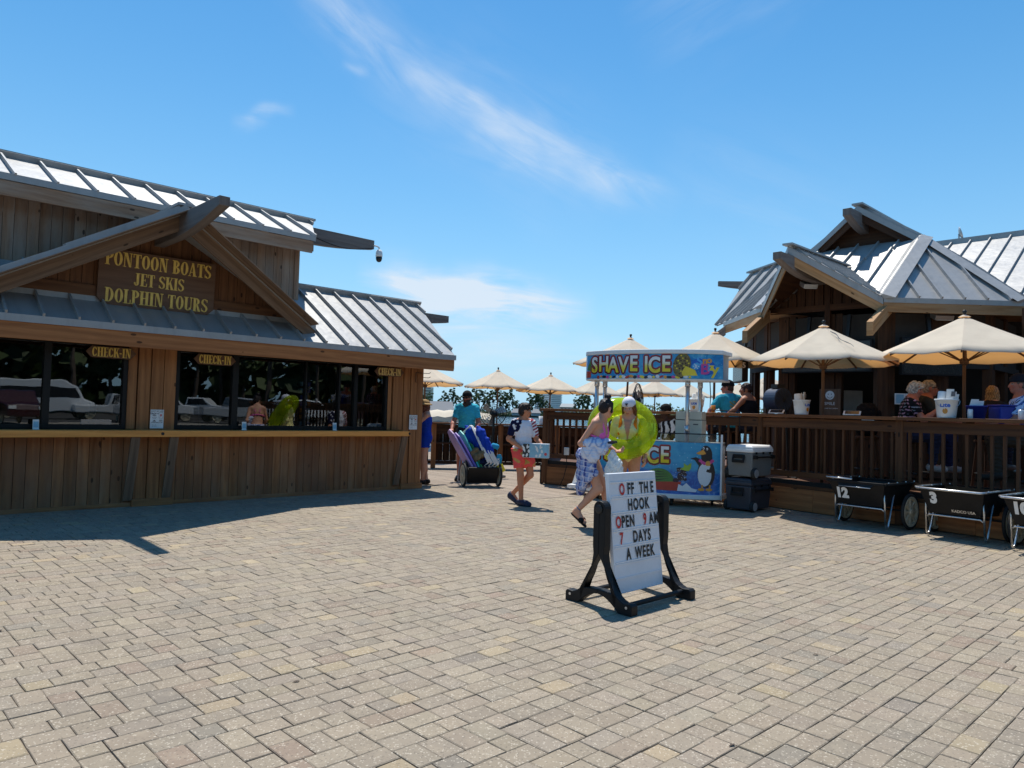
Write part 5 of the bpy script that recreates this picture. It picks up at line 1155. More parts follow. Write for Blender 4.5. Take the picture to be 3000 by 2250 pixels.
# ---------------------------------------------------------------- small things on the rail and the boardwalk
def bucket(label, loc, rz=0, items=0, s=1.0):
    t = thing('beer_bucket', label, 'bucket', loc, rz, 'white drink buckets on the railings', s); b = MB(); n = 22
    b.lathe([(0, 0), (.100, 0), (.104, .01), (.128, .215), (.136, .218), (.136, .235), (.126, .235), (.100, .02), (0, .015)], n); obj('pail', b, 'white_plastic', t, smooth=True)
    b = MB(); put_text(b, 'Lite', lambda x, y: Vector((.1225*sin((x-.045)/.12), -.1225*cos((x-.045)/.12), .158+y)) , size=.075, bold=.003); obj('lettering', b, 'print_blue', t); b = MB(); b.add([Vector((.1165*sin((x-.045)/.12), -.1165*cos((x-.045)/.12), .085+y)) for x, y in oval(.030, .034)], [list(range(20))]); obj('round_logo', b, 'amber', t)
    b = MB(); b.tube([(.135*cos(a), .135*sin(a)*.35-.05-.09*abs(sin(a)), .215-.10*sin(a)) for a in [pi*i/12 for i in range(13)]], .0035, 5); obj('bail', b, 'aluminium', t)
    if items >= 1:
        b = MB(); b.lathe([(.052, 0), (.056, .005), (.056, .235), (.052, .24), (.021, .24), (.021, .20)], 16, (-.055, .03, .09), axis=(.12, .1, 1)); obj('paper_roll', b, 'paper', t, smooth=True)
        for i in range(3): b = MB(); b.board((.02+.028*i, -.02+.03*i, .1), (.035+.035*i, -.03+.03*i, .36-.03*i), X1*.042, Vector((.001, .004, 0))); obj('menu_card', b, 'paper', t)
        b = MB(); b.board((.06, -.042, .27), (.066, -.045, .33), X1*.022, Y1*.0022); obj('menu_print', b, 'ink_grey', t)
    if items == 2:
        b = MB(); b.prism([Vector((.0+x, .02, .10+y)) for x, y in [(-.02, 0), (-.02, .16), (.0, .21), (.06, .25), (.12, .22), (.20, .15), (.22, .08), (.12, .12), (.08, 0)]], (0, .006, 0)); obj('card_hat', b, 'paper', t)
    return t
bucket('white Lite bucket with a paper roll on the rail above the beige ice machine', (3.28, 13.07, RH), -.3, 1, .98); bucket('white bucket with curved white cards on the rail beside the blue drum fan', (4.62, 11.74, RH), .9, 2); bucket('white Lite bucket with paper towels next to the woman holding a phone', (5.86, 9.93, RH), -.30, 1, 1.08)
for (x, y, lab) in ((4.36, 12.13, 'tablet lying on the rail just left of the bucket with white cards'), (5.10, 11.04, 'tablet lying on the rail in front of the black backpack')):
    t = thing('tablet', lab, 'tablet', (x, y, RH+.012), -.5, 'tablets on the rail'); b = MB(); b.board((-.12, 0, .03), (.12, 0, .03), Vector((0, .08, .028)), Vector((0, -.002, .006))); obj('case', b, 'paper', t, bevel=.004); b = MB(); b.board((-.095, -.003, .037), (.095, -.003, .037), Vector((0, .063, .022)), Vector((0, -.0005, .0015))); obj('screen', b, 'screen_dark', t)
def cup(name, label, loc, r, h, m, group=None):
    b = MB(); b.lathe([(r*.8, 0), (r*.82, .004), (r, h), (r*.95, h), (r*.78, .006), (0, .006)], 16); return single(name, b, m, label, 'cup', loc, 0, group, smooth=True)
cup('paper_cup', 'white paper cup on the low counter beside the timber rail behind the boy', (.80, 18.62, 1.13), .10, .22, 'paper')
b = MB(); b.lathe([(.026, 0), (.031, .01), (.031, .11), (.026, .122)], 14); c0 = single('drink_can', b, 'can_white', 'white can right of the bucket near the woman with the phone', 'can', (6.03, 9.69, RH), 0, 'cans on the rail', smooth=True)
copy_tree(c0, (6.36, 9.2, RH), 0, 'white can standing by itself between the parasol pole and the blue tub')
b = MB(); b.lathe([(.03, 0), (.038, .13)], 12); single('beer_glass', b, 'amber', 'glass of amber beer on the rail near the right canopy post', 'glass', (3.56, 13.0, RH), 0, smooth=True)
t = thing('blue_tub', 'big blue drinks tub behind the near parasol pole', 'tub', (6.62, 9.85, RH-.06)); b = MB(); b.prism([Vector((-.17, -.13, 0)), Vector((.17, -.13, 0)), Vector((.17, .13, 0)), Vector((-.17, .13, 0))], (0, 0, .24)); obj('body', b, 'blue_tub', t, bevel=.02); b = MB(); b.box(-.185, .185, -.145, .145, .235, .255); obj('rim', b, 'blue_tub', t, bevel=.008)
t = thing('blue_cup_stack', 'short blue bucket between the white bucket and the pole', 'bucket', (6.22, 9.86, RH-.04)); b = MB(); b.lathe([(.09, 0), (.125, .2), (.13, .2), (.13, .215), (.12, .215)], 18); obj('pail', b, 'blue_tub', t, smooth=True); b = MB(); b.board((-.09, -.02, .1), (-.03, -.02, .30), X1*.05, Y1*.003); b.board((.03, .0, .1), (.06, 0, .28), X1*.04, Y1*.003); obj('menu_card', b, 'paper', t)
# black backpack
# drum fan
t = thing('drum_fan', 'dark blue drum fan on a stand behind the rail', 'fan', (4.60, 12.75, 0), radians(22)); b = MB(); n = 26
b.lathe([(.185, -.15), (.20, -.14), (.20, .14), (.185, .15), (.185, .14), (.185, -.14)], n, (0, 0, 1.78), axis=(0, 1, 0)); obj('drum', b, 'fan_blue', t, smooth=False); b = MB()
for k in range(6): r = .04+.029*k; b.tube([(r*cos(a), -.15, 1.78+r*sin(a)) for a in [2*pi*i/24 for i in range(24)]], .004, 5, closed=True)
for k in range(8): a = k*pi/8; b.tube([(-.185*cos(a), -.152, 1.78-.185*sin(a)), (.185*cos(a), -.152, 1.78+.185*sin(a))], .004, 5)
obj('grille', b, 'black_metal', t); b = MB(); b.lathe([(0, -.08), (.06, -.07), (.06, .08)], 14, (0, 0, 1.78), axis=(0, 1, 0))
for k in range(4): a = k*pi/2+.3; d = Vector((cos(a), 0, sin(a))); s = Vector((-sin(a), .5, cos(a))).normalized(); b.board(d*.06+Z*1.78, d*.17+Z*1.78, s*.07, Y1*.004)
obj('blades', b, 'fan_blue', t); b = MB(); [b.tube([(sx*.19, 0, 1.65), (sx*.26, 0, FL), (sx*.26, -.2, FL)], .018, 8) for sx in (-1, 1)]; b.box(-.08, .08, -.08, .08, 1.98, 2.05); obj('stand', b, 'black_metal', t)
# round cage fans
def cage_fan(label, loc, rz, r, h, tilt=0):
    t = thing('pedestal_fan', label, 'fan', loc, rz, 'tall black cage fans'); C_ = Vector((0, 0, h)); b = MB(); R_ = Matrix.Rotation(tilt, 3, 'X')
    for sy in (-1, 1):
        for k in range(1, 7): rr_ = r*k/6; yy = sy*(.09*(1-(k/6)**2)+.01); b.tube([C_+R_ @ Vector((rr_*cos(a), yy, rr_*sin(a))) for a in [2*pi*i/28 for i in range(28)]], .0035 if k < 6 else .008, 4, closed=True)
        for k in range(16): a = 2*pi*k/16; b.tube([C_+R_ @ Vector((r*f*cos(a), sy*(.09*(1-f*f)+.012), r*f*sin(a))) for f in (.12, .4, .7, 1)], .003, 4)
    obj('cage', b, 'black_metal', t)
    b = MB()
    for k in range(3):
        a = 2*pi*k/3+.5; d = Vector((cos(a), 0, sin(a))); s = Vector((-sin(a), .45, cos(a))).normalized(); b.prism([C_+R_ @ (d*.05-s*.04), C_+R_ @ (d*.05+s*.04), C_+R_ @ (d*r*.9+s*.13), C_+R_ @ (d*r*.92-s*.04)], R_ @ Vector((0, .004, 0)))
    obj('blades', b, 'grey_metal', t)
    b = MB(); b.lathe([(0, -.05), (.07, -.04), (.08, .12), (.05, .20), (0, .21)], 16, C_, axis=R_ @ Vector((0, 1, 0))); obj('motor', b, 'black_plastic', t, smooth=True)
    b = MB(); b.tube([(0, .08, h-.05), (0, .08, .03)], .025, 10); b.lathe([(.30, 0), (.30, .03), (.06, .06)], 20, (0, .08, 0)); obj('stand', b, 'black_metal', t); return t
cage_fan('large round cage fan on a stand between the man and the boy', (-.40, 16.35, 0), radians(195), .30, 1.40, -.15); cage_fan('tall black cage fan seen edge-on behind the girl in the white cap', (2.50, 14.6, FL), radians(68), .34, 1.28)
# service wires and an outlet box on the deck skirt
t = thing('outlet_box', 'grey outlet box with a hanging cable on the deck post behind the boy', 'outlet', KA+(KB-KA)*.13+Vector((-.06, -.09, .62))); b = MB(); b.box(-.05, .05, -.06, 0, 0, .15); obj('box', b, 'grey_metal', t, bevel=.006); b = MB(); b.tube([(0, -.03, 0), (.01, -.05, -.2), (-.05, -.06, -.45), (-.12, -.08, -.60)], .008, 6); obj('cable', b, 'black_plastic', t)
b = MB(); p0 = CT+Matrix.Rotation(CB, 3, 'Z') @ Vector((.95, .2, 2.05)); b.tube([p0, p0+Vector((.03, .05, -.25)), p0+Vector((.06, .2, -.48)), Vector((3.86, 12.50, RH+.03)), Vector((3.86, 12.42, RH-.3))], .008, 6); single('power_cord', b, 'black_plastic', 'black power cord drooping from the canopy to the rail', 'cord')
b = MB()
rr = random.Random(4)
for i in range(10):
    x, y = [(-1.1, 3.9), (1.9, 4.6), (-.75, 2.95), (2.4, 6.1), (-2.6, 6.4), (.5, 7.2), (3.4, 7.6), (-3.1, 4.6), (-.06, 2.75), (1.0, 3.3)][i]
    a = rr.uniform(0, 3); c_, s_ = cos(a), sin(a); pts = [(.0, .0), (.02, .007), (.045, .004), (.03, -.008)]; b.prism([Vector((x+px*c_-py*s_, y+px*s_+py*c_, .004+.003*(k % 2))) for k, (px, py) in enumerate(pts)], (0, 0, .002))
o = obj('leaf_litter', b, 'bark'); o['kind'] = 'stuff'

# ---------------------------------------------------------------- pontoon boats at the dock
def pontoon(label, loc, rz, seat_mats, L=6.0):
    t = thing('pontoon_boat', label, 'boat', loc, rz, 'pontoon boats at the dock'); b = MB(); [b.lathe([(.05, -L/2-.3), (.3, -L/2+.2), (.3, L/2-.4), (.04, L/2+.3)], 14, (0, sy*.85, .15), axis=(1, 0, 0)) for sy in (-1, 1)]; obj('pontoon', b, 'aluminium', t, smooth=True)
    b = MB(); b.box(-L/2, L/2, -1.25, 1.25, .42, .52); obj('deck', b, 'boat_white', t)
    b = MB(); [b.box(-L/2+.2, L/2-.4, sy*1.2-.03, sy*1.2+.03, .6, 1.22) for sy in (-1, 1)]; b.box(L/2-.45, L/2-.39, -1.2, 1.2, .6, 1.22); obj('side_panel', b, 'boat_white', t)
    b = MB(); [b.tube([(-L/2+.2, sy*1.2, 1.27), (L/2-.4, sy*1.2, 1.27)], .025, 6) for sy in (-1, 1)]; [b.tube([(x, sy*1.2, .52), (x, sy*1.2, 1.27)], .02, 6) for sy in (-1, 1) for x in (-2.6, -1.3, 0, 1.3, 2.5)]; obj('rail', b, 'aluminium', t)
    for i, m_ in enumerate(seat_mats): b = MB(); x = -2.3+i*1.05; b.box(x, x+.6, -.9+(i % 2)*.9, -.2+(i % 2)*.9, .52, 1.0); b.box(x, x+.15, -.9+(i % 2)*.9, -.2+(i % 2)*.9, 1.0, 1.5); obj('seat', b, m_, t, bevel=.05)
    b = MB(); b.box(.3, .8, -.3, .4, .52, 1.4); obj('console', b, 'boat_white', t, bevel=.06)
    b = MB(); V_ = []; nx, ny = 12, 8
    for i in range(nx+1):
        for j in range(ny+1):
            u_, w_ = i/nx*2-1, j/ny*2-1; V_.append((u_*1.65-.6, w_*1.28, 2.74-.10*u_**4-.26*abs(w_)**3-.05*sin(u_*3*pi)**2))
    Fc = [[i*(ny+1)+j, (i+1)*(ny+1)+j, (i+1)*(ny+1)+j+1, i*(ny+1)+j+1] for i in range(nx) for j in range(ny)]; k = len(V_); V_ += [(x, y, z-.16) for x, y, z in V_[:k] ]
    b.add(V_[:k], Fc); edge = [i*(ny+1) for i in range(nx+1)]; b.add([V_[e] for e in edge]+[(V_[e][0], V_[e][1]-.02, V_[e][2]-.17) for e in edge], [[i, i+1, nx+2+i, nx+1+i] for i in range(nx)]); edge = [i*(ny+1)+ny for i in range(nx+1)]; b.add([V_[e] for e in edge]+[(V_[e][0], V_[e][1]+.02, V_[e][2]-.17) for e in edge], [[i, i+1, nx+2+i, nx+1+i] for i in range(nx)])
    obj('bimini', b, 'bimini', t, smooth=True)
    b = MB(); [b.tube([(x0, sy*1.2, 1.27), (x1, sy*1.24, 2.5)], .02, 6) for sy in (-1, 1) for x0, x1 in ((-.6, -2.1), (-.6, .9), (-.6, -.6))]; obj('bimini_frame', b, 'aluminium', t); return t
pontoon('pontoon boat with a cream bimini behind the man in turquoise', (-1.9, 30.5, -1.3), .12, ['boat_purple', 'boat_blue', 'boat_red', 'boat_blue']); pontoon('second pontoon boat with a cream bimini, farther left behind the parasol pole', (-4.6, 35, -1.3), .15, ['boat_red', 'boat_purple', 'boat_blue'])
b = MB()
for i in range(40): b.board((-14+i*.5, 26.2, -.35), (-14+i*.5, 28.0, -.35), X1*.24, Z*.02)
[b.lathe([(.13, -1.6), (.13, .5)], 10, (-13+i*3, 28.1, 0)) for i in range(7)]; single('dock', b, 'deck_wood', 'grey timber dock on piles behind the boardwalk railing', 'dock')

# ---------------------------------------------------------------- trees
def pine(name, H, seed, crown=.55, spread=.22, label='', n=None, leaf=.62):
    r_ = random.Random(seed); t = thing(name, label, 'tree', (0, 0, 0), 0, 'pines along the far shore'); b = MB(); lean = (r_.uniform(-.05, .05), r_.uniform(-.04, .04))
    path = [(lean[0]*H*f+.12*sin(f*5+seed), lean[1]*H*f, H*f) for f in [i/8 for i in range(9)]]; b.tube(path, [.17*(1-.75*i/8)*H/11 for i in range(9)], 7)
    pt = lambda f: Vector(path[min(7, int(f*8))]).lerp(Vector(path[min(8, int(f*8)+1)]), f*8-int(f*8)); blobs = []; nb = int(15+crown*16)
    for i in range(nb):
        f = 1-crown*(i/nb)**.85; a = r_.uniform(0, 2*pi); prof = sin(min(1, (1-f)/crown*1.05+.12)*pi)**.55; rad = H*spread*prof*r_.uniform(.35, 1.0); c_ = pt(min(f, .985)); e_ = c_+Vector((cos(a)*rad, sin(a)*rad, H*.035*r_.uniform(-.4, 1.3)))
        if rad > .3: b.tube([c_-Z*.2, c_.lerp(e_, .5)+Z*.05, e_], [.045*H/11, .03*H/11, .012], 4)
        blobs.append((e_, H*spread*r_.uniform(.20, .42)))
    obj('trunk', b, 'bark', t); b = MB(); V_, Fc = [], []
    for c_, R_ in blobs:
        tn = r_.random()
        for k in range(int(52*(R_/.9)**1.1)+24):
            d = Vector((r_.gauss(0, 1), r_.gauss(0, 1), r_.gauss(0, .62))); d = d.normalized()*R_*r_.random()**.45; p = c_+Vector((d.x, d.y, d.z*.72)); x = Vector((r_.gauss(0, 1), r_.gauss(0, 1), r_.gauss(0, .7))).normalized(); y = x.orthogonal().normalized(); y = y*cos(k)+x.cross(y)*sin(k); s_ = leaf*r_.uniform(.55, 1.1)
            b.poly([p-x*s_*.5-y*s_*.22, p+x*s_*.5-y*s_*.1, p+x*s_*.42+y*s_*.26, p-x*s_*.3+y*s_*.24], 0, min(1, max(0, tn*.5+r_.random()*.5)))
    obj('crown', b, 'pine_leaf', t); return t
protos = [pine('pine_tree', 11.5, 3, .62, .17), pine('pine_tree', 12.5, 8, .5, .15), pine('pine_tree', 10, 14, .7, .21), pine('pine_tree', 13, 21, .42, .16), pine('pine_tree', 11, 33, .6, .13)]
words = ['tall thin', 'leaning', 'broad-crowned', 'bare-trunked', 'slender']
rt = random.Random(9); used = set(); first_i = {}
spots = []
def sx(px, d): return (px-1500)/2160*d
for px, hh, d, k in ((1249, .62, 230, 2), (1263, .62, 235, 0), (1290, 0.78, 380, 2), (1302, .98, 380, 0), (1316, .9, 384, 4), (1329, 1.05, 382, 1), (1340, .93, 385, 2), (1352, .80, 390, 0), (1312, .55, 379, 2), (1327, .62, 379, 0),
        (1388, 1.0, 380, 2), (1398, 1.1, 384, 1), (1408, .96, 380, 3), (1418, 1.05, 386, 0), (1427, .92, 380, 2), (1436, 1.08, 383, 4), (1446, 1.0, 388, 1), (1456, 1.02, 380, 3), (1466, 1.06, 384, 0), (1476, .95, 380, 1), (1486, 1.0, 382, 2), (1496, 1.03, 386, 3), (1504, .9, 380, 4), (1510, .75, 383, 2), (1518, .66, 380, 0), (1400, .7, 378, 2), (1432, .62, 378, 2), (1470, .66, 378, 2), (1492, .6, 378, 0),
        (1535, .45, 385, 2), (1552, .98, 380, 0), (1560, .88, 383, 2), (1568, 1.0, 380, 1), (1576, .94, 386, 3), (1584, .98, 380, 0), (1592, .9, 382, 4), (1600, .8, 380, 2), (1608, .62, 384, 0), (1618, .5, 380, 2), (1556, .6, 377, 2), (1588, .58, 377, 2),
        (1690, .8, 330, 2), (1700, .98, 335, 0), (1709, .94, 330, 4), (1718, 1.0, 338, 2), (1727, .86, 330, 1), (1739, .7, 334, 2)):
    spots.append((sx(px, d), d, hh*1.0, k))
side = lambda x: 'left shore' if x < -25 else ('middle shore' if x < 2 else ('shore in front of the towers' if x < 22 else 'shore behind the shave ice cart'))
for i, (x, y, s_, k) in enumerate(spots):
    lab = 'one of the %s pines of middling height on the %s' % (words[k], side(x)); o = protos[k]
    hgt = 'short' if s_ < .7 else ('tall' if s_ > .97 else 'mid-sized')
    lab = '%s %s pine on the %s, number of similar ones around it' % (hgt, words[k] if not (hgt == 'tall' and k == 0) else 'thin', side(x)); lab = lab.replace(', number of similar ones around it', '')
    z = -.5; sc = (1.0, 1.0, 1.0)
    if k not in first_i: first_i[k] = 1; o.location = (x, y, z); o.scale = (s_,)*3; o['label'] = lab
    else: copy_tree(o, (x, y, z), rt.uniform(0, 6), lab, s_)
# low growth along the far shore
b = MB(); rs = random.Random(6)
for i in range(9000):
    px = rs.uniform(-125, 330); y = 373+rs.uniform(0, 14); h = rs.uniform(.2, 4.6)*(.6+.6*abs(sin(px*.13))); p = Vector((px, y, -.4+h*rs.random()))
    x_ = Vector((rs.gauss(0, 1), rs.gauss(0, .6), rs.gauss(0, .5))).normalized(); y_ = x_.orthogonal().normalized(); s_ = rs.uniform(.5, 1.3)
    b.poly([p-x_*s_*.5-y_*s_*.3, p+x_*s_*.5-y_*s_*.2, p+x_*s_*.4+y_*s_*.35, p-x_*s_*.4+y_*s_*.3], 0, rs.random())
for i in range(3600):
    px = rs.uniform(40, 330); y = 560+rs.uniform(0, 30); h = rs.uniform(2, 12)*(.7+.3*sin(px*.07)); p = Vector((px, y, h*rs.random()**.6)); x_ = Vector((rs.gauss(0, 1), rs.gauss(0, .6), rs.gauss(0, .5))).normalized(); y_ = x_.orthogonal().normalized(); s_ = rs.uniform(1.2, 2.6)
    b.poly([p-x_*s_*.5-y_*s_*.3, p+x_*s_*.5-y_*s_*.2, p+x_*s_*.4+y_*s_*.35, p-x_*s_*.4+y_*s_*.3], 0, rs.random())
o = obj('shore_thicket', b, 'pine_leaf'); o['kind'] = 'stuff'; o['label'] = 'green thicket along the far shore'

# ---------------------------------------------------------------- far buildings
def tower(label, x, y, w, d, h, mats, floors, rz=0, face=None):
    t = thing('apartment_tower', label, 'tower', (x, y, -2), rz, 'tower blocks beyond the water'); b = MB(); b.box(-w/2, w/2, -d/2, d/2, 0, h); obj('wall', b, mats[0], t); b = MB(); fh = h/floors
    for i in range(1, floors): b.box(-w/2-.8, w/2+.8, -d/2-1.6, -d/2, i*fh-.25, i*fh+.9)
    obj('balconies', b, mats[1], t); b = MB()
    for i in range(floors): b.box(-w/2+1, w/2-1, -d/2-.12, -d/2+.1, i*fh+1.2, i*fh+fh-.6)
    obj('windows', b, 'glass_far', t); b = MB(); b.box(-w/4, w/4, -d/4, d/4, h, h+4); obj('roof_room', b, mats[0], t); b = MB(); b.box(w/2, w/2+.15, -d/2, d/2, 0, h); obj('side_wall', b, mats[2], t)
tower('beige tower block rising left of the parasol pole by the check-in building', sx(1255, 700), 700, 8.5, 12, 24, ('tower_beige', 'tower_beige', 'tower_beige'), 9); tower('blue-grey tower block behind the beige one at the building corner', sx(1241, 760), 760, 7, 12, 23, ('tower_blue', 'tower_blue', 'tower_blue'), 9)
tower('white and blue apartment tower with balconies right of the boy', sx(1627, 900), 900, 13, 14, 33, ('tower_white', 'tower_white', 'tower_blue'), 15, .12); tower('pale tower mostly hidden by pines above the boy', sx(1590, 930), 930, 18, 14, 32, ('tower_white', 'tower_white', 'tower_white'), 14)
t = thing('lake_house', 'grey lake house with a pale metal roof and a gabled glass end', 'house', (sx(1288, 125), 125, -.6), .25); b = MB(); b.box(-1.9, 1.9, -2.2, 2.2, 0, 1.6); b.prism([Vector((1.9, -2.2, 1.6)), Vector((1.9, 2.2, 1.6)), Vector((1.9, 0, 3.2))], (.01, 0, 0)); obj('wall', b, 'house_siding', t); b = MB(); [b.prism([Vector((-2.2, sy*2.6, 1.45)), Vector((2.3, sy*2.6, 1.45)), Vector((2.3, 0, 3.3)), Vector((-2.2, 0, 3.3))], (0, 0, .1)) for sy in (-1, 1)]; obj('roof', b, 'house_roof', t)
b = MB(); [b.box(x, x+.55, -2.24, -2.2, .4, 1.3) for x in (.1, .9)]; [b.box(1.91, 1.95, y0, y0+.8, .4, 1.3) for y0 in (-1.6, -.5, .6)]; obj('window', b, 'glass_far', t)
b = MB(); b.box(-2.2, 2.2, -1.6, 1.6, 0, 1.0); V_ = []; 
t = thing('white_pavilion', 'white tent-like roof beside the lake house', 'tent', (sx(1343, 120), 120, -.4)); obj('wall', b, 'boat_white', t); b = MB(); b.prism([Vector((-2.4, -1.8, 1.0)), Vector((2.4, -1.8, 1.0)), Vector((1.5, -.3, 1.75)), Vector((-1.5, -.3, 1.75))], (0, .02, 0)); b.prism([Vector((-2.4, -1.8, 1.0)), Vector((2.4, -1.8, 1.0)), Vector((2.4, 1.8, 1.0)), Vector((-2.4, 1.8, 1.0))], (0, 0, .08)); b.prism([Vector((-1.5, -.3, 1.75)), Vector((1.5, -.3, 1.75)), Vector((2.4, 1.8, 1.0)), Vector((-2.4, 1.8, 1.0))], (0, 0, .05)); obj('roof', b, 'boat_white', t)
def shore_house(label, px, y, w, h, rm, wm='house_siding'):
    t = thing('shore_house', label, 'house', (sx(px, y), y, -.5)); b = MB(); b.box(-w/2, w/2, -3, 3, 0, h); obj('wall', b, wm, t); b = MB(); [b.prism([Vector((-w/2-.5, sy*3.6, h-.1)), Vector((w/2+.5, sy*3.6, h-.1)), Vector((w/2-1, 0, h+1.9)), Vector((-w/2+1, 0, h+1.9))], (0, 0, .15)) for sy in (-1, 1)]; obj('roof', b, rm, t)
    b = MB(); n = int(w/2); [b.box(-w/2+.6+i*2, -w/2+1.6+i*2, -3.05, -3, .8, h-.6) for i in range(n)]; obj('window', b, 'glass_far', t)
shore_house('low boathouse on the far shore right of the cage fan', 1514, 368, 4.2, 1.3, 'house_roof'); shore_house('pale two-part boathouse on the far shore beside the boy face', 1572, 366, 4.2, 1.4, 'house_roof', 'house_siding'); shore_house('grey-roofed house on the far shore behind the timber rail', 1665, 420, 9, 5.2, 'house_siding', 'house_siding'); shore_house('brown-roofed house on the far shore under the shave ice canopy', 1828, 180, 4.0, 2.6, 'brown_roof', 'tower_beige')

# ---------------------------------------------------------------- the car park behind the photographer, seen mirrored in the windows
plain('car_white', (.74, .75, .76), .25, 0, .03, 2, coat=.6); plain('car_red', (.045, .008, .008), .25, 0, .05, 2, coat=.6); plain('car_silver', (.42, .43, .45), .25, .3, .04, 2, coat=.6)
def vehicle(name, label, loc, rz, paint, kind):
    t = thing(name, label, 'car', loc, rz, 'vehicles in the car park'); w = .95
    prof = {'pickup': [(-2.8, .5), (-2.8, 1.05), (-.9, 1.1), (-.75, 1.15), (-.55, 1.85), (.75, 1.85), (1.35, 1.2), (2.6, 1.1), (2.75, .85), (2.75, .45)], 'suv': [(-2.4, .5), (-2.45, 1.0), (-2.3, 1.8), (.6, 1.85), (1.3, 1.2), (2.3, 1.08), (2.45, .8), (2.45, .45)], 'van': [(-3.2, .5), (-3.2, 2.7), (1.2, 2.75), (1.9, 2.3), (2.3, 1.4), (3.0, 1.2), (3.1, .5)]}[kind]
    b = MB(); b.prism([Vector((x, -w, z)) for x, z in prof], (0, 2*w, 0)); obj('body', b, paint, t, bevel=.07)
    win = {'pickup': [(-.55, 1.2), (-.42, 1.75), (.68, 1.75), (1.12, 1.2)], 'suv': [(-2.15, 1.15), (-2.05, 1.72), (.52, 1.75), (1.05, 1.2)], 'van': [(-2.6, 1.5), (-2.6, 2.2), (1.0, 2.25), (1.75, 2.2), (2.1, 1.5)]}[kind]
    b = MB(); b.prism([Vector((x, -w-.006, z)) for x, z in win], (0, 2*w+.012, 0)); obj('window', b, 'tv_black', t)
    for x in (prof[0][0]+1.0, prof[-1][0]-.95):
        for sy in (-1, 1): wheel(t, Vector((x, sy*.88, .37)), (0, 1, 0), .37, 6)
    for sy in (-1, 1): b = MB(); b.box(prof[-1][0]-.06, prof[-1][0]+.02, sy*.7-.18, sy*.7+.18, .85, 1.02); obj('headlight', b, 'paper', t)
vehicle('parked_pickup', 'white pickup truck mirrored in the right part of the left window', (37, -14.6, 0), .9, 'car_white', 'pickup'); vehicle('parked_suv', 'white SUV mirrored beside the pickup truck', (38.5, -12.2, 0), .8, 'car_white', 'suv'); vehicle('parked_suv', 'dark red SUV mirrored at the far left of the windows', (23.5, -12.6, 0), 2.2, 'car_red', 'suv'); vehicle('camper_van', 'white camper van mirrored in the left window', (35.5, -19.0, 0), .9, 'car_white', 'van'); vehicle('parked_suv', 'grey SUV mirrored low between the camper van and the white pickup', (34, -11.5, 0), 2.4, 'car_silver', 'suv'); vehicle('parked_pickup', 'white pickup truck parked farthest off in the mirrored car park', (45, -12.5, 0), 1.4, 'car_white', 'pickup'); vehicle('parked_suv', 'white SUV mirrored left of the check-in plaque in the middle window', (42, -2.5, 0), .6, 'car_white', 'suv'); vehicle('parked_suv', 'dark red SUV mirrored behind the silver pickup truck', (43, 2.6, 0), .9, 'car_red', 'suv'); vehicle('parked_pickup', 'silver pickup truck mirrored in the middle window', (38.6, -6.5, 0), .8, 'car_silver', 'pickup')
rt = random.Random(12)
for i in range(46):
    a = radians(72+i*2.6+rt.uniform(-1, 1)); d = rt.uniform(54, 70); x, y = d*sin(a), d*cos(a); k = i % 5
    c_ = copy_tree(protos[k], (x, y, 0), rt.uniform(0, 6), '%s pine behind the car park, seen mirrored in the windows' % words[k].capitalize().lower(), rt.uniform(.95, 1.35)); c_['group'] = 'pines behind the car park'
b = MB(); rs = random.Random(16)
for i in range(6500):
    a = radians(rs.uniform(68, 196)); d = rs.uniform(66, 78); p = Vector((d*sin(a), d*cos(a), rs.random()*14)); x_ = Vector((rs.gauss(0, 1), rs.gauss(0, 1), rs.gauss(0, .6))).normalized(); y_ = x_.orthogonal().normalized(); s_ = rs.uniform(1.2, 2.5); b.poly([p-x_*s_*.5-y_*s_*.4, p+x_*s_*.5-y_*s_*.3, p+x_*s_*.4+y_*s_*.45, p-x_*s_*.4+y_*s_*.4], 0, rs.random())
o = obj('pine_wood', b, 'pine_leaf'); o['kind'] = 'stuff'; o['label'] = 'pine wood behind the car park'
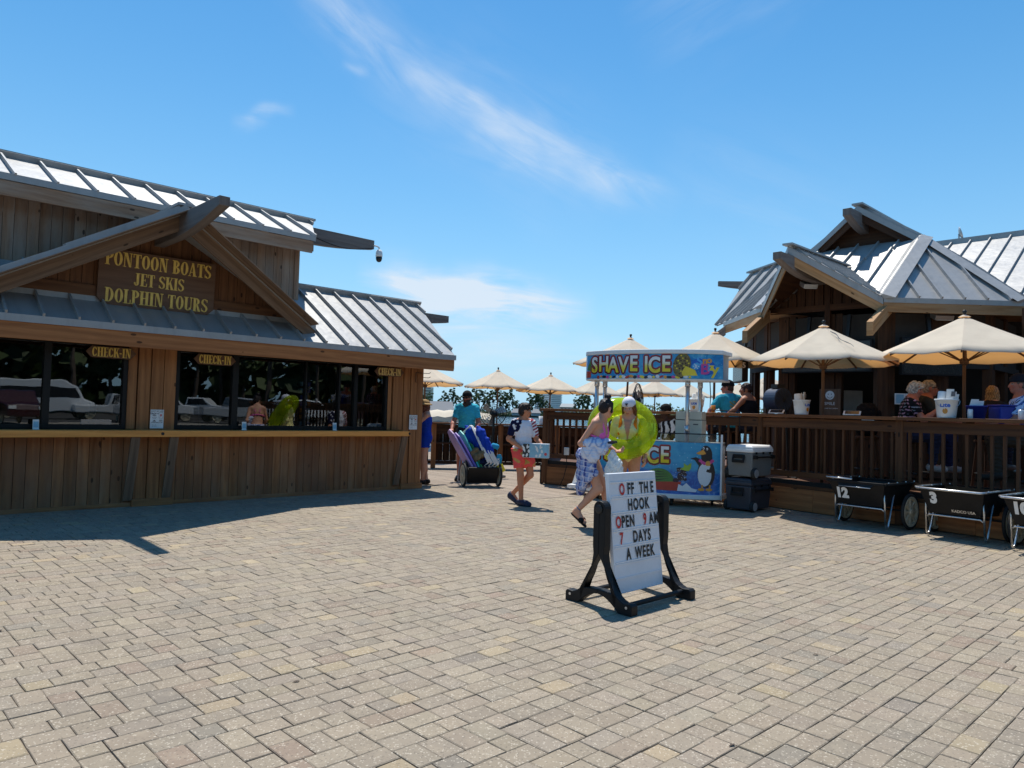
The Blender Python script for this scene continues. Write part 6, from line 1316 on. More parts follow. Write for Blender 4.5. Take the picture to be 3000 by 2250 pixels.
# ---------------------------------------------------------------- soft bodies: a distance field, meshed as one continuous surface
class Field:
    def __init__(s, lo, hi, h):
        s.h = h; s.lo = np.array(lo, float); n = np.ceil((np.array(hi)-s.lo)/h).astype(int)+1
        s.f = np.full(n, .3, np.float32); s.ax = [(s.lo[i]+np.arange(n[i])*h).astype(np.float32) for i in range(3)]
    def _sl(s, lo, hi):
        a = [max(0, int((lo[i]-s.lo[i])/s.h)) for i in range(3)]; b = [min(s.f.shape[i], int((hi[i]-s.lo[i])/s.h)+2) for i in range(3)]
        if any(b[i] <= a[i] for i in range(3)): return None, None
        sl = tuple(slice(a[i], b[i]) for i in range(3)); g = np.meshgrid(*[s.ax[i][a[i]:b[i]] for i in range(3)], indexing='ij', sparse=True)
        return sl, g
    def put(s, sl, d, k):
        c = s.f[sl]
        if k > 0: hh = np.maximum(k-np.abs(c-d), 0)/k; r = np.minimum(c, d)-hh*hh*k*.25
        else: r = np.minimum(c, d)
        s.f[sl] = r
    def cap(s, a, b, ra, rb, k=.02, clip=None, flat=None):
        a, b = np.array(a, float), np.array(b, float); m_ = max(ra, rb)+k+.03; sl, g = s._sl(np.minimum(a, b)-m_, np.maximum(a, b)+m_)
        if sl is None: return
        ab = b-a; L2 = max(float(ab@ab), 1e-9); px, py, pz_ = g[0]-a[0], g[1]-a[1], g[2]-a[2]
        t = np.clip((px*ab[0]+py*ab[1]+pz_*ab[2])/L2, 0, 1); qx, qy, qz = px-t*ab[0], py-t*ab[1], pz_-t*ab[2]
        if flat is not None:
            n, f = np.array(flat[0], float), flat[1]; n = n/np.linalg.norm(n); dn = qx*n[0]+qy*n[1]+qz*n[2]; qx, qy, qz = qx+n[0]*dn*(1/f-1), qy+n[1]*dn*(1/f-1), qz+n[2]*dn*(1/f-1)
        d = np.sqrt(qx*qx+qy*qy+qz*qz)-(ra+(rb-ra)*t)
        if flat is not None: d = d*max(.5, flat[1])
        if clip is not None: d = np.maximum(d, (g[0]-clip[0][0])*clip[1][0]+(g[1]-clip[0][1])*clip[1][1]+(g[2]-clip[0][2])*clip[1][2])
        s.put(sl, d.astype(np.float32), k)
    def ell(s, c, r, R=None, k=.02, sub=False, grow=0.0):
        c, r = np.array(c, float), np.array(r, float)+grow; m_ = float(max(r))+k+.03; sl, g = s._sl(c-m_, c+m_)
        if sl is None: return
        p = [g[0]-c[0], g[1]-c[1], g[2]-c[2]]
        if R is not None: p = [p[0]*R[0][i]+p[1]*R[1][i]+p[2]*R[2][i] for i in range(3)]
        k0 = np.sqrt((p[0]/r[0])**2+(p[1]/r[1])**2+(p[2]/r[2])**2); k1 = np.sqrt((p[0]/r[0]**2)**2+(p[1]/r[1]**2)**2+(p[2]/r[2]**2)**2)+1e-6
        d = (k0*(k0-1)/k1).astype(np.float32)
        if sub: s.f[sl] = np.maximum(s.f[sl], -d)
        else: s.put(sl, d, k)
    def cut(s, p, n):
        """keep the side the normal points away from"""
        g = np.meshgrid(*s.ax, indexing='ij', sparse=True); n = np.array(n, float); n /= np.linalg.norm(n)
        s.f = np.maximum(s.f, (g[0]-p[0])*n[0]+(g[1]-p[1])*n[1]+(g[2]-p[2])*n[2]).astype(np.float32)
    def ripple(s, amp, sc, seed=0):
        g = np.meshgrid(*s.ax, indexing='ij', sparse=True); rng = random.Random(seed); w_ = 0
        for i in range(5):
            d = [rng.gauss(0, 1) for _ in range(3)]; ph = rng.uniform(0, 6); w_ = w_+np.sin(sc*(g[0]*d[0]+g[1]*d[1]+g[2]*d[2])*(1+.35*i)+ph)/(1+.5*i)
        near = np.abs(s.f) < .06; s.f = np.where(near, s.f+amp*w_.astype(np.float32), s.f)
    def mesh(s):
        f = np.pad(s.f, 1, constant_values=.3); ng = f < 0; n = f.shape
        c = np.zeros(tuple(x-1 for x in n), np.int8)
        for i in (0, 1):
            for j in (0, 1):
                for k in (0, 1): c += ng[i:n[0]-1+i, j:n[1]-1+j, k:n[2]-1+k]
        I = np.argwhere((c > 0) & (c < 8)); idm = np.full(c.shape, -1, np.int64); idm[tuple(I.T)] = np.arange(len(I)); acc = np.zeros((len(I), 3)); cnt = np.zeros(len(I))
        cor = [(i, j, k) for i in (0, 1) for j in (0, 1) for k in (0, 1)]; val = {q_: f[I[:, 0]+q_[0], I[:, 1]+q_[1], I[:, 2]+q_[2]] for q_ in cor}
        for a in cor:
            for ax in range(3):
                if a[ax] == 0:
                    b = list(a); b[ax] = 1; b = tuple(b); va, vb = val[a], val[b]; x = (va < 0) != (vb < 0); t = np.where(x, va/np.where(va == vb, 1, va-vb), 0)
                    p = np.array(a, float)+np.zeros((len(I), 3)); p[:, ax] += t; acc += p*x[:, None]; cnt += x
        P = (I+acc/np.maximum(cnt, 1)[:, None]-1)*s.h+s.lo; Q = []
        for ax in range(3):
            o = [i for i in range(3) if i != ax]; sh = [slice(1, n[i]-1) for i in range(3)]; sh[ax] = slice(0, n[ax]-1); sh2 = list(sh); sh2[ax] = slice(1, n[ax]); A, B = ng[tuple(sh)], ng[tuple(sh2)]
            E = np.argwhere(A != B); flip = A[tuple(E.T)]; base = E.copy()
            for i in o: base[:, i] += 1
            def cell(d0, d1): q_ = base.copy(); q_[:, o[0]] += d0; q_[:, o[1]] += d1; return idm[tuple(q_.T)]
            q4 = np.stack([cell(-1, -1), cell(0, -1), cell(0, 0), cell(-1, 0)], 1); fl = flip if ax != 1 else ~flip; q4[~fl] = q4[~fl][:, ::-1]; Q.append(q4)
        return P, np.concatenate(Q)
def soft(name, F_, mat, parent=None, col=None):
    P, Q = F_.mesh(); me = bpy.data.meshes.new(name); me.from_pydata(P.tolist(), [], Q.tolist()); me.materials.append(MATS[mat])
    if col is not None:
        C_ = col(P) if callable(col) else np.tile(np.array(col), (len(P), 1)); at = me.attributes.new('Col', 'FLOAT_COLOR', 'POINT'); at.data.foreach_set('color', np.concatenate([C_, np.ones((len(P), 1))], 1).astype(np.float32).ravel())
    me.polygons.foreach_set('use_smooth', [True]*len(Q)); o = bpy.data.objects.new(name, me); COL.objects.link(o)
    if parent is not None: o.parent = parent
    return o
vcol('skin', .55, .35, bump=.08); vcol('fabric_print', .85, .15, bump=.6, scale=26); vcol('hair', .55, .4, bump=1.0, scale=90); vcol('shoe', .6, .3, bump=.15); vcol('gloss_print', .35, .5, bump=.05)

def nv(v): v = np.array(v, float); return v/(np.linalg.norm(v)+1e-9)
BASE = dict(pelvis=(0, 0, .95), chest=(0, .0, 1.28), neck=(0, -.01, 1.475), head=(0, .02, 1.625), shL=(-.175, -.01, 1.415), shR=(.175, -.01, 1.415), elL=(-.23, -.03, 1.13), elR=(.23, -.03, 1.13), wrL=(-.235, .05, .88), wrR=(.235, .05, .88),
    hipL=(-.085, 0, .92), hipR=(.085, 0, .92), knL=(-.095, .02, .50), knR=(.095, .02, .50), anL=(-.095, -.02, .08), anR=(.095, -.02, .08), toL=(-.11, .16, .03), toR=(.11, .16, .03))
class Person:
    """a figure with +y forward, +x to its right; joints given for a 1.75 m body and scaled"""
    def __init__(s, label, loc, rz, H, pose, skin, female=False, yaw=0, pitch=0, roll=0, girth=1.0, h=.0085, hands=None, group=None):
        s.t = thing('person', label, 'person', loc, rz, group); k = H/1.75; s.k = k; s.h = h; s.fem = female; s.skin = np.array(skin)
        s.J = {a: np.array(pose.get(a, b), float)*k for a, b in BASE.items()}; J = s.J; s.g = girth*k; g = s.g
        up = nv(J['neck']-J['pelvis']); rt = nv(J['shR']-J['shL']); fw = nv(np.cross(up, rt)); rt = np.cross(fw, up); s.RT = np.stack([rt, fw, up], 1)
        hp = nv(J['hipR']-J['hipL']); fw2 = nv(np.cross(up, hp)); s.RP = np.stack([nv(np.cross(fw2, up)), fw2, up], 1)
        s.RH = np.array((Euler((pitch, roll, -yaw), 'XYZ').to_matrix())); pts = np.array(list(J.values())); s.lo = pts.min(0)-.26*k; s.hi = pts.max(0)+.28*k; s.lo[2] = max(s.lo[2], pts[:, 2].min()-.10)
        sw = .92 if female else 1.0; s.P = {}
        P = s.P; T = s.RT
        lp = lambda a, b, t: J[a]+(J[b]-J[a])*t
        P['pelvis'] = [('e', J['pelvis']+T @ np.array([0, -.012*k, .01*k]), np.array([.165 if not female else .172, .112, .125])*g, s.RP)]
        P['waist'] = [('e', lp('pelvis', 'chest', .46), np.array([.140*(.92 if female else 1.03), .098, .150])*g, T)]
        P['chest'] = [('e', J['chest']+T @ np.array([0, 0, .02*k]), np.array([.165*sw, .113, .185])*g, T), ('c', J['shL']+(J['shR']-J['shL'])*.16, J['shL']+(J['shR']-J['shL'])*.84, .066*g, .066*g)]
        if female: P['chest'] += [('e', J['chest']+T @ np.array([sx_*.072, .088, .0])*k, np.array([.062, .055, .062])*g, T) for sx_ in (-1, 1)]
        P['neck'] = [('c', J['neck']-T @ np.array([0, .0, .05])*k, J['head']-T @ np.array([0, .0, .02])*k, .055*g, .050*k), ('c', lp('shL', 'neck', .35), J['neck']+np.array([0, 0, .01]), .045*g, .05*g), ('c', lp('shR', 'neck', .35), J['neck']+np.array([0, 0, .01]), .045*g, .05*g)]
        ak = .86 if female else 1.0
        for d in 'LR':
            P['ua'+d] = [('c', J['sh'+d], J['el'+d], .054*g*ak, .042*g*ak)]; P['fa'+d] = [('c', J['el'+d], lp('el'+d, 'wr'+d, .35), .043*g*ak, .043*g*ak), ('c', lp('el'+d, 'wr'+d, .3), J['wr'+d], .043*g*ak, .028*k*ak)]
            P['th'+d] = [('c', J['hip'+d], J['kn'+d], .092*g*(1.03 if female else 1), .057*g)]
            b = nv(np.cross(J['kn'+d]-J['hip'+d], [1, 0, 0])); sh = J['an'+d]-J['kn'+d]; back = -s.RP[:, 1]; back = back-nv(sh)*(back@nv(sh)); back = nv(back)
            P['shin'+d] = [('c', J['kn'+d], J['an'+d], .054*g, .037*k), ('c', J['kn'+d]+sh*.14+back*.022*k, J['kn'+d]+sh*.48+back*.020*k, .050*g, .040*g)]
            hl = J['an'+d]+nv(J['an'+d]-J['to'+d])*.035*k-np.array([0, 0, .035*k]) if J['an'+d][2]-J['to'+d][2] < .10*k else J['an'+d]-nv(sh)*-.045*k
            P['foot'+d] = [('c', hl, J['to'+d], .036*k, .030*k), ('c', J['an'+d], J['to'+d]*.6+J['an'+d]*.4, .038*k, .030*k)]
            hd = (hands or {}).get(d, {}); dr = nv(hd.get('dir', J['wr'+d]-J['el'+d])); pn = np.array(hd.get('palm', (1, 0, 0) if d == 'L' else (-1, 0, 0)), float); pn = nv(pn-dr*(pn@dr)); sd = np.cross(dr, pn); curl = hd.get('curl', .35); th = hd.get('thumb', 1)
            sd = sd*(1 if sd@np.array(hd.get('thumbside', (0, 1, 0.2))) > 0 else -1); w_ = J['wr'+d]; H_ = [('f', w_+dr*.01*k, w_+dr*.075*k, .034*k, .036*k, pn, .50)]
            for i, (o_, L) in enumerate(((.030, .066), (.010, .076), (-.011, .070), (-.030, .054))):
                b0 = w_+dr*.085*k+sd*o_*k; d1 = nv(dr*cos(curl)+pn*sin(curl)); d2 = nv(dr*cos(curl*2.3)+pn*sin(curl*2.3)); m1 = b0+d1*L*.55*k; e1 = m1+d2*L*.5*k; H_ += [('c', b0, m1, .0098*k, .0092*k), ('c', m1, e1, .0092*k, .0078*k)]
            tb = w_+dr*.028*k+sd*.026*k; tm = tb+nv(dr*.62+sd*.75+pn*.25)*.042*k; te = tm+nv(dr*.85+sd*.25+pn*.45)*.034*k; H_ += [('c', tb, tm, .0125*k, .011*k), ('c', tm, te, .011*k, .009*k)]
            P['hand'+d] = H_
        Rh = s.RH; hc = J['head']; s.hw = lambda *p: hc+Rh @ (np.array(p)*k)
        P['head'] = [('e', s.hw(0, -.012, .028), np.array([.0745, .094, .090])*k, Rh), ('e', s.hw(0, .018, -.045), np.array([.058, .070, .072])*k, Rh), ('e', s.hw(0, .060, -.092), np.array([.026, .024, .022])*k, Rh), ('c', s.hw(0, .086, .006), s.hw(0, .103, -.030), .010*k, .0145*k), ('e', s.hw(0, .076, -.062), np.array([.027, .018, .016])*k, Rh)]+[('e', s.hw(sx_*.0755, -.006, -.012), np.array([.012, .022, .032])*k, Rh) for sx_ in (-1, 1)]+[('e', s.hw(sx_*.034, .066, -.022), np.array([.026, .022, .024])*k, Rh) for sx_ in (-1, 1)]
    def field(s, pad=0): return Field(s.lo-pad, s.hi+pad, s.h)
    def lay(s, F_, tags, grow=0.0, k=.03, clips=None):
        for tg in tags:
            cl = (clips or {}).get(tg)
            for p in s.P[tg]:
                if p[0] == 'e': F_.ell(p[1], p[2], p[3], k*s.k, grow=grow)
                elif p[0] == 'c': F_.cap(p[1], p[2], p[3]+grow, p[4]+grow, k*s.k, clip=cl)
                else: F_.cap(p[1], p[2], p[3]+grow, p[4]+grow, k*s.k*.5, flat=(p[5], p[6]))
    def along(s, a, b, f): p = s.J[a]+(s.J[b]-s.J[a])*f; return (p, nv(s.J[b]-s.J[a]))
    def body(s, lips=True, beard=None, makeup=0, hidden_legs=False):
        F_ = s.field(); s.lay(F_, ['pelvis', 'waist', 'chest', 'neck'], 0, .05); 
        for d in 'LR':
            s.lay(F_, ['ua'+d, 'fa'+d], 0, .028)
            if not hidden_legs: s.lay(F_, ['th'+d, 'shin'+d], 0, .035); s.lay(F_, ['foot'+d], 0, .025)
            s.lay(F_, ['hand'+d], 0, .007)
        s.lay(F_, ['head'], 0, .018); k = s.k
        for sx_ in (-1, 1): F_.ell(s.hw(sx_*.031, .094, .004), np.array([.016, .012, .010])*k, s.RH, sub=True)
        def col(P):
            C_ = np.tile(s.skin, (len(P), 1)); L = (P-s.J['head']) @ s.RH/k; x, y, z = L[:, 0], L[:, 1], L[:, 2]; fr = (y > .045) & (np.abs(x) < .075)
            rosy = np.exp(-(((np.abs(x)-.038)/.022)**2+((z+.030)/.022)**2))*fr; C_ = C_*(1-rosy[:, None]*np.array([0, .18, .16])); ey = fr & (((np.abs(x)-.031)/.0155)**2+((z-.003)/.0085)**2 < 1); C_[ey] = (.50, .46, .43)
            ir = fr & (((np.abs(x)-.031)/.0075)**2+((z-.003)/.0085)**2 < 1); C_[ir] = (.06, .04, .03); ls = fr & (np.abs(x) > .013) & (np.abs(x) < .048) & (np.abs(z-.0125) < .0035); C_[ls] = C_[ls]*.55
            br = fr & (((np.abs(x)-.033)/.020)**2+((z-.030-.0*x)/.0055)**2 < 1); C_[br] = C_[br]*.5
            lp = fr & (np.abs(x) < .026) & (np.abs(z+.062) < .0095*(1-(np.abs(x)/.03)**2)); C_[lp] = s.skin*np.array([.85, .48, .48]); ln = fr & (np.abs(x) < .024) & (np.abs(z+.062) < .002); C_[ln] = s.skin*.3
            if beard is not None:
                bd = (z < -.035-.35*np.abs(x)*0) & (y > -.03) & (z > -.16) & ~((np.abs(x) < .022) & (np.abs(z+.062) < .007)) & (np.abs(x) < .08); C_[bd] = beard
            return np.clip(C_, 0, 1)
        return soft('body', F_, 'skin', s.t, col)
    def garment(s, name, tags, grow, clips=None, cuts=(), mat='fabric_print', col=(.5, .5, .5), k=.035, rip=.0034, extra=None):
        F_ = s.field(.02); s.lay(F_, tags, grow*s.k, k, clips)
        if extra: extra(F_)
        if rip: F_.ripple(rip, 34, len(name)+int(grow*1000))
        for p, n in cuts: F_.cut(p, n)
        return soft(name, F_, mat, s.t, col)
    def hair(s, col, style='short', name='hair', bun=False, rip=.004):
        F_ = Field(s.J['head']-.26*s.k, s.J['head']+.28*s.k, .007); k = s.k; F_.ell(s.hw(0, -.022, .040), np.array([.086, .101, .094])*k, s.RH)
        if style in ('short', 'boy'): F_.ell(s.hw(0, -.055, -.02), np.array([.074, .060, .075])*k, s.RH, .02)
        if style == 'boy': F_.cap(s.hw(-.03, .045, .095), s.hw(.055, .088, .055), .034*k, .018*k, .03); F_.cap(s.hw(.02, .03, .10), s.hw(-.05, .085, .058), .03*k, .016*k, .03)
        if style == 'up': F_.ell(s.hw(0, -.045, .0), np.array([.080, .075, .085])*k, s.RH, .02); F_.cap(s.hw(.06, .03, .05), s.hw(.078, .035, -.045), .02*k, .010*k, .015); F_.cap(s.hw(-.06, .03, .05), s.hw(-.078, .035, -.035), .02*k, .010*k, .015)
        if style == 'bob': F_.ell(s.hw(0, -.03, .0), np.array([.098, .095, .105])*k, s.RH, .02); F_.cap(s.hw(-.04, .06, .09), s.hw(.05, .088, .05), .034*k, .022*k, .03)
        if style == 'long': F_.ell(s.hw(0, -.055, -.06), np.array([.088, .065, .14])*k, s.RH, .03); [F_.cap(s.hw(sx_*.07, -.0, .02), s.hw(sx_*.085, -.01, -.19), .032*k, .024*k, .03) for sx_ in (-1, 1)]
        if bun: F_.ell(s.hw(0, -.03, .155), np.array([.045, .045, .042])*k, s.RH, .015); F_.cap(s.hw(.03, -.05, .15), s.hw(-.03, -.02, .185), .018*k, .016*k, .01)
        F_.ripple(rip, 55, 3)
        if style != 'long': F_.ell(s.hw(0, .090, -.048), np.array([.070, .080, .098])*k, s.RH, sub=True); 
        else: F_.ell(s.hw(0, .10, -.03), np.array([.062, .09, .095])*k, s.RH, sub=True)
        c = np.array(col); return soft(name, F_, 'hair', s.t, lambda P: np.clip(c*(1+.35*np.sin(P[:, :1]*160+P[:, 1:2]*110+np.sin(P[:, 2:3]*70)*2)), 0, 1))
    def cap(s, col, brim=1, name='cap', lift=0.0, back=False):
        F_ = Field(s.J['head']-.30*s.k, s.J['head']+.30*s.k, .007); k = s.k; R_ = s.RH if not back else s.RH @ np.diag([-1., -1., 1.]); hw = lambda *p: s.J['head']+R_ @ (np.array(p)*k)
        F_.ell(s.hw(0, -.014, .046+lift), np.array([.095, .116, .103])*k, s.RH); F_.cut(s.hw(0, 0, .030+lift), -s.RH[:, 2])
        if brim:
            F2 = Field(s.J['head']-.30*s.k, s.J['head']+.30*s.k, .007); F2.ell(hw(0, .105, .030+lift), np.array([.082, .10, .032])*k, R_); F2.cut(hw(0, .05, .040+lift), R_ @ np.array([0, .22, 1.])); F2.ell(hw(0, .10, .016+lift), np.array([.082, .10, .030])*k, R_, sub=True); F_.f = np.minimum(F_.f, F2.f)
        return soft(name, F_, 'fabric_print', s.t, col)
    def shoes(s, col, grow=.014, name='shoe', mat='shoe', clip=.055):
        for d in 'LR':
            F_ = s.field(.03); s.lay(F_, ['foot'+d], grow*s.k, .03); up = nv(s.J['kn'+d]-s.J['an'+d]); F_.cut(s.J['an'+d]+up*.02*s.k, up); soft(name, F_, mat, s.t, col)
def rgb(r, g, b): return np.array(lin(r, g, b))
SKIN = rgb(205, 150, 122); SKIN_T = rgb(178, 118, 88); SKIN_D = rgb(70, 42, 30); SKIN_R = rgb(196, 122, 98)

# --- the man with the loaded cart
p = Person('bearded man in turquoise shirt, black cap and sunglasses pushing a loaded beach cart', (-.92, 15.35, 0), bear(186), 1.84, dict(neck=(0, .02, 1.475), head=(0, .055, 1.62), elL=(-.25, .06, 1.14), elR=(.25, .06, 1.14), wrL=(-.24, .27, 1.0), wrR=(.24, .27, 1.0), anL=(-.10, -.10, .09), anR=(.10, .12, .08), toL=(-.11, .08, .03), toR=(.11, .31, .03), knL=(-.10, .03, .50), knR=(.10, .10, .50)), SKIN_R*.85, yaw=radians(14), pitch=radians(-4), girth=1.06,
    hands={'L': dict(dir=(.1, .9, -.3), palm=(0, -.2, -1), curl=.7), 'R': dict(dir=(-.1, .9, -.3), palm=(0, -.2, -1), curl=.7)})
man = p; p.body(beard=(.035, .022, .015)); teal = rgb(64, 184, 204)
F_ = None
p.garment('shirt', ['waist', 'chest', 'uaL', 'uaR', 'neck'], .016, {'uaL': p.along('shL', 'elL', .72), 'uaR': p.along('shR', 'elR', .72)}, [(p.J['pelvis']-np.array([0, 0, .0]), (0, 0, -1)), (p.J['neck']+np.array([0, .03, .025]), (0, .85, 1))], col=teal)
p.garment('shorts', ['pelvis', 'thL', 'thR'], .018, {'thL': p.along('hipL', 'knL', .92), 'thR': p.along('hipR', 'knR', .92)}, [(p.J['pelvis']+np.array([0, 0, .09]), (0, 0, 1))], col=rgb(45, 48, 58))
F_ = Field(p.J['head']-.25, p.J['head']+.25, .007); F_.ell(p.hw(0, .045, -.105), np.array([.058, .055, .085])*p.k, p.RH); F_.ell(p.hw(0, .0, -.06), np.array([.075, .06, .06])*p.k, p.RH, .02); F_.ell(p.hw(0, .10, -.028), np.array([.055, .06, .05])*p.k, p.RH, sub=True); F_.ell(p.hw(0, -.05, -.05), np.array([.12, .075, .12])*p.k, p.RH, sub=True); F_.ripple(.003, 60, 5); soft('beard', F_, 'hair', p.t, rgb(62, 46, 36))
p.cap(rgb(38, 34, 36), 1, back=True); p.hair(rgb(40, 30, 26)); p.shoes(rgb(32, 32, 36), .016)
def shades(p, c='tv_black'):
    b = MB(); Rm = Matrix(p.RH.tolist()); w_ = lambda x, y, z: Vector(p.hw(x, y, z))
    for sx_ in (-1, 1): b.prism([w_(sx_*.034+px, .100-abs(sx_*.034+px)*.16, .005+pz_) for px, pz_ in oval(.027, .019, 12)], Rm @ Vector((0, .006, 0))); b.board(w_(sx_*.060, .085, .012), w_(sx_*.080, -.01, .012), Rm @ Vector((0, 0, .005)), Rm @ Vector((.002, 0, 0)))
    b.board(w_(-.012, .102, .010), w_(.012, .102, .010), Rm @ Vector((0, 0, .004)), Rm @ Vector((0, .003, 0))); obj('sunglasses', b, c, p.t)
shades(p)

# --- the boy with the box
p = Person('dark-haired boy in starred white shirt and coral shorts carrying a blue drinks box', (.20, 11.52, 0), bear(146), 1.58, dict(head=(0, .03, 1.625), elL=(-.27, .02, 1.13), elR=(.26, -.06, 1.13), wrL=(-.27, .24, 1.0), wrR=(.13, .16, .99), anR=(.05, .06, .08), toR=(.02, .24, .035), knR=(.075, .06, .50), anL=(.03, -.25, .16), toL=(-.02, -.12, .035), knL=(-.10, .10, .52), hipL=(-.09, .02, .92), hipR=(.09, -.01, .92)), SKIN_T*1.18, yaw=radians(-60), pitch=radians(-3), girth=.97,
    hands={'L': dict(dir=(.35, .9, -.15), palm=(.9, -.2, .2), curl=.6, thumbside=(0, 0, 1)), 'R': dict(dir=(-.35, .9, -.15), palm=(-.9, -.2, .2), curl=.6, thumbside=(0, 0, 1))})
boy = p; p.body(); k = p.k
def tee(P):
    C_ = np.tile(rgb(222, 222, 232), (len(P), 1)); T = (P-p.J['chest']) @ p.RT/k; x, z = T[:, 0], T[:, 2]
    rag = np.where(z > -.02, np.abs(x) > .158-.40*np.clip(z+.02, 0, .22), np.abs(x) > .205)          # raglan sleeve line
    left, right = rag & (x > 0), rag & (x < 0); C_[left] = rgb(22, 26, 60); s_ = np.zeros(len(P), bool)
    for i, (a, b_, c_) in enumerate(RNG.uniform(-.28, .28, (150, 3))): 
        d = np.abs(P/k-np.array([a+.15, b_*.6, 1.27+b_+c_*.5])); s_ |= (np.sqrt(((P/k-np.array([.2+a*.6, b_*.55, 1.30+c_*.7]))**2).sum(1)) < .021)
    C_[left & s_] = rgb(225, 225, 232)
    st = np.sin((P[:, 2]/k+P[:, 0]/k*.5)*105) > 0; C_[right] = rgb(228, 222, 226); C_[right & st] = rgb(150, 40, 62); return C_
p.garment('shirt', ['pelvis', 'waist', 'chest', 'uaL', 'uaR', 'neck'], .020, {'uaL': p.along('shL', 'elL', .80), 'uaR': p.along('shR', 'elR', .80)}, [(p.J['pelvis']-np.array([0, 0, .03]), (0, 0, -1)), (p.J['neck']+np.array([0, 0, .01]), (0, .35, 1))], col=tee)
def coral(P): C_ = np.tile(rgb(238, 92, 88), (len(P), 1)); v = np.sin(P[:, 0]*38+2*np.sin(P[:, 2]*30))+np.sin(P[:, 2]*44+P[:, 1]*31); C_[v > 1.05] = rgb(196, 158, 92); return C_
p.garment('shorts', ['pelvis', 'thL', 'thR'], .034, {'thL': p.along('hipL', 'knL', .66), 'thR': p.along('hipR', 'knR', .66)}, [(p.J['pelvis']+np.array([0, 0, .02]), (0, 0, 1))], col=coral, rip=.004)
p.hair(rgb(44, 32, 26), 'boy'); p.shoes(rgb(40, 48, 72), .022, 'clog')
bxp = Vector(p.t.location)+Matrix.Rotation(bear(122), 3, 'Z') @ Vector((-.0, .27, .80)); t = thing('drinks_box', 'blue and silver cardboard drinks box held by the boy', 'box', bxp, bear(122-8)); b = MB(); b.box(-.20, .20, -.065, .065, 0, .215); obj('carton', b, 'can_white', t, bevel=.004)
t.rotation_euler = (0, 0, -.16); t.location = (.40, 11.27, .755); 
for i, (x0, x1, m_) in enumerate(((-.198, -.10, 'print_black'), (-.10, .198, 'card_blue'))):
    for sy in (-1, 1): b = MB(); b.box(x0, x1, sy*.0655-.001, sy*.0655+.001, .004, .211); obj('print', b, m_, t)
for ox, sgn_ in ((.05, 1), (-.15, 1)): 
    b = MB(); rr = random.Random(3)
    for i in range(9): x, z = ox+rr.uniform(-.045, .045), .10+rr.uniform(-.07, .08); b.prism([Vector((x+a, -.0672-.0002*i, z+c)) for a, c in oval(rr.uniform(.008, .02), rr.uniform(.015, .04), 9, 0, 0, rr.uniform(-1, 1))], (0, -.0004, 0))
    b2 = MB(); [b2.v.append((v[0], -v[1], v[2])) for v in b.v]; obj('can_picture', b, 'paper', t)
b = MB(); b.lathe([(0, .0678), (.022, .0677)], 14, (.15, 0, .06), axis=(0, -1, 0)); obj('round_badge', b, 'ink_red', t)

# --- the two girls
p = Person('woman in pink bikini top with dark hair bun, plaid shirt at her waist, carrying clothes', (1.02, 9.50, 0), bear(112), 1.67, dict(pelvis=(0, -.02, .95), chest=(0, .10, 1.27), neck=(0, .155, 1.465), head=(0, .225, 1.595), shL=(-.165, .14, 1.405), shR=(.165, .11, 1.395), elL=(-.22, .12, 1.14), elR=(.22, -.06, 1.12), wrL=(-.12, .34, 1.02), wrR=(.16, .18, 1.0), anL=(-.075, .30, .08), toL=(-.08, .47, .03), knL=(-.085, .22, .50), anR=(.085, -.13, .22), toR=(.09, -.02, .07), knR=(.085, .16, .52)), SKIN*1.02, True, yaw=radians(-52), pitch=radians(-16), girth=1.0,
    hands={'L': dict(dir=(.3, .9, .1), palm=(.3, -.3, .9), curl=.7), 'R': dict(dir=(-.3, .9, 0), palm=(-.3, -.1, .95), curl=.7)})
pink = p; p.body(); k = p.k; pk = rgb(244, 112, 186)
def strapped(F_):
    for sx_ in (-1, 1): c = p.J['chest']+p.RT @ np.array([sx_*.072, .088, .0])*k; sh = p.J['neck']+p.RT @ np.array([sx_*.075, -.01, -.01])*k; F_.cap(c+p.RT @ np.array([0, .03, .05])*k, sh+p.RT @ np.array([0, .04, .012])*k, .018*k, .012*k, .01); F_.cap(sh+p.RT @ np.array([0, .04, .012])*k, sh+p.RT @ np.array([0, -.04, .005])*k, .012*k, .012*k, .01); F_.cap(sh+p.RT @ np.array([0, -.04, .0])*k, p.J['chest']+p.RT @ np.array([sx_*.05, -.125, .02])*k, .011*k, .010*k, .01)
    for a in range(16):
        u_, v_ = [np.array([cos(2*pi*(a+i)/16)*.158, sin(2*pi*(a+i)/16)*.112, -.045])*k for i in (0, 1)]; F_.cap(p.J['chest']+p.RT @ u_, p.J['chest']+p.RT @ v_, .012, .012, .008)
    for sx_ in (-1, 1): F_.ell(p.J['chest']+p.RT @ np.array([sx_*.072, .094, -.004])*k, np.array([.066, .056, .062])*k, p.RT, .01)
p.garment('bikini_top', [], 0, extra=strapped, col=pk, rip=0)
def plaid(P):
    a, b_ = P[:, 0]*.7+P[:, 1]*.7, P[:, 2]+P[:, 1]*.15; C_ = np.tile(rgb(150, 166, 205), (len(P), 1)); C_[np.sin(a*95) > .55] = rgb(70, 84, 150); C_[np.sin(b_*95+1) > .6] *= np.array([.62, .66, .85]); C_[(np.sin(a*95+2) > .93) | (np.sin(b_*95+2.6) > .93)] = rgb(214, 210, 224); return C_
def skirt(F_):
    J = p.J
    for a, b_, r0, r1 in (((.13, -.04, .93), (.15, -.05, .54), .065, .065), ((.02, -.09, .93), (.06, -.09, .48), .07, .06), ((-.10, -.06, .93), (-.12, -.06, .55), .06, .06), ((.15, .04, .92), (.19, .05, .66), .055, .05), ((.14, .10, .92), (.17, .14, .72), .035, .04)): F_.cap(np.array(a)*k, np.array(b_)*k, r0*k, r1*k, .03)
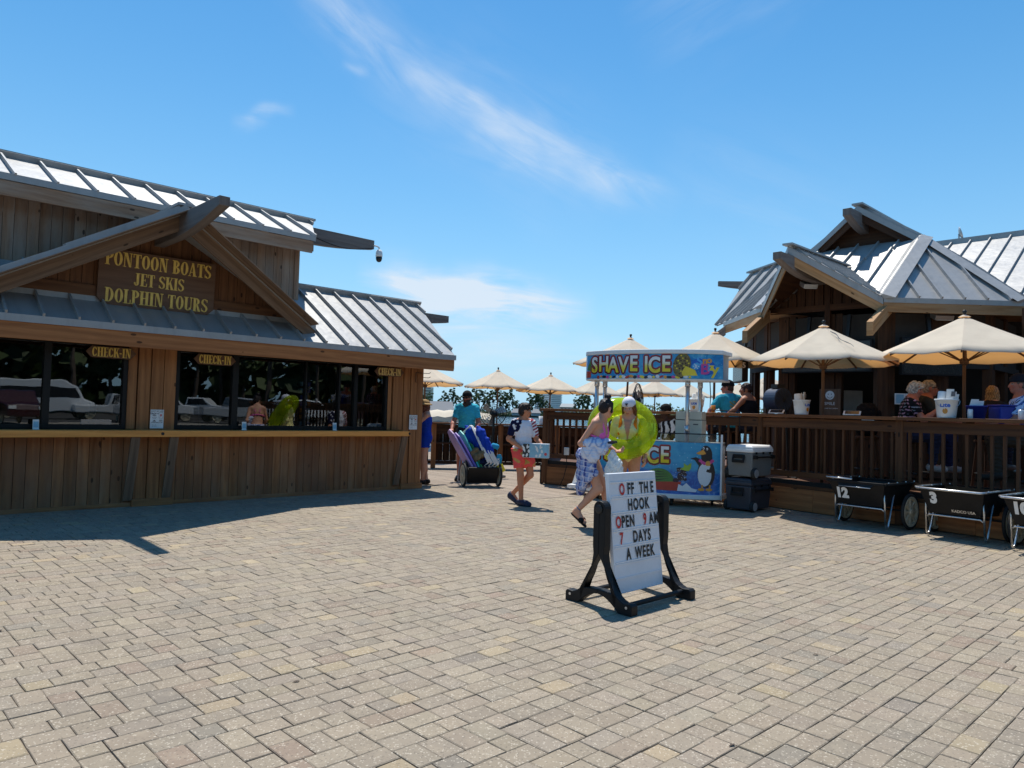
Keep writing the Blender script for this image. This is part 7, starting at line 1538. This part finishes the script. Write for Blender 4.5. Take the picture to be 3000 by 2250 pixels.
p.garment('tied_plaid_shirt', ['pelvis'], .022, None, [(p.J['pelvis']+np.array([0, 0, .10]), (0, 0, 1))], col=plaid, rip=.007, extra=skirt)
p.hair(rgb(34, 22, 22), 'up', bun=True, rip=.003)
def slide(P): return np.tile(rgb(22, 20, 22), (len(P), 1))
for d in 'LR':
    F_ = p.field(.03); a, t_ = p.J['an'+d], p.J['to'+d]; ax = nv(t_-a); hl = P0s = [q_[1] for q_ in p.P['foot'+d]][0]; dn = -nv(p.J['kn'+d]-a) if d == 'R' else np.array([0, 0, -1.]); dn = nv(dn-nv(t_-hl)*(dn@nv(t_-hl))); F_.cap(hl+dn*.030, t_+dn*.026+nv(t_-hl)*.02, .038*k, .042*k, .01, flat=(dn, .45)); F_.cap(hl*.25+t_*.75-dn*.0+np.cross(dn, nv(t_-hl))*.05, hl*.25+t_*.75-np.cross(dn, nv(t_-hl))*.05, .036*k, .036*k, .02); soft('slide_sandal', F_, 'shoe', p.t, slide)
b = MB(); a = Vector(p.J['anR']); ax = Vector(nv(p.J['knR']-p.J['anR'])); b.lathe([(.041*k, -.006), (.043*k, 0), (.041*k, .006)], 14, a+ax*.04, axis=ax); obj('anklet', b, 'boat_blue', p.t)
Mw = Matrix.Translation(p.t.location) @ Matrix.Rotation(bear(112), 4, 'Z')
# bundle of clothes in her arms
Fb = Field((-.35, -.25, .70), (.40, .55, 1.35), .009)
for c, r in (((.10, .12, 1.12), (.13, .13, .10)), ((.17, .03, 1.13), (.10, .10, .07)), ((.18, .04, 1.02), (.075, .11, .12)), ((.04, .22, 1.13), (.10, .10, .07)), ((.19, .10, .96), (.06, .09, .09)), ((.15, .20, 1.05), (.085, .09, .08)), ((.19, .16, 1.12), (.06, .07, .06)), ((.12, .0, 1.19), (.07, .06, .045))): Fb.ell(np.array(c)*k, np.array(r)*k, None, .03)
Fb.ripple(.0045, 36, 8)
def bundle(P): C_ = np.tile(rgb(216, 220, 236), (len(P), 1)); v = np.sin(P[:, 0]*26+P[:, 2]*31+np.sin(P[:, 1]*40)*1.5); C_[(v > .75) & (P[:, 2] > 1.08*k)] = rgb(150, 172, 214); C_[(v < -.85)] = rgb(186, 198, 226); return C_
o = soft('clothes_bundle', Fb, 'fabric_print', None, bundle); o.matrix_world = Mw; tag(o, 'crumpled white and pale blue clothes carried on the arms of the woman in pink', 'clothes')
Fb = Field((-.1, 0, .5), (.50, .80, 1.2), .009)
for c, r in (((.16, .38, .82), (.10, .115, .13)), ((.16, .39, .74), (.11, .125, .10)), ((.15, .36, .95), (.05, .06, .10))): Fb.ell(np.array(c)*k, np.array(r)*k, None, .06)
Fb.ripple(.008, 46, 4)
t = newmat('thin_plastic'); t.p.inputs['Base Color'].default_value = (.74, .80, .84, 1); t.p.inputs['Roughness'].default_value = .3; t.p.inputs['Transmission Weight'].default_value = .25
tr = t.new('ShaderNodeBsdfTranslucent'); tr.inputs['Color'].default_value = (.80, .86, .90, 1); mx = t.new('ShaderNodeMixShader'); mx.inputs[0].default_value = .4; t.link(t.p.outputs[0], mx.inputs[1]); t.link(tr.outputs[0], mx.inputs[2]); t.link(mx.outputs[0], t.out.inputs[0])
o = soft('plastic_bag', Fb, 'thin_plastic'); o.matrix_world = Mw; tag(o, 'thin white plastic shopping bag hanging from the hand of the woman in pink', 'bag')
b = MB(); b.board((.13, .30, 1.10), (.20, .38, 1.10), Vector((0, .03, .01)), Vector((0, -.003, .012))); o = obj('phone', b, 'tv_black'); o.matrix_world = Mw; tag(o, 'dark phone held above the plastic bag', 'phone')

p = Person('smiling girl in a white cap and open yellow shirt, inside a lime swim ring', (1.60, 10.0, 0), bear(197), 1.69, dict(head=(0, .055, 1.605), neck=(0, .01, 1.47), elL=(-.24, .0, 1.13), elR=(.24, .02, 1.13), wrL=(-.25, .14, .92), wrR=(.22, .16, .93), anL=(-.09, -.12, .10), toL=(-.1, .03, .03), knL=(-.09, .0, .5), anR=(.09, .14, .08), toR=(.1, .31, .03), knR=(.09, .12, .5)), SKIN*1.03, True, yaw=radians(8), pitch=radians(-20))
girl = p; p.body(); k = p.k; yl = rgb(238, 228, 158)
p.garment('yellow_shirt', ['pelvis', 'waist', 'chest', 'uaL', 'uaR', 'faL', 'faR', 'neck'], .017, {'faL': p.along('elL', 'wrL', .8), 'faR': p.along('elR', 'wrR', .8)}, [(p.J['pelvis']-np.array([0, 0, .17]), (0, 0, -1)), (p.J['neck']+np.array([0, .03, .0]), (0, .8, 1))], col=lambda P: np.where((np.abs(P[:, :1]) < .012+.052*np.clip((P[:, 2:3]-1.20*k)/.25, 0, 1)) & (P[:, 1:2] > .03) & (P[:, 2:3] > 1.10*k), SKIN, yl))
p.garment('swim_shorts', ['pelvis'], .008, None, [(p.J['pelvis']+np.array([0, 0, .03]), (0, 0, 1))], col=yl*.9, rip=0)
p.hair(rgb(110, 66, 40), 'long'); p.cap(lambda P: np.tile(rgb(226, 226, 236), (len(P), 1)))
b = MB(); hw = lambda x, y, z: Vector(p.hw(x, y, z))
for dx, an in ((-.011, .5), (0, 0), (.011, -.5)): b.prism([hw(dx+px, .1015-abs(dx)*.4, .079+py) for px, py in oval(.006, .017, 10, 0, 0, an)], Matrix(p.RH.tolist()) @ Vector((0, .006, 0)))
b.board(hw(-.02, .108, .055), hw(.02, .108, .055), Matrix(p.RH.tolist()) @ Vector((0, 0, .0025)), Matrix(p.RH.tolist()) @ Vector((0, .004, 0))); obj('cap_logo', b, 'print_black', p.t)
def straps(F_):
    for sx_, in ((-1,), (1,)): F_.cap(p.J['chest']+p.RT @ np.array([sx_*.10, .115, .10])*k, p.J['chest']+p.RT @ np.array([sx_*.105, .02, .19])*k, .022*k, .022*k, .01); F_.cap(p.J['chest']+p.RT @ np.array([sx_*.105, .125, .10])*k, p.J['chest']+p.RT @ np.array([sx_*.125, .12, -.05])*k, .020*k, .016*k, .01)
p.garment('backpack_straps', [], 0, extra=straps, col=rgb(236, 128, 32), rip=0)
p.shoes(rgb(60, 50, 44), .012, 'sandal')
# lime glitter swim ring worn over her shoulder
t = newmat('lime_vinyl'); P = t.new('ShaderNodeTexCoord').outputs['Object']; vo = t.new('ShaderNodeTexVoronoi', feature='F1'); vo.inputs['Scale'].default_value = 42; t.link(P, vo.inputs['Vector']); sc_ = t.new('ShaderNodeSeparateColor'); t.link(vo.outputs['Color'], sc_.inputs[0])
gl_ = t.math('MULTIPLY', t.math('LESS_THAN', vo.outputs['Distance'], .30), t.math('GREATER_THAN', sc_.outputs[0], .45)); t.link(t.mix(gl_, t.mix(t.noise(P, 6, 3), (.24, .36, .004), (.55, .60, .01)), t.mix(sc_.outputs[1], (.95, .90, .10), (.02, .42, .10))), t.p.inputs['Base Color'])
t.p.inputs['Roughness'].default_value = .12; t.p.inputs['Coat Weight'].default_value = .6; t.p.inputs['Coat Roughness'].default_value = .03; tr = t.new('ShaderNodeBsdfTranslucent'); tr.inputs['Color'].default_value = (.62, .75, .02, 1); tp = t.new('ShaderNodeBsdfTransparent'); tp.inputs['Color'].default_value = (.85, .95, .25, 1)
mx = t.new('ShaderNodeMixShader'); mx.inputs[0].default_value = .42; t.link(t.p.outputs[0], mx.inputs[1]); t.link(tr.outputs[0], mx.inputs[2]); m2 = t.new('ShaderNodeMixShader'); m2.inputs[0].default_value = .58; t.link(mx.outputs[0], m2.inputs[1]); t.link(tp.outputs[0], m2.inputs[2]); t.link(m2.outputs[0], t.out.inputs[0])
b = MB(); V_, Fc = [], []; NR, NT_ = 72, 26; tl = radians(33)
for i in range(NR):
    for j in range(NT_):
        a, c = 2*pi*i/NR, 2*pi*j/NT_; rr_ = .132*(1+.012*sin(a*18)*(1 if cos(c) < 0 else .3)); x = (.338+rr_*cos(c))*cos(a); z = (.338+rr_*cos(c))*sin(a); y = rr_*sin(c); V_.append((x, y*cos(tl)+z*sin(tl), z*cos(tl)-y*sin(tl)))
for i in range(NR):
    for j in range(NT_): i2, j2 = (i+1) % NR, (j+1) % NT_; Fc.append([i*NT_+j, i*NT_+j2, i2*NT_+j2, i2*NT_+j])
b.add(V_, Fc); o = single('swim_ring', b, 'lime_vinyl', 'see-through lime green glitter swim ring carried round the girl in the white cap', 'swim ring', (1.50, 9.93, 1.27), -.06, smooth=True)
# --- woman in blue at the corner of the check-in building
p = Person('woman in a short royal blue outfit and tan sun hat leaning at the building corner', (-1.64, 14.2, 0), bear(262), 1.63, dict(head=(0, .04, 1.615), elL=(-.17, .22, 1.22), wrL=(-.08, .33, 1.42), elR=(.17, .22, 1.22), wrR=(.08, .33, 1.42), anL=(-.07, .03, .08), anR=(.08, -.06, .08), toL=(-.08, .20, .03), toR=(.09, .11, .03)), SKIN, True, girth=1.08, hands={'L': dict(dir=(.2, .2, 1), palm=(0, -1, 0), curl=.5), 'R': dict(dir=(-.2, .2, 1), palm=(0, -1, 0), curl=.5)})
p.body(); k = p.k
p.garment('romper', ['pelvis', 'waist', 'chest', 'thL', 'thR'], .014, {'thL': p.along('hipL', 'knL', .38), 'thR': p.along('hipR', 'knR', .38)}, [(p.J['chest']+np.array([0, 0, .09]), (0, .2, 1))], col=rgb(24, 60, 168))
p.hair(rgb(120, 70, 48), 'long'); p.cap(rgb(170, 140, 98), 0, 'sun_hat', -.01)
F_ = Field(p.J['head']-.34, p.J['head']+.34, .008); F_.ell(p.hw(0, 0, .03), np.array([.16, .17, .035])*k, p.RH); F_.ell(p.hw(0, 0, -.002), np.array([.17, .18, .035])*k, p.RH, sub=True); soft('hat_brim', F_, 'fabric_print', p.t, rgb(170, 140, 98)); p.shoes(rgb(40, 34, 32), .012)

# --- shave ice vendor behind the cart
p = Person('shave ice vendor in a dark cap and black and white shirt behind the cart', (2.84, 13.42, 0), bear(245), 1.66, dict(head=(0, .05, 1.615), wrL=(-.2, .25, 1.05), wrR=(.2, .25, 1.05), elL=(-.24, .02, 1.15), elR=(.24, .02, 1.15)), SKIN_D, yaw=radians(10), girth=.95)
p.body(); p.garment('shirt', ['pelvis', 'waist', 'chest', 'uaL', 'uaR', 'neck'], .016, {'uaL': p.along('shL', 'elL', .8), 'uaR': p.along('shR', 'elR', .8)}, [(p.J['pelvis']-np.array([0, 0, .05]), (0, 0, -1)), (p.J['neck'], (0, .6, 1))], col=lambda P: np.where(np.sin(P[:, :1]*52+1.2*np.sin(P[:, 2:3]*22)) > .1, rgb(206, 204, 206), rgb(30, 28, 32)))
p.garment('trousers', ['pelvis', 'thL', 'thR', 'shinL', 'shinR'], .012, None, [(p.J['pelvis']+np.array([0, 0, .06]), (0, 0, 1))], col=rgb(30, 30, 36)); p.hair(rgb(20, 16, 15)); p.cap(rgb(34, 30, 30)); shades(p); p.shoes(rgb(30, 30, 30))

# --- guests at the deck rail, on stools
SEAT = dict(pelvis=(0, -.05, .98), chest=(0, .03, 1.30), neck=(0, .06, 1.49), head=(0, .11, 1.63), shL=(-.18, .05, 1.43), shR=(.18, .05, 1.43), hipL=(-.09, -.02, .93), hipR=(.09, -.02, .93), knL=(-.12, .38, .90), knR=(.12, .38, .90), anL=(-.12, .34, .46), anR=(.12, .34, .46), toL=(-.13, .50, .42), toR=(.13, .50, .42), elL=(-.26, .18, 1.17), elR=(.26, .18, 1.17), wrL=(-.16, .42, 1.13), wrR=(.16, .42, 1.13))
def stool(label, loc):
    t = thing('bar_stool', label, 'stool', loc, .3, 'wooden bar stools on the deck'); b = MB(); b.lathe([(.17, 0), (.18, .01), (.18, .035), (.17, .045)], 18, (0, 0, .72)); obj('seat', b, 'bar_wood', t)
    for a in range(4): c_, s_ = cos(a*pi/2+.8), sin(a*pi/2+.8); b = MB(); b.board((c_*.13, s_*.13, .72), (c_*.2, s_*.2, 0), Vector((-s_, c_, 0))*.02, Vector((c_, s_, 0))*.02); obj('leg', b, 'bar_wood', t)
    b = MB(); b.tube([(.175*cos(a*pi/8), .175*sin(a*pi/8), .25) for a in range(16)], .012, 6, closed=True); obj('foot_ring', b, 'black_metal', t)
def guest(label, x, y, brg, H, skin, over=None, fem=False, yaw=0, pitch=0, girth=1.05, hands=None, st=None):
    d = dict(SEAT); d.update(over or {}); k = H/1.75; z = FL+.77-.87*k
    if st: stool(st, (x+.05*sin(radians(brg+180)), y+.05*cos(radians(brg+180)), FL))
    return Person(label, (x, y, z), bear(brg), H, d, skin, fem, yaw, pitch, 0, girth, hands=hands)
def tee_(p, col, sl=.7, name='shirt', gr=.018): return p.garment(name, ['pelvis', 'waist', 'chest', 'uaL', 'uaR', 'neck'], gr, {'uaL': p.along('shL', 'elL', sl), 'uaR': p.along('shR', 'elR', sl)}, [(p.J['pelvis']-np.array([0, 0, .06]), (0, 0, -1)), (p.J['neck']+np.array([0, 0, .0]), (0, .45, 1))], col=col)
def trou(p, col): return p.garment('trousers', ['pelvis', 'thL', 'thR', 'shinL', 'shinR'], .014, None, [(p.J['pelvis']+np.array([0, 0, .05]), (0, 0, 1))], col=col)
def back_print(P):
    C_ = np.tile(rgb(50, 158, 182), (len(P), 1)); bk = P[:, 1] < -.02; a = bk & (np.abs(P[:, 0]-.03) < .13) & (np.abs(P[:, 2]-1.36) < .07) & (np.sin(P[:, 0]*60+P[:, 2]*90) > -.4); C_[a] = rgb(128, 142, 96); a = bk & (np.abs(P[:, 0]) < .16) & (np.abs(P[:, 2]-1.25-.25*P[:, 0]) < .04); C_[a] = rgb(22, 96, 168); return C_
p = guest('man in turquoise printed tee and black cap sitting with his back to the plaza', 4.03, 13.55, 338, 1.80, SKIN_R*.8, yaw=radians(-42), girth=1.18, over=dict(elL=(-.34, .12, 1.20), wrL=(-.42, .10, 1.0)), st='bar stool under the man in the turquoise printed tee'); p.body(); tee_(p, back_print); trou(p, rgb(40, 42, 48)); p.hair(rgb(60, 42, 30)); p.cap(rgb(26, 24, 26)); p.shoes(rgb(40, 40, 40))
p = guest('woman in a black tank top with pinned-up brown hair beside the turquoise man', 4.33, 13.35, 318, 1.72, SKIN_T*.75, fem=True, yaw=radians(-42), girth=1.12, over=dict(elL=(-.34, .14, 1.24), wrL=(-.40, .30, 1.10)), st='bar stool under the woman in the black tank top'); p.body(); p.garment('tank_top', ['pelvis', 'waist', 'chest'], .012, None, [(p.J['chest']+np.array([0, 0, .13]), (0, 0, 1)), (p.J['pelvis']-np.array([0, 0, .04]), (0, 0, -1))], col=rgb(26, 26, 32)); trou(p, rgb(36, 40, 54)); p.hair(rgb(52, 32, 26), 'up'); p.shoes(rgb(40, 40, 40))
def floral(P): C_ = np.tile(rgb(30, 28, 32), (len(P), 1)); v = np.sin(P[:, 0]*60+2*np.sin(P[:, 2]*50))*np.sin(P[:, 2]*64); C_[v > .62] = rgb(200, 150, 172); C_[v < -.75] = rgb(150, 150, 160); return C_
p = guest('grey-haired woman in a dark flowered top looking at her phone', 5.92, 11.02, 118, 1.68, SKIN_R*.92, fem=True, yaw=radians(14), pitch=radians(-14), girth=1.15, over=dict(elL=(-.24, .24, 1.16), wrL=(-.08, .42, 1.32), elR=(.26, .22, 1.15), wrR=(.07, .42, 1.34)), hands={'L': dict(dir=(.3, .6, .7), palm=(.8, -.2, 0), curl=.6), 'R': dict(dir=(-.3, .6, .7), palm=(-.8, -.2, 0), curl=.6)}, st='bar stool under the grey-haired woman'); gw = p
p.body(); tee_(p, floral, .62); trou(p, rgb(44, 52, 78)); p.hair(rgb(178, 174, 168), 'bob', rip=.006); p.shoes(rgb(170, 170, 172))
b = MB(); [b.lathe([(0, -.009), (.008, -.005), (.009, 0), (.008, .005), (0, .009)], 10, Vector(p.hw(sx_*.083, -.004, -.05))) for sx_ in (-1, 1)]; obj('earring', b, 'paper', p.t)
t = thing('smartphone', 'phone held up by the grey-haired woman', 'phone', Vector(p.t.location)+Matrix.Rotation(bear(118), 3, 'Z') @ Vector((0, .47, 1.42*p.k)), bear(118)); b = MB(); b.box(-.038, .038, -.005, .005, -.075, .075); obj('body', b, 'tv_black', t, bevel=.003)
p = guest('man with short grey hair and glasses half hidden behind the white bucket', 6.30, 11.32, 110, 1.76, SKIN_R*.72, yaw=radians(0), girth=1.15, st='bar stool under the grey-haired man'); p.body(); tee_(p, rgb(56, 56, 50)); trou(p, rgb(36, 46, 84)); p.hair(rgb(150, 138, 124), 'short', rip=.003); shades(p, 'frame_dark'); p.shoes(rgb(150, 150, 155))
def hawaii(P): C_ = np.tile(rgb(188, 204, 236), (len(P), 1)); v = np.sin(P[:, 0]*44+2.2*np.sin(P[:, 2]*36+P[:, 1]*20))*np.sin(P[:, 2]*40+P[:, 1]*38); C_[v > .55] = rgb(70, 100, 160); C_[v < -.62] = rgb(40, 42, 60); C_[(v > .30) & (v < .36)] = rgb(60, 70, 100); return C_
p = guest('man in blue and white tropical shirt and dark cap at the right picture edge', 6.94, 9.90, 298, 1.82, SKIN_R*.85, yaw=radians(-12), girth=1.25, over=dict(elL=(-.30, .18, 1.14), wrL=(-.26, .46, 1.10), elR=(.28, .16, 1.14)), st='bar stool at the right edge of the picture'); p.body(); tee_(p, hawaii, .78, gr=.024); trou(p, rgb(70, 66, 60)); p.hair(rgb(96, 84, 74)); p.cap(rgb(30, 34, 44)); p.shoes(rgb(50, 46, 44))
p = guest('person with long blond hair seen from behind the parasol pole', 7.42, 11.45, 60, 1.66, SKIN, fem=True, st='bar stool behind the parasol pole'); p.body(); tee_(p, rgb(40, 38, 42)); trou(p, rgb(30, 32, 44)); p.hair(rgb(150, 116, 72), 'long'); p.shoes(rgb(60, 60, 60))
# black backpack on the bar behind the rail
Fb = Field((-.35, -.3, -.05), (.35, .3, .62), .011); Fb.ell((0, 0, .24), (.20, .14, .27)); Fb.ell((0, -.10, .16), (.15, .09, .14), None, .03); Fb.ell((0, .0, .42), (.16, .11, .12), None, .04); Fb.cap((-.06, .02, .50), (.06, .02, .50), .018, .018, .01); Fb.cap((.17, -.06, .40), (.22, -.04, .05), .025, .02, .02); Fb.cut((0, 0, .0), (0, 0, -1)); Fb.ripple(.005, 40, 2)
t = thing('backpack', 'black backpack resting on a stool behind the rail', 'backpack', (5.72, 11.85, FL+.765), -.4); soft('bag', Fb, 'fabric_print', t, rgb(24, 24, 28)); b = MB(); b.board((-.09, -.165, .26), (.09, -.165, .26), Z*.004, Y1*.006); obj('zip', b, 'aluminium', t)
stool('bar stool under the black backpack', (5.72, 11.85, FL))

# ---------------------------------------------------------------- beach cart, tipped forward and heaped with gear
wc = Vector((-.54, 14.10, 0)); ax_ = Vector((.68, .22, 0)).normalized(); BC = thing('beach_cart', 'black two-wheeled beach cart with cream spoked wheels, tipped forward and loaded', 'cart', wc, atan2(ax_.y, ax_.x))
for sx_ in (-1, 1): wheel(BC, Vector((sx_*.345, 0, .228)), r=.228)
b = MB(); b.tube([(-.345, 0, .228), (.345, 0, .228)], .013, 8); obj('axle', b, 'black_metal', BC)
ti = radians(38)
def tl_(x, y, z): return Vector((x, y*cos(ti)-z*sin(ti)*.45-.02, .25+y*sin(ti)+z*cos(ti)))
b = MB()
def cbox(lo, hi, mi=0):
    x0, y0, z0 = lo; x1, y1, z1 = hi; c = [tl_(x, y, z) for z in (z0, z1) for x, y in ((x0, y0), (x1, y0), (x1, y1), (x0, y1))]; b.add(c, [[3, 2, 1, 0], [4, 5, 6, 7], [0, 1, 5, 4], [1, 2, 6, 5], [2, 3, 7, 6], [3, 0, 4, 7]], mi)
cbox((-.295, -.14, -.10), (.295, -.11, .26)); cbox((-.295, -.11, -.10), (.295, .62, -.08)); cbox((-.295, -.11, -.08), (-.275, .62, .18)); cbox((.275, -.11, -.08), (.295, .62, .18)); obj('tub', b, 'tub_black', BC, bevel=.008)
b = MB(); [b.board(tl_(-.30, -.145, -.10+.0), tl_(.30, -.145, -.10), Vector((0, .002, .0)), Vector((0, 0, .012)))]; obj('lip', b, 'tub_black', BC)
b = MB(); [b.tube([tl_(sx_*.31, .2, .0), tl_(sx_*.31, .62, .05), tl_(sx_*.30, .95, .10)], .013, 8) for sx_ in (-1, 1)]; b.tube([tl_(-.30, .95, .10), tl_(.30, .95, .10)], .014, 8); [b.tube([tl_(sx_*.30, .55, -.05), Vector((sx_*.30, .62, .06)), Vector((sx_*.30, .50, .05))], .012, 8) for sx_ in (-1, 1)]; obj('handle', b, 'aluminium', BC, smooth=True)
Mb = Matrix.Translation(wc) @ Matrix.Rotation(atan2(ax_.y, ax_.x), 4, 'Z')
def load(name, mb_, mats, label, cat, group=None, **kw): o = obj(name, mb_, mats, None, **kw); o.matrix_world = Mb; return tag(o, label, cat, group)
def bodyboard(x, y0, z0, L, wdt, lean, c, label, yaw_=0):
    b = MB(); d = Vector((lean, sin(radians(28)), cos(radians(28)))).normalized(); s = Vector((.10+yaw_*.25, -.95, .12)); s = (s-d*s.dot(d)).normalized(); n = d.cross(s); o = Vector((x, y0, z0)); n_ = 10; prof = [(-wdt/2, 0), (wdt/2, 0), (wdt/2*1.05, L*.5), (wdt/2*.9, L*.85), (wdt/2*.45, L), (-wdt/2*.45, L), (-wdt/2*.9, L*.85), (-wdt/2*1.05, L*.5)]
    b.prism([o+s*a+d*q_-n*.02 for a, q_ in prof], n*.04); return load('bodyboard', b, c, label, 'bodyboard', 'bodyboards in the beach cart', bevel=.012)
bodyboard(-.13, .0, .30, .84, .27, -.42, 'board_purple', 'purple bodyboard leaning out at the left of the beach cart', .5); bodyboard(-.19, .03, .32, .90, .24, -.45, 'board_pink', 'lilac bodyboard behind the purple one at the far left of the cart', .5); bodyboard(-.07, .06, .30, .86, .30, -.34, 'board_teal', 'teal bodyboard between the lilac one and the folded chairs', .4); bodyboard(-.02, .03, .29, .60, .30, -.30, 'board_green', 'green bodyboard low in the beach cart', .4)
def folded_chair(x, label, z0=.36, L=.80, lean=-.30, col='royal_blue', y=.02):
    t = thing('folded_chair', label, 'folding chair', (0, 0, 0), 0, 'folded beach chairs in the cart'); t.matrix_world = Mb; d = Vector((lean, .42, .80)).normalized(); s = Vector((.30, -.75, .45)); s = (s-d*s.dot(d)).normalized(); n = d.cross(s); o = Vector((x, y, z0)); b = MB()
    for off in (0, .03): b.tube([o+s*-.20+n*off, o+s*-.20+d*L+n*off, o+s*-.17+d*(L+.03)+n*off, o+s*.17+d*(L+.03)+n*off, o+s*.20+d*L+n*off, o+s*.20+n*off, o-s*.20+n*off], .0125, 7)
    b.tube([o-s*.2+d*.3, o+s*.1+d*.36+n*.05, o+s*.22+d*.5], .012, 7); obj('tube_frame', b, 'white_plastic', t, smooth=True); b = MB(); b.board(o+d*L*.52+n*.016, o+d*L*.97+n*.016, s*.185, n*.008); obj('sling', b, col, t, bevel=.006); return t
folded_chair(.03, 'folded chair with a blue sling and white tubes, left one in the beach cart'); folded_chair(.09, 'folded chair with white tubes in the middle of the beach cart', .35, .76, -.32); folded_chair(.155, 'folded chair with white tubes nearest the right side of the beach cart', .34, .72, -.34, 'royal_blue', .0); folded_chair(.21, 'low folded chair with white tubes at the right end of the beach cart', .33, .62, -.36, 'sky_canvas', -.02)
def lump(name, parts, rip, mat, label, cat, col=None, sc=28, ks=.03):
    lo = np.min([np.minimum(np.array(a), np.array(b_))-max(ra, rb)-.06 for a, b_, ra, rb in parts], 0); hi = np.max([np.maximum(np.array(a), np.array(b_))+max(ra, rb)+.06 for a, b_, ra, rb in parts], 0); Fb = Field(lo, hi, .009); [Fb.cap(a, b_, ra, rb, ks) for a, b_, ra, rb in parts]; Fb.ripple(rip, sc, 5); o = soft(name, Fb, mat, None, col); o.matrix_world = Mb; return tag(o, label, cat)
lump('folded_parasol', [((.10, .12, .50), (-.16, .36, 1.03), .075, .065), ((-.16, .36, 1.03), (-.22, .42, 1.14), .07, .03), ((.02, .2, .66), (-.02, .12, .80), .07, .06)], .007, 'royal_blue', 'bunched royal blue beach parasol on top of the load', 'parasol')
lump('blue_chair_bag', [((.16, .02, .64), (.0, .14, 1.02), .085, .09), ((.0, .14, 1.02), (-.03, .18, 1.10), .09, .055), ((.10, .06, .88), (.17, .0, .72), .06, .06)], .007, 'royal_blue', 'bulging royal blue chair bag right of the parasol', 'bag')
lump('blue_headrest', [((.23, .0, .78), (.30, -.02, .76), .05, .05)], .006, 'sky_canvas', 'small blue cushion sticking out at the upper right of the load', 'cushion')
lump('tan_bag', [((-.10, .04, .55), (.02, .02, .62), .085, .075), ((-.16, .08, .62), (-.10, .06, .70), .06, .05)], .008, 'tan_canvas', 'brown canvas bag wedged among the bodyboards and chairs', 'bag')
lump('dark_towel', [((.02, -.03, .46), (.14, -.02, .44), .065, .05)], .008, 'fabric_print', 'dark navy towel between the white chair tubes', 'towel', rgb(26, 34, 62))
t = thing('sand_shovel', 'light blue and yellow plastic sand shovel at the right of the beach cart', 'shovel', (0, 0, 0)); t.matrix_world = Mb; b = MB(); b.prism([Vector((.30+a, -.04-.1*c, .42+c)) for a, c in ((-.06, 0), (.08, -.03), (.10, .13), (.07, .20), (.0, .20), (-.03, .10))], (0, .02, 0)); obj('blade', b, 'sky_canvas', t, bevel=.008); b = MB(); b.prism([Vector((.34+a, -.08-.1*c, .40+c)) for a, c in ((-.12, -.06), (.08, -.12), (.13, -.08), (.06, .04), (-.04, .04))], (0, .05, 0)); obj('scoop', b, 'toy_yellow', t, bevel=.01)
b = MB(); put_text(b, 'IDI', lambda x, y: Vector((.315-y, -.07-.1*x*0, .50+x)), size=.07, bold=.003); obj('lettering', b, 'paper', t)
b = MB(); b.prism([Vector((.21+a, .0, .42+c)) for a, c in ((-.06, -.03), (.07, .0), (.05, .11), (.0, .13), (-.05, .07))], (0, .03, 0)); o = load('blue_pail_lid', b, 'board_teal' if False else 'sky_canvas', 'flat blue toy pail beside the shovel', 'toy', bevel=.008)
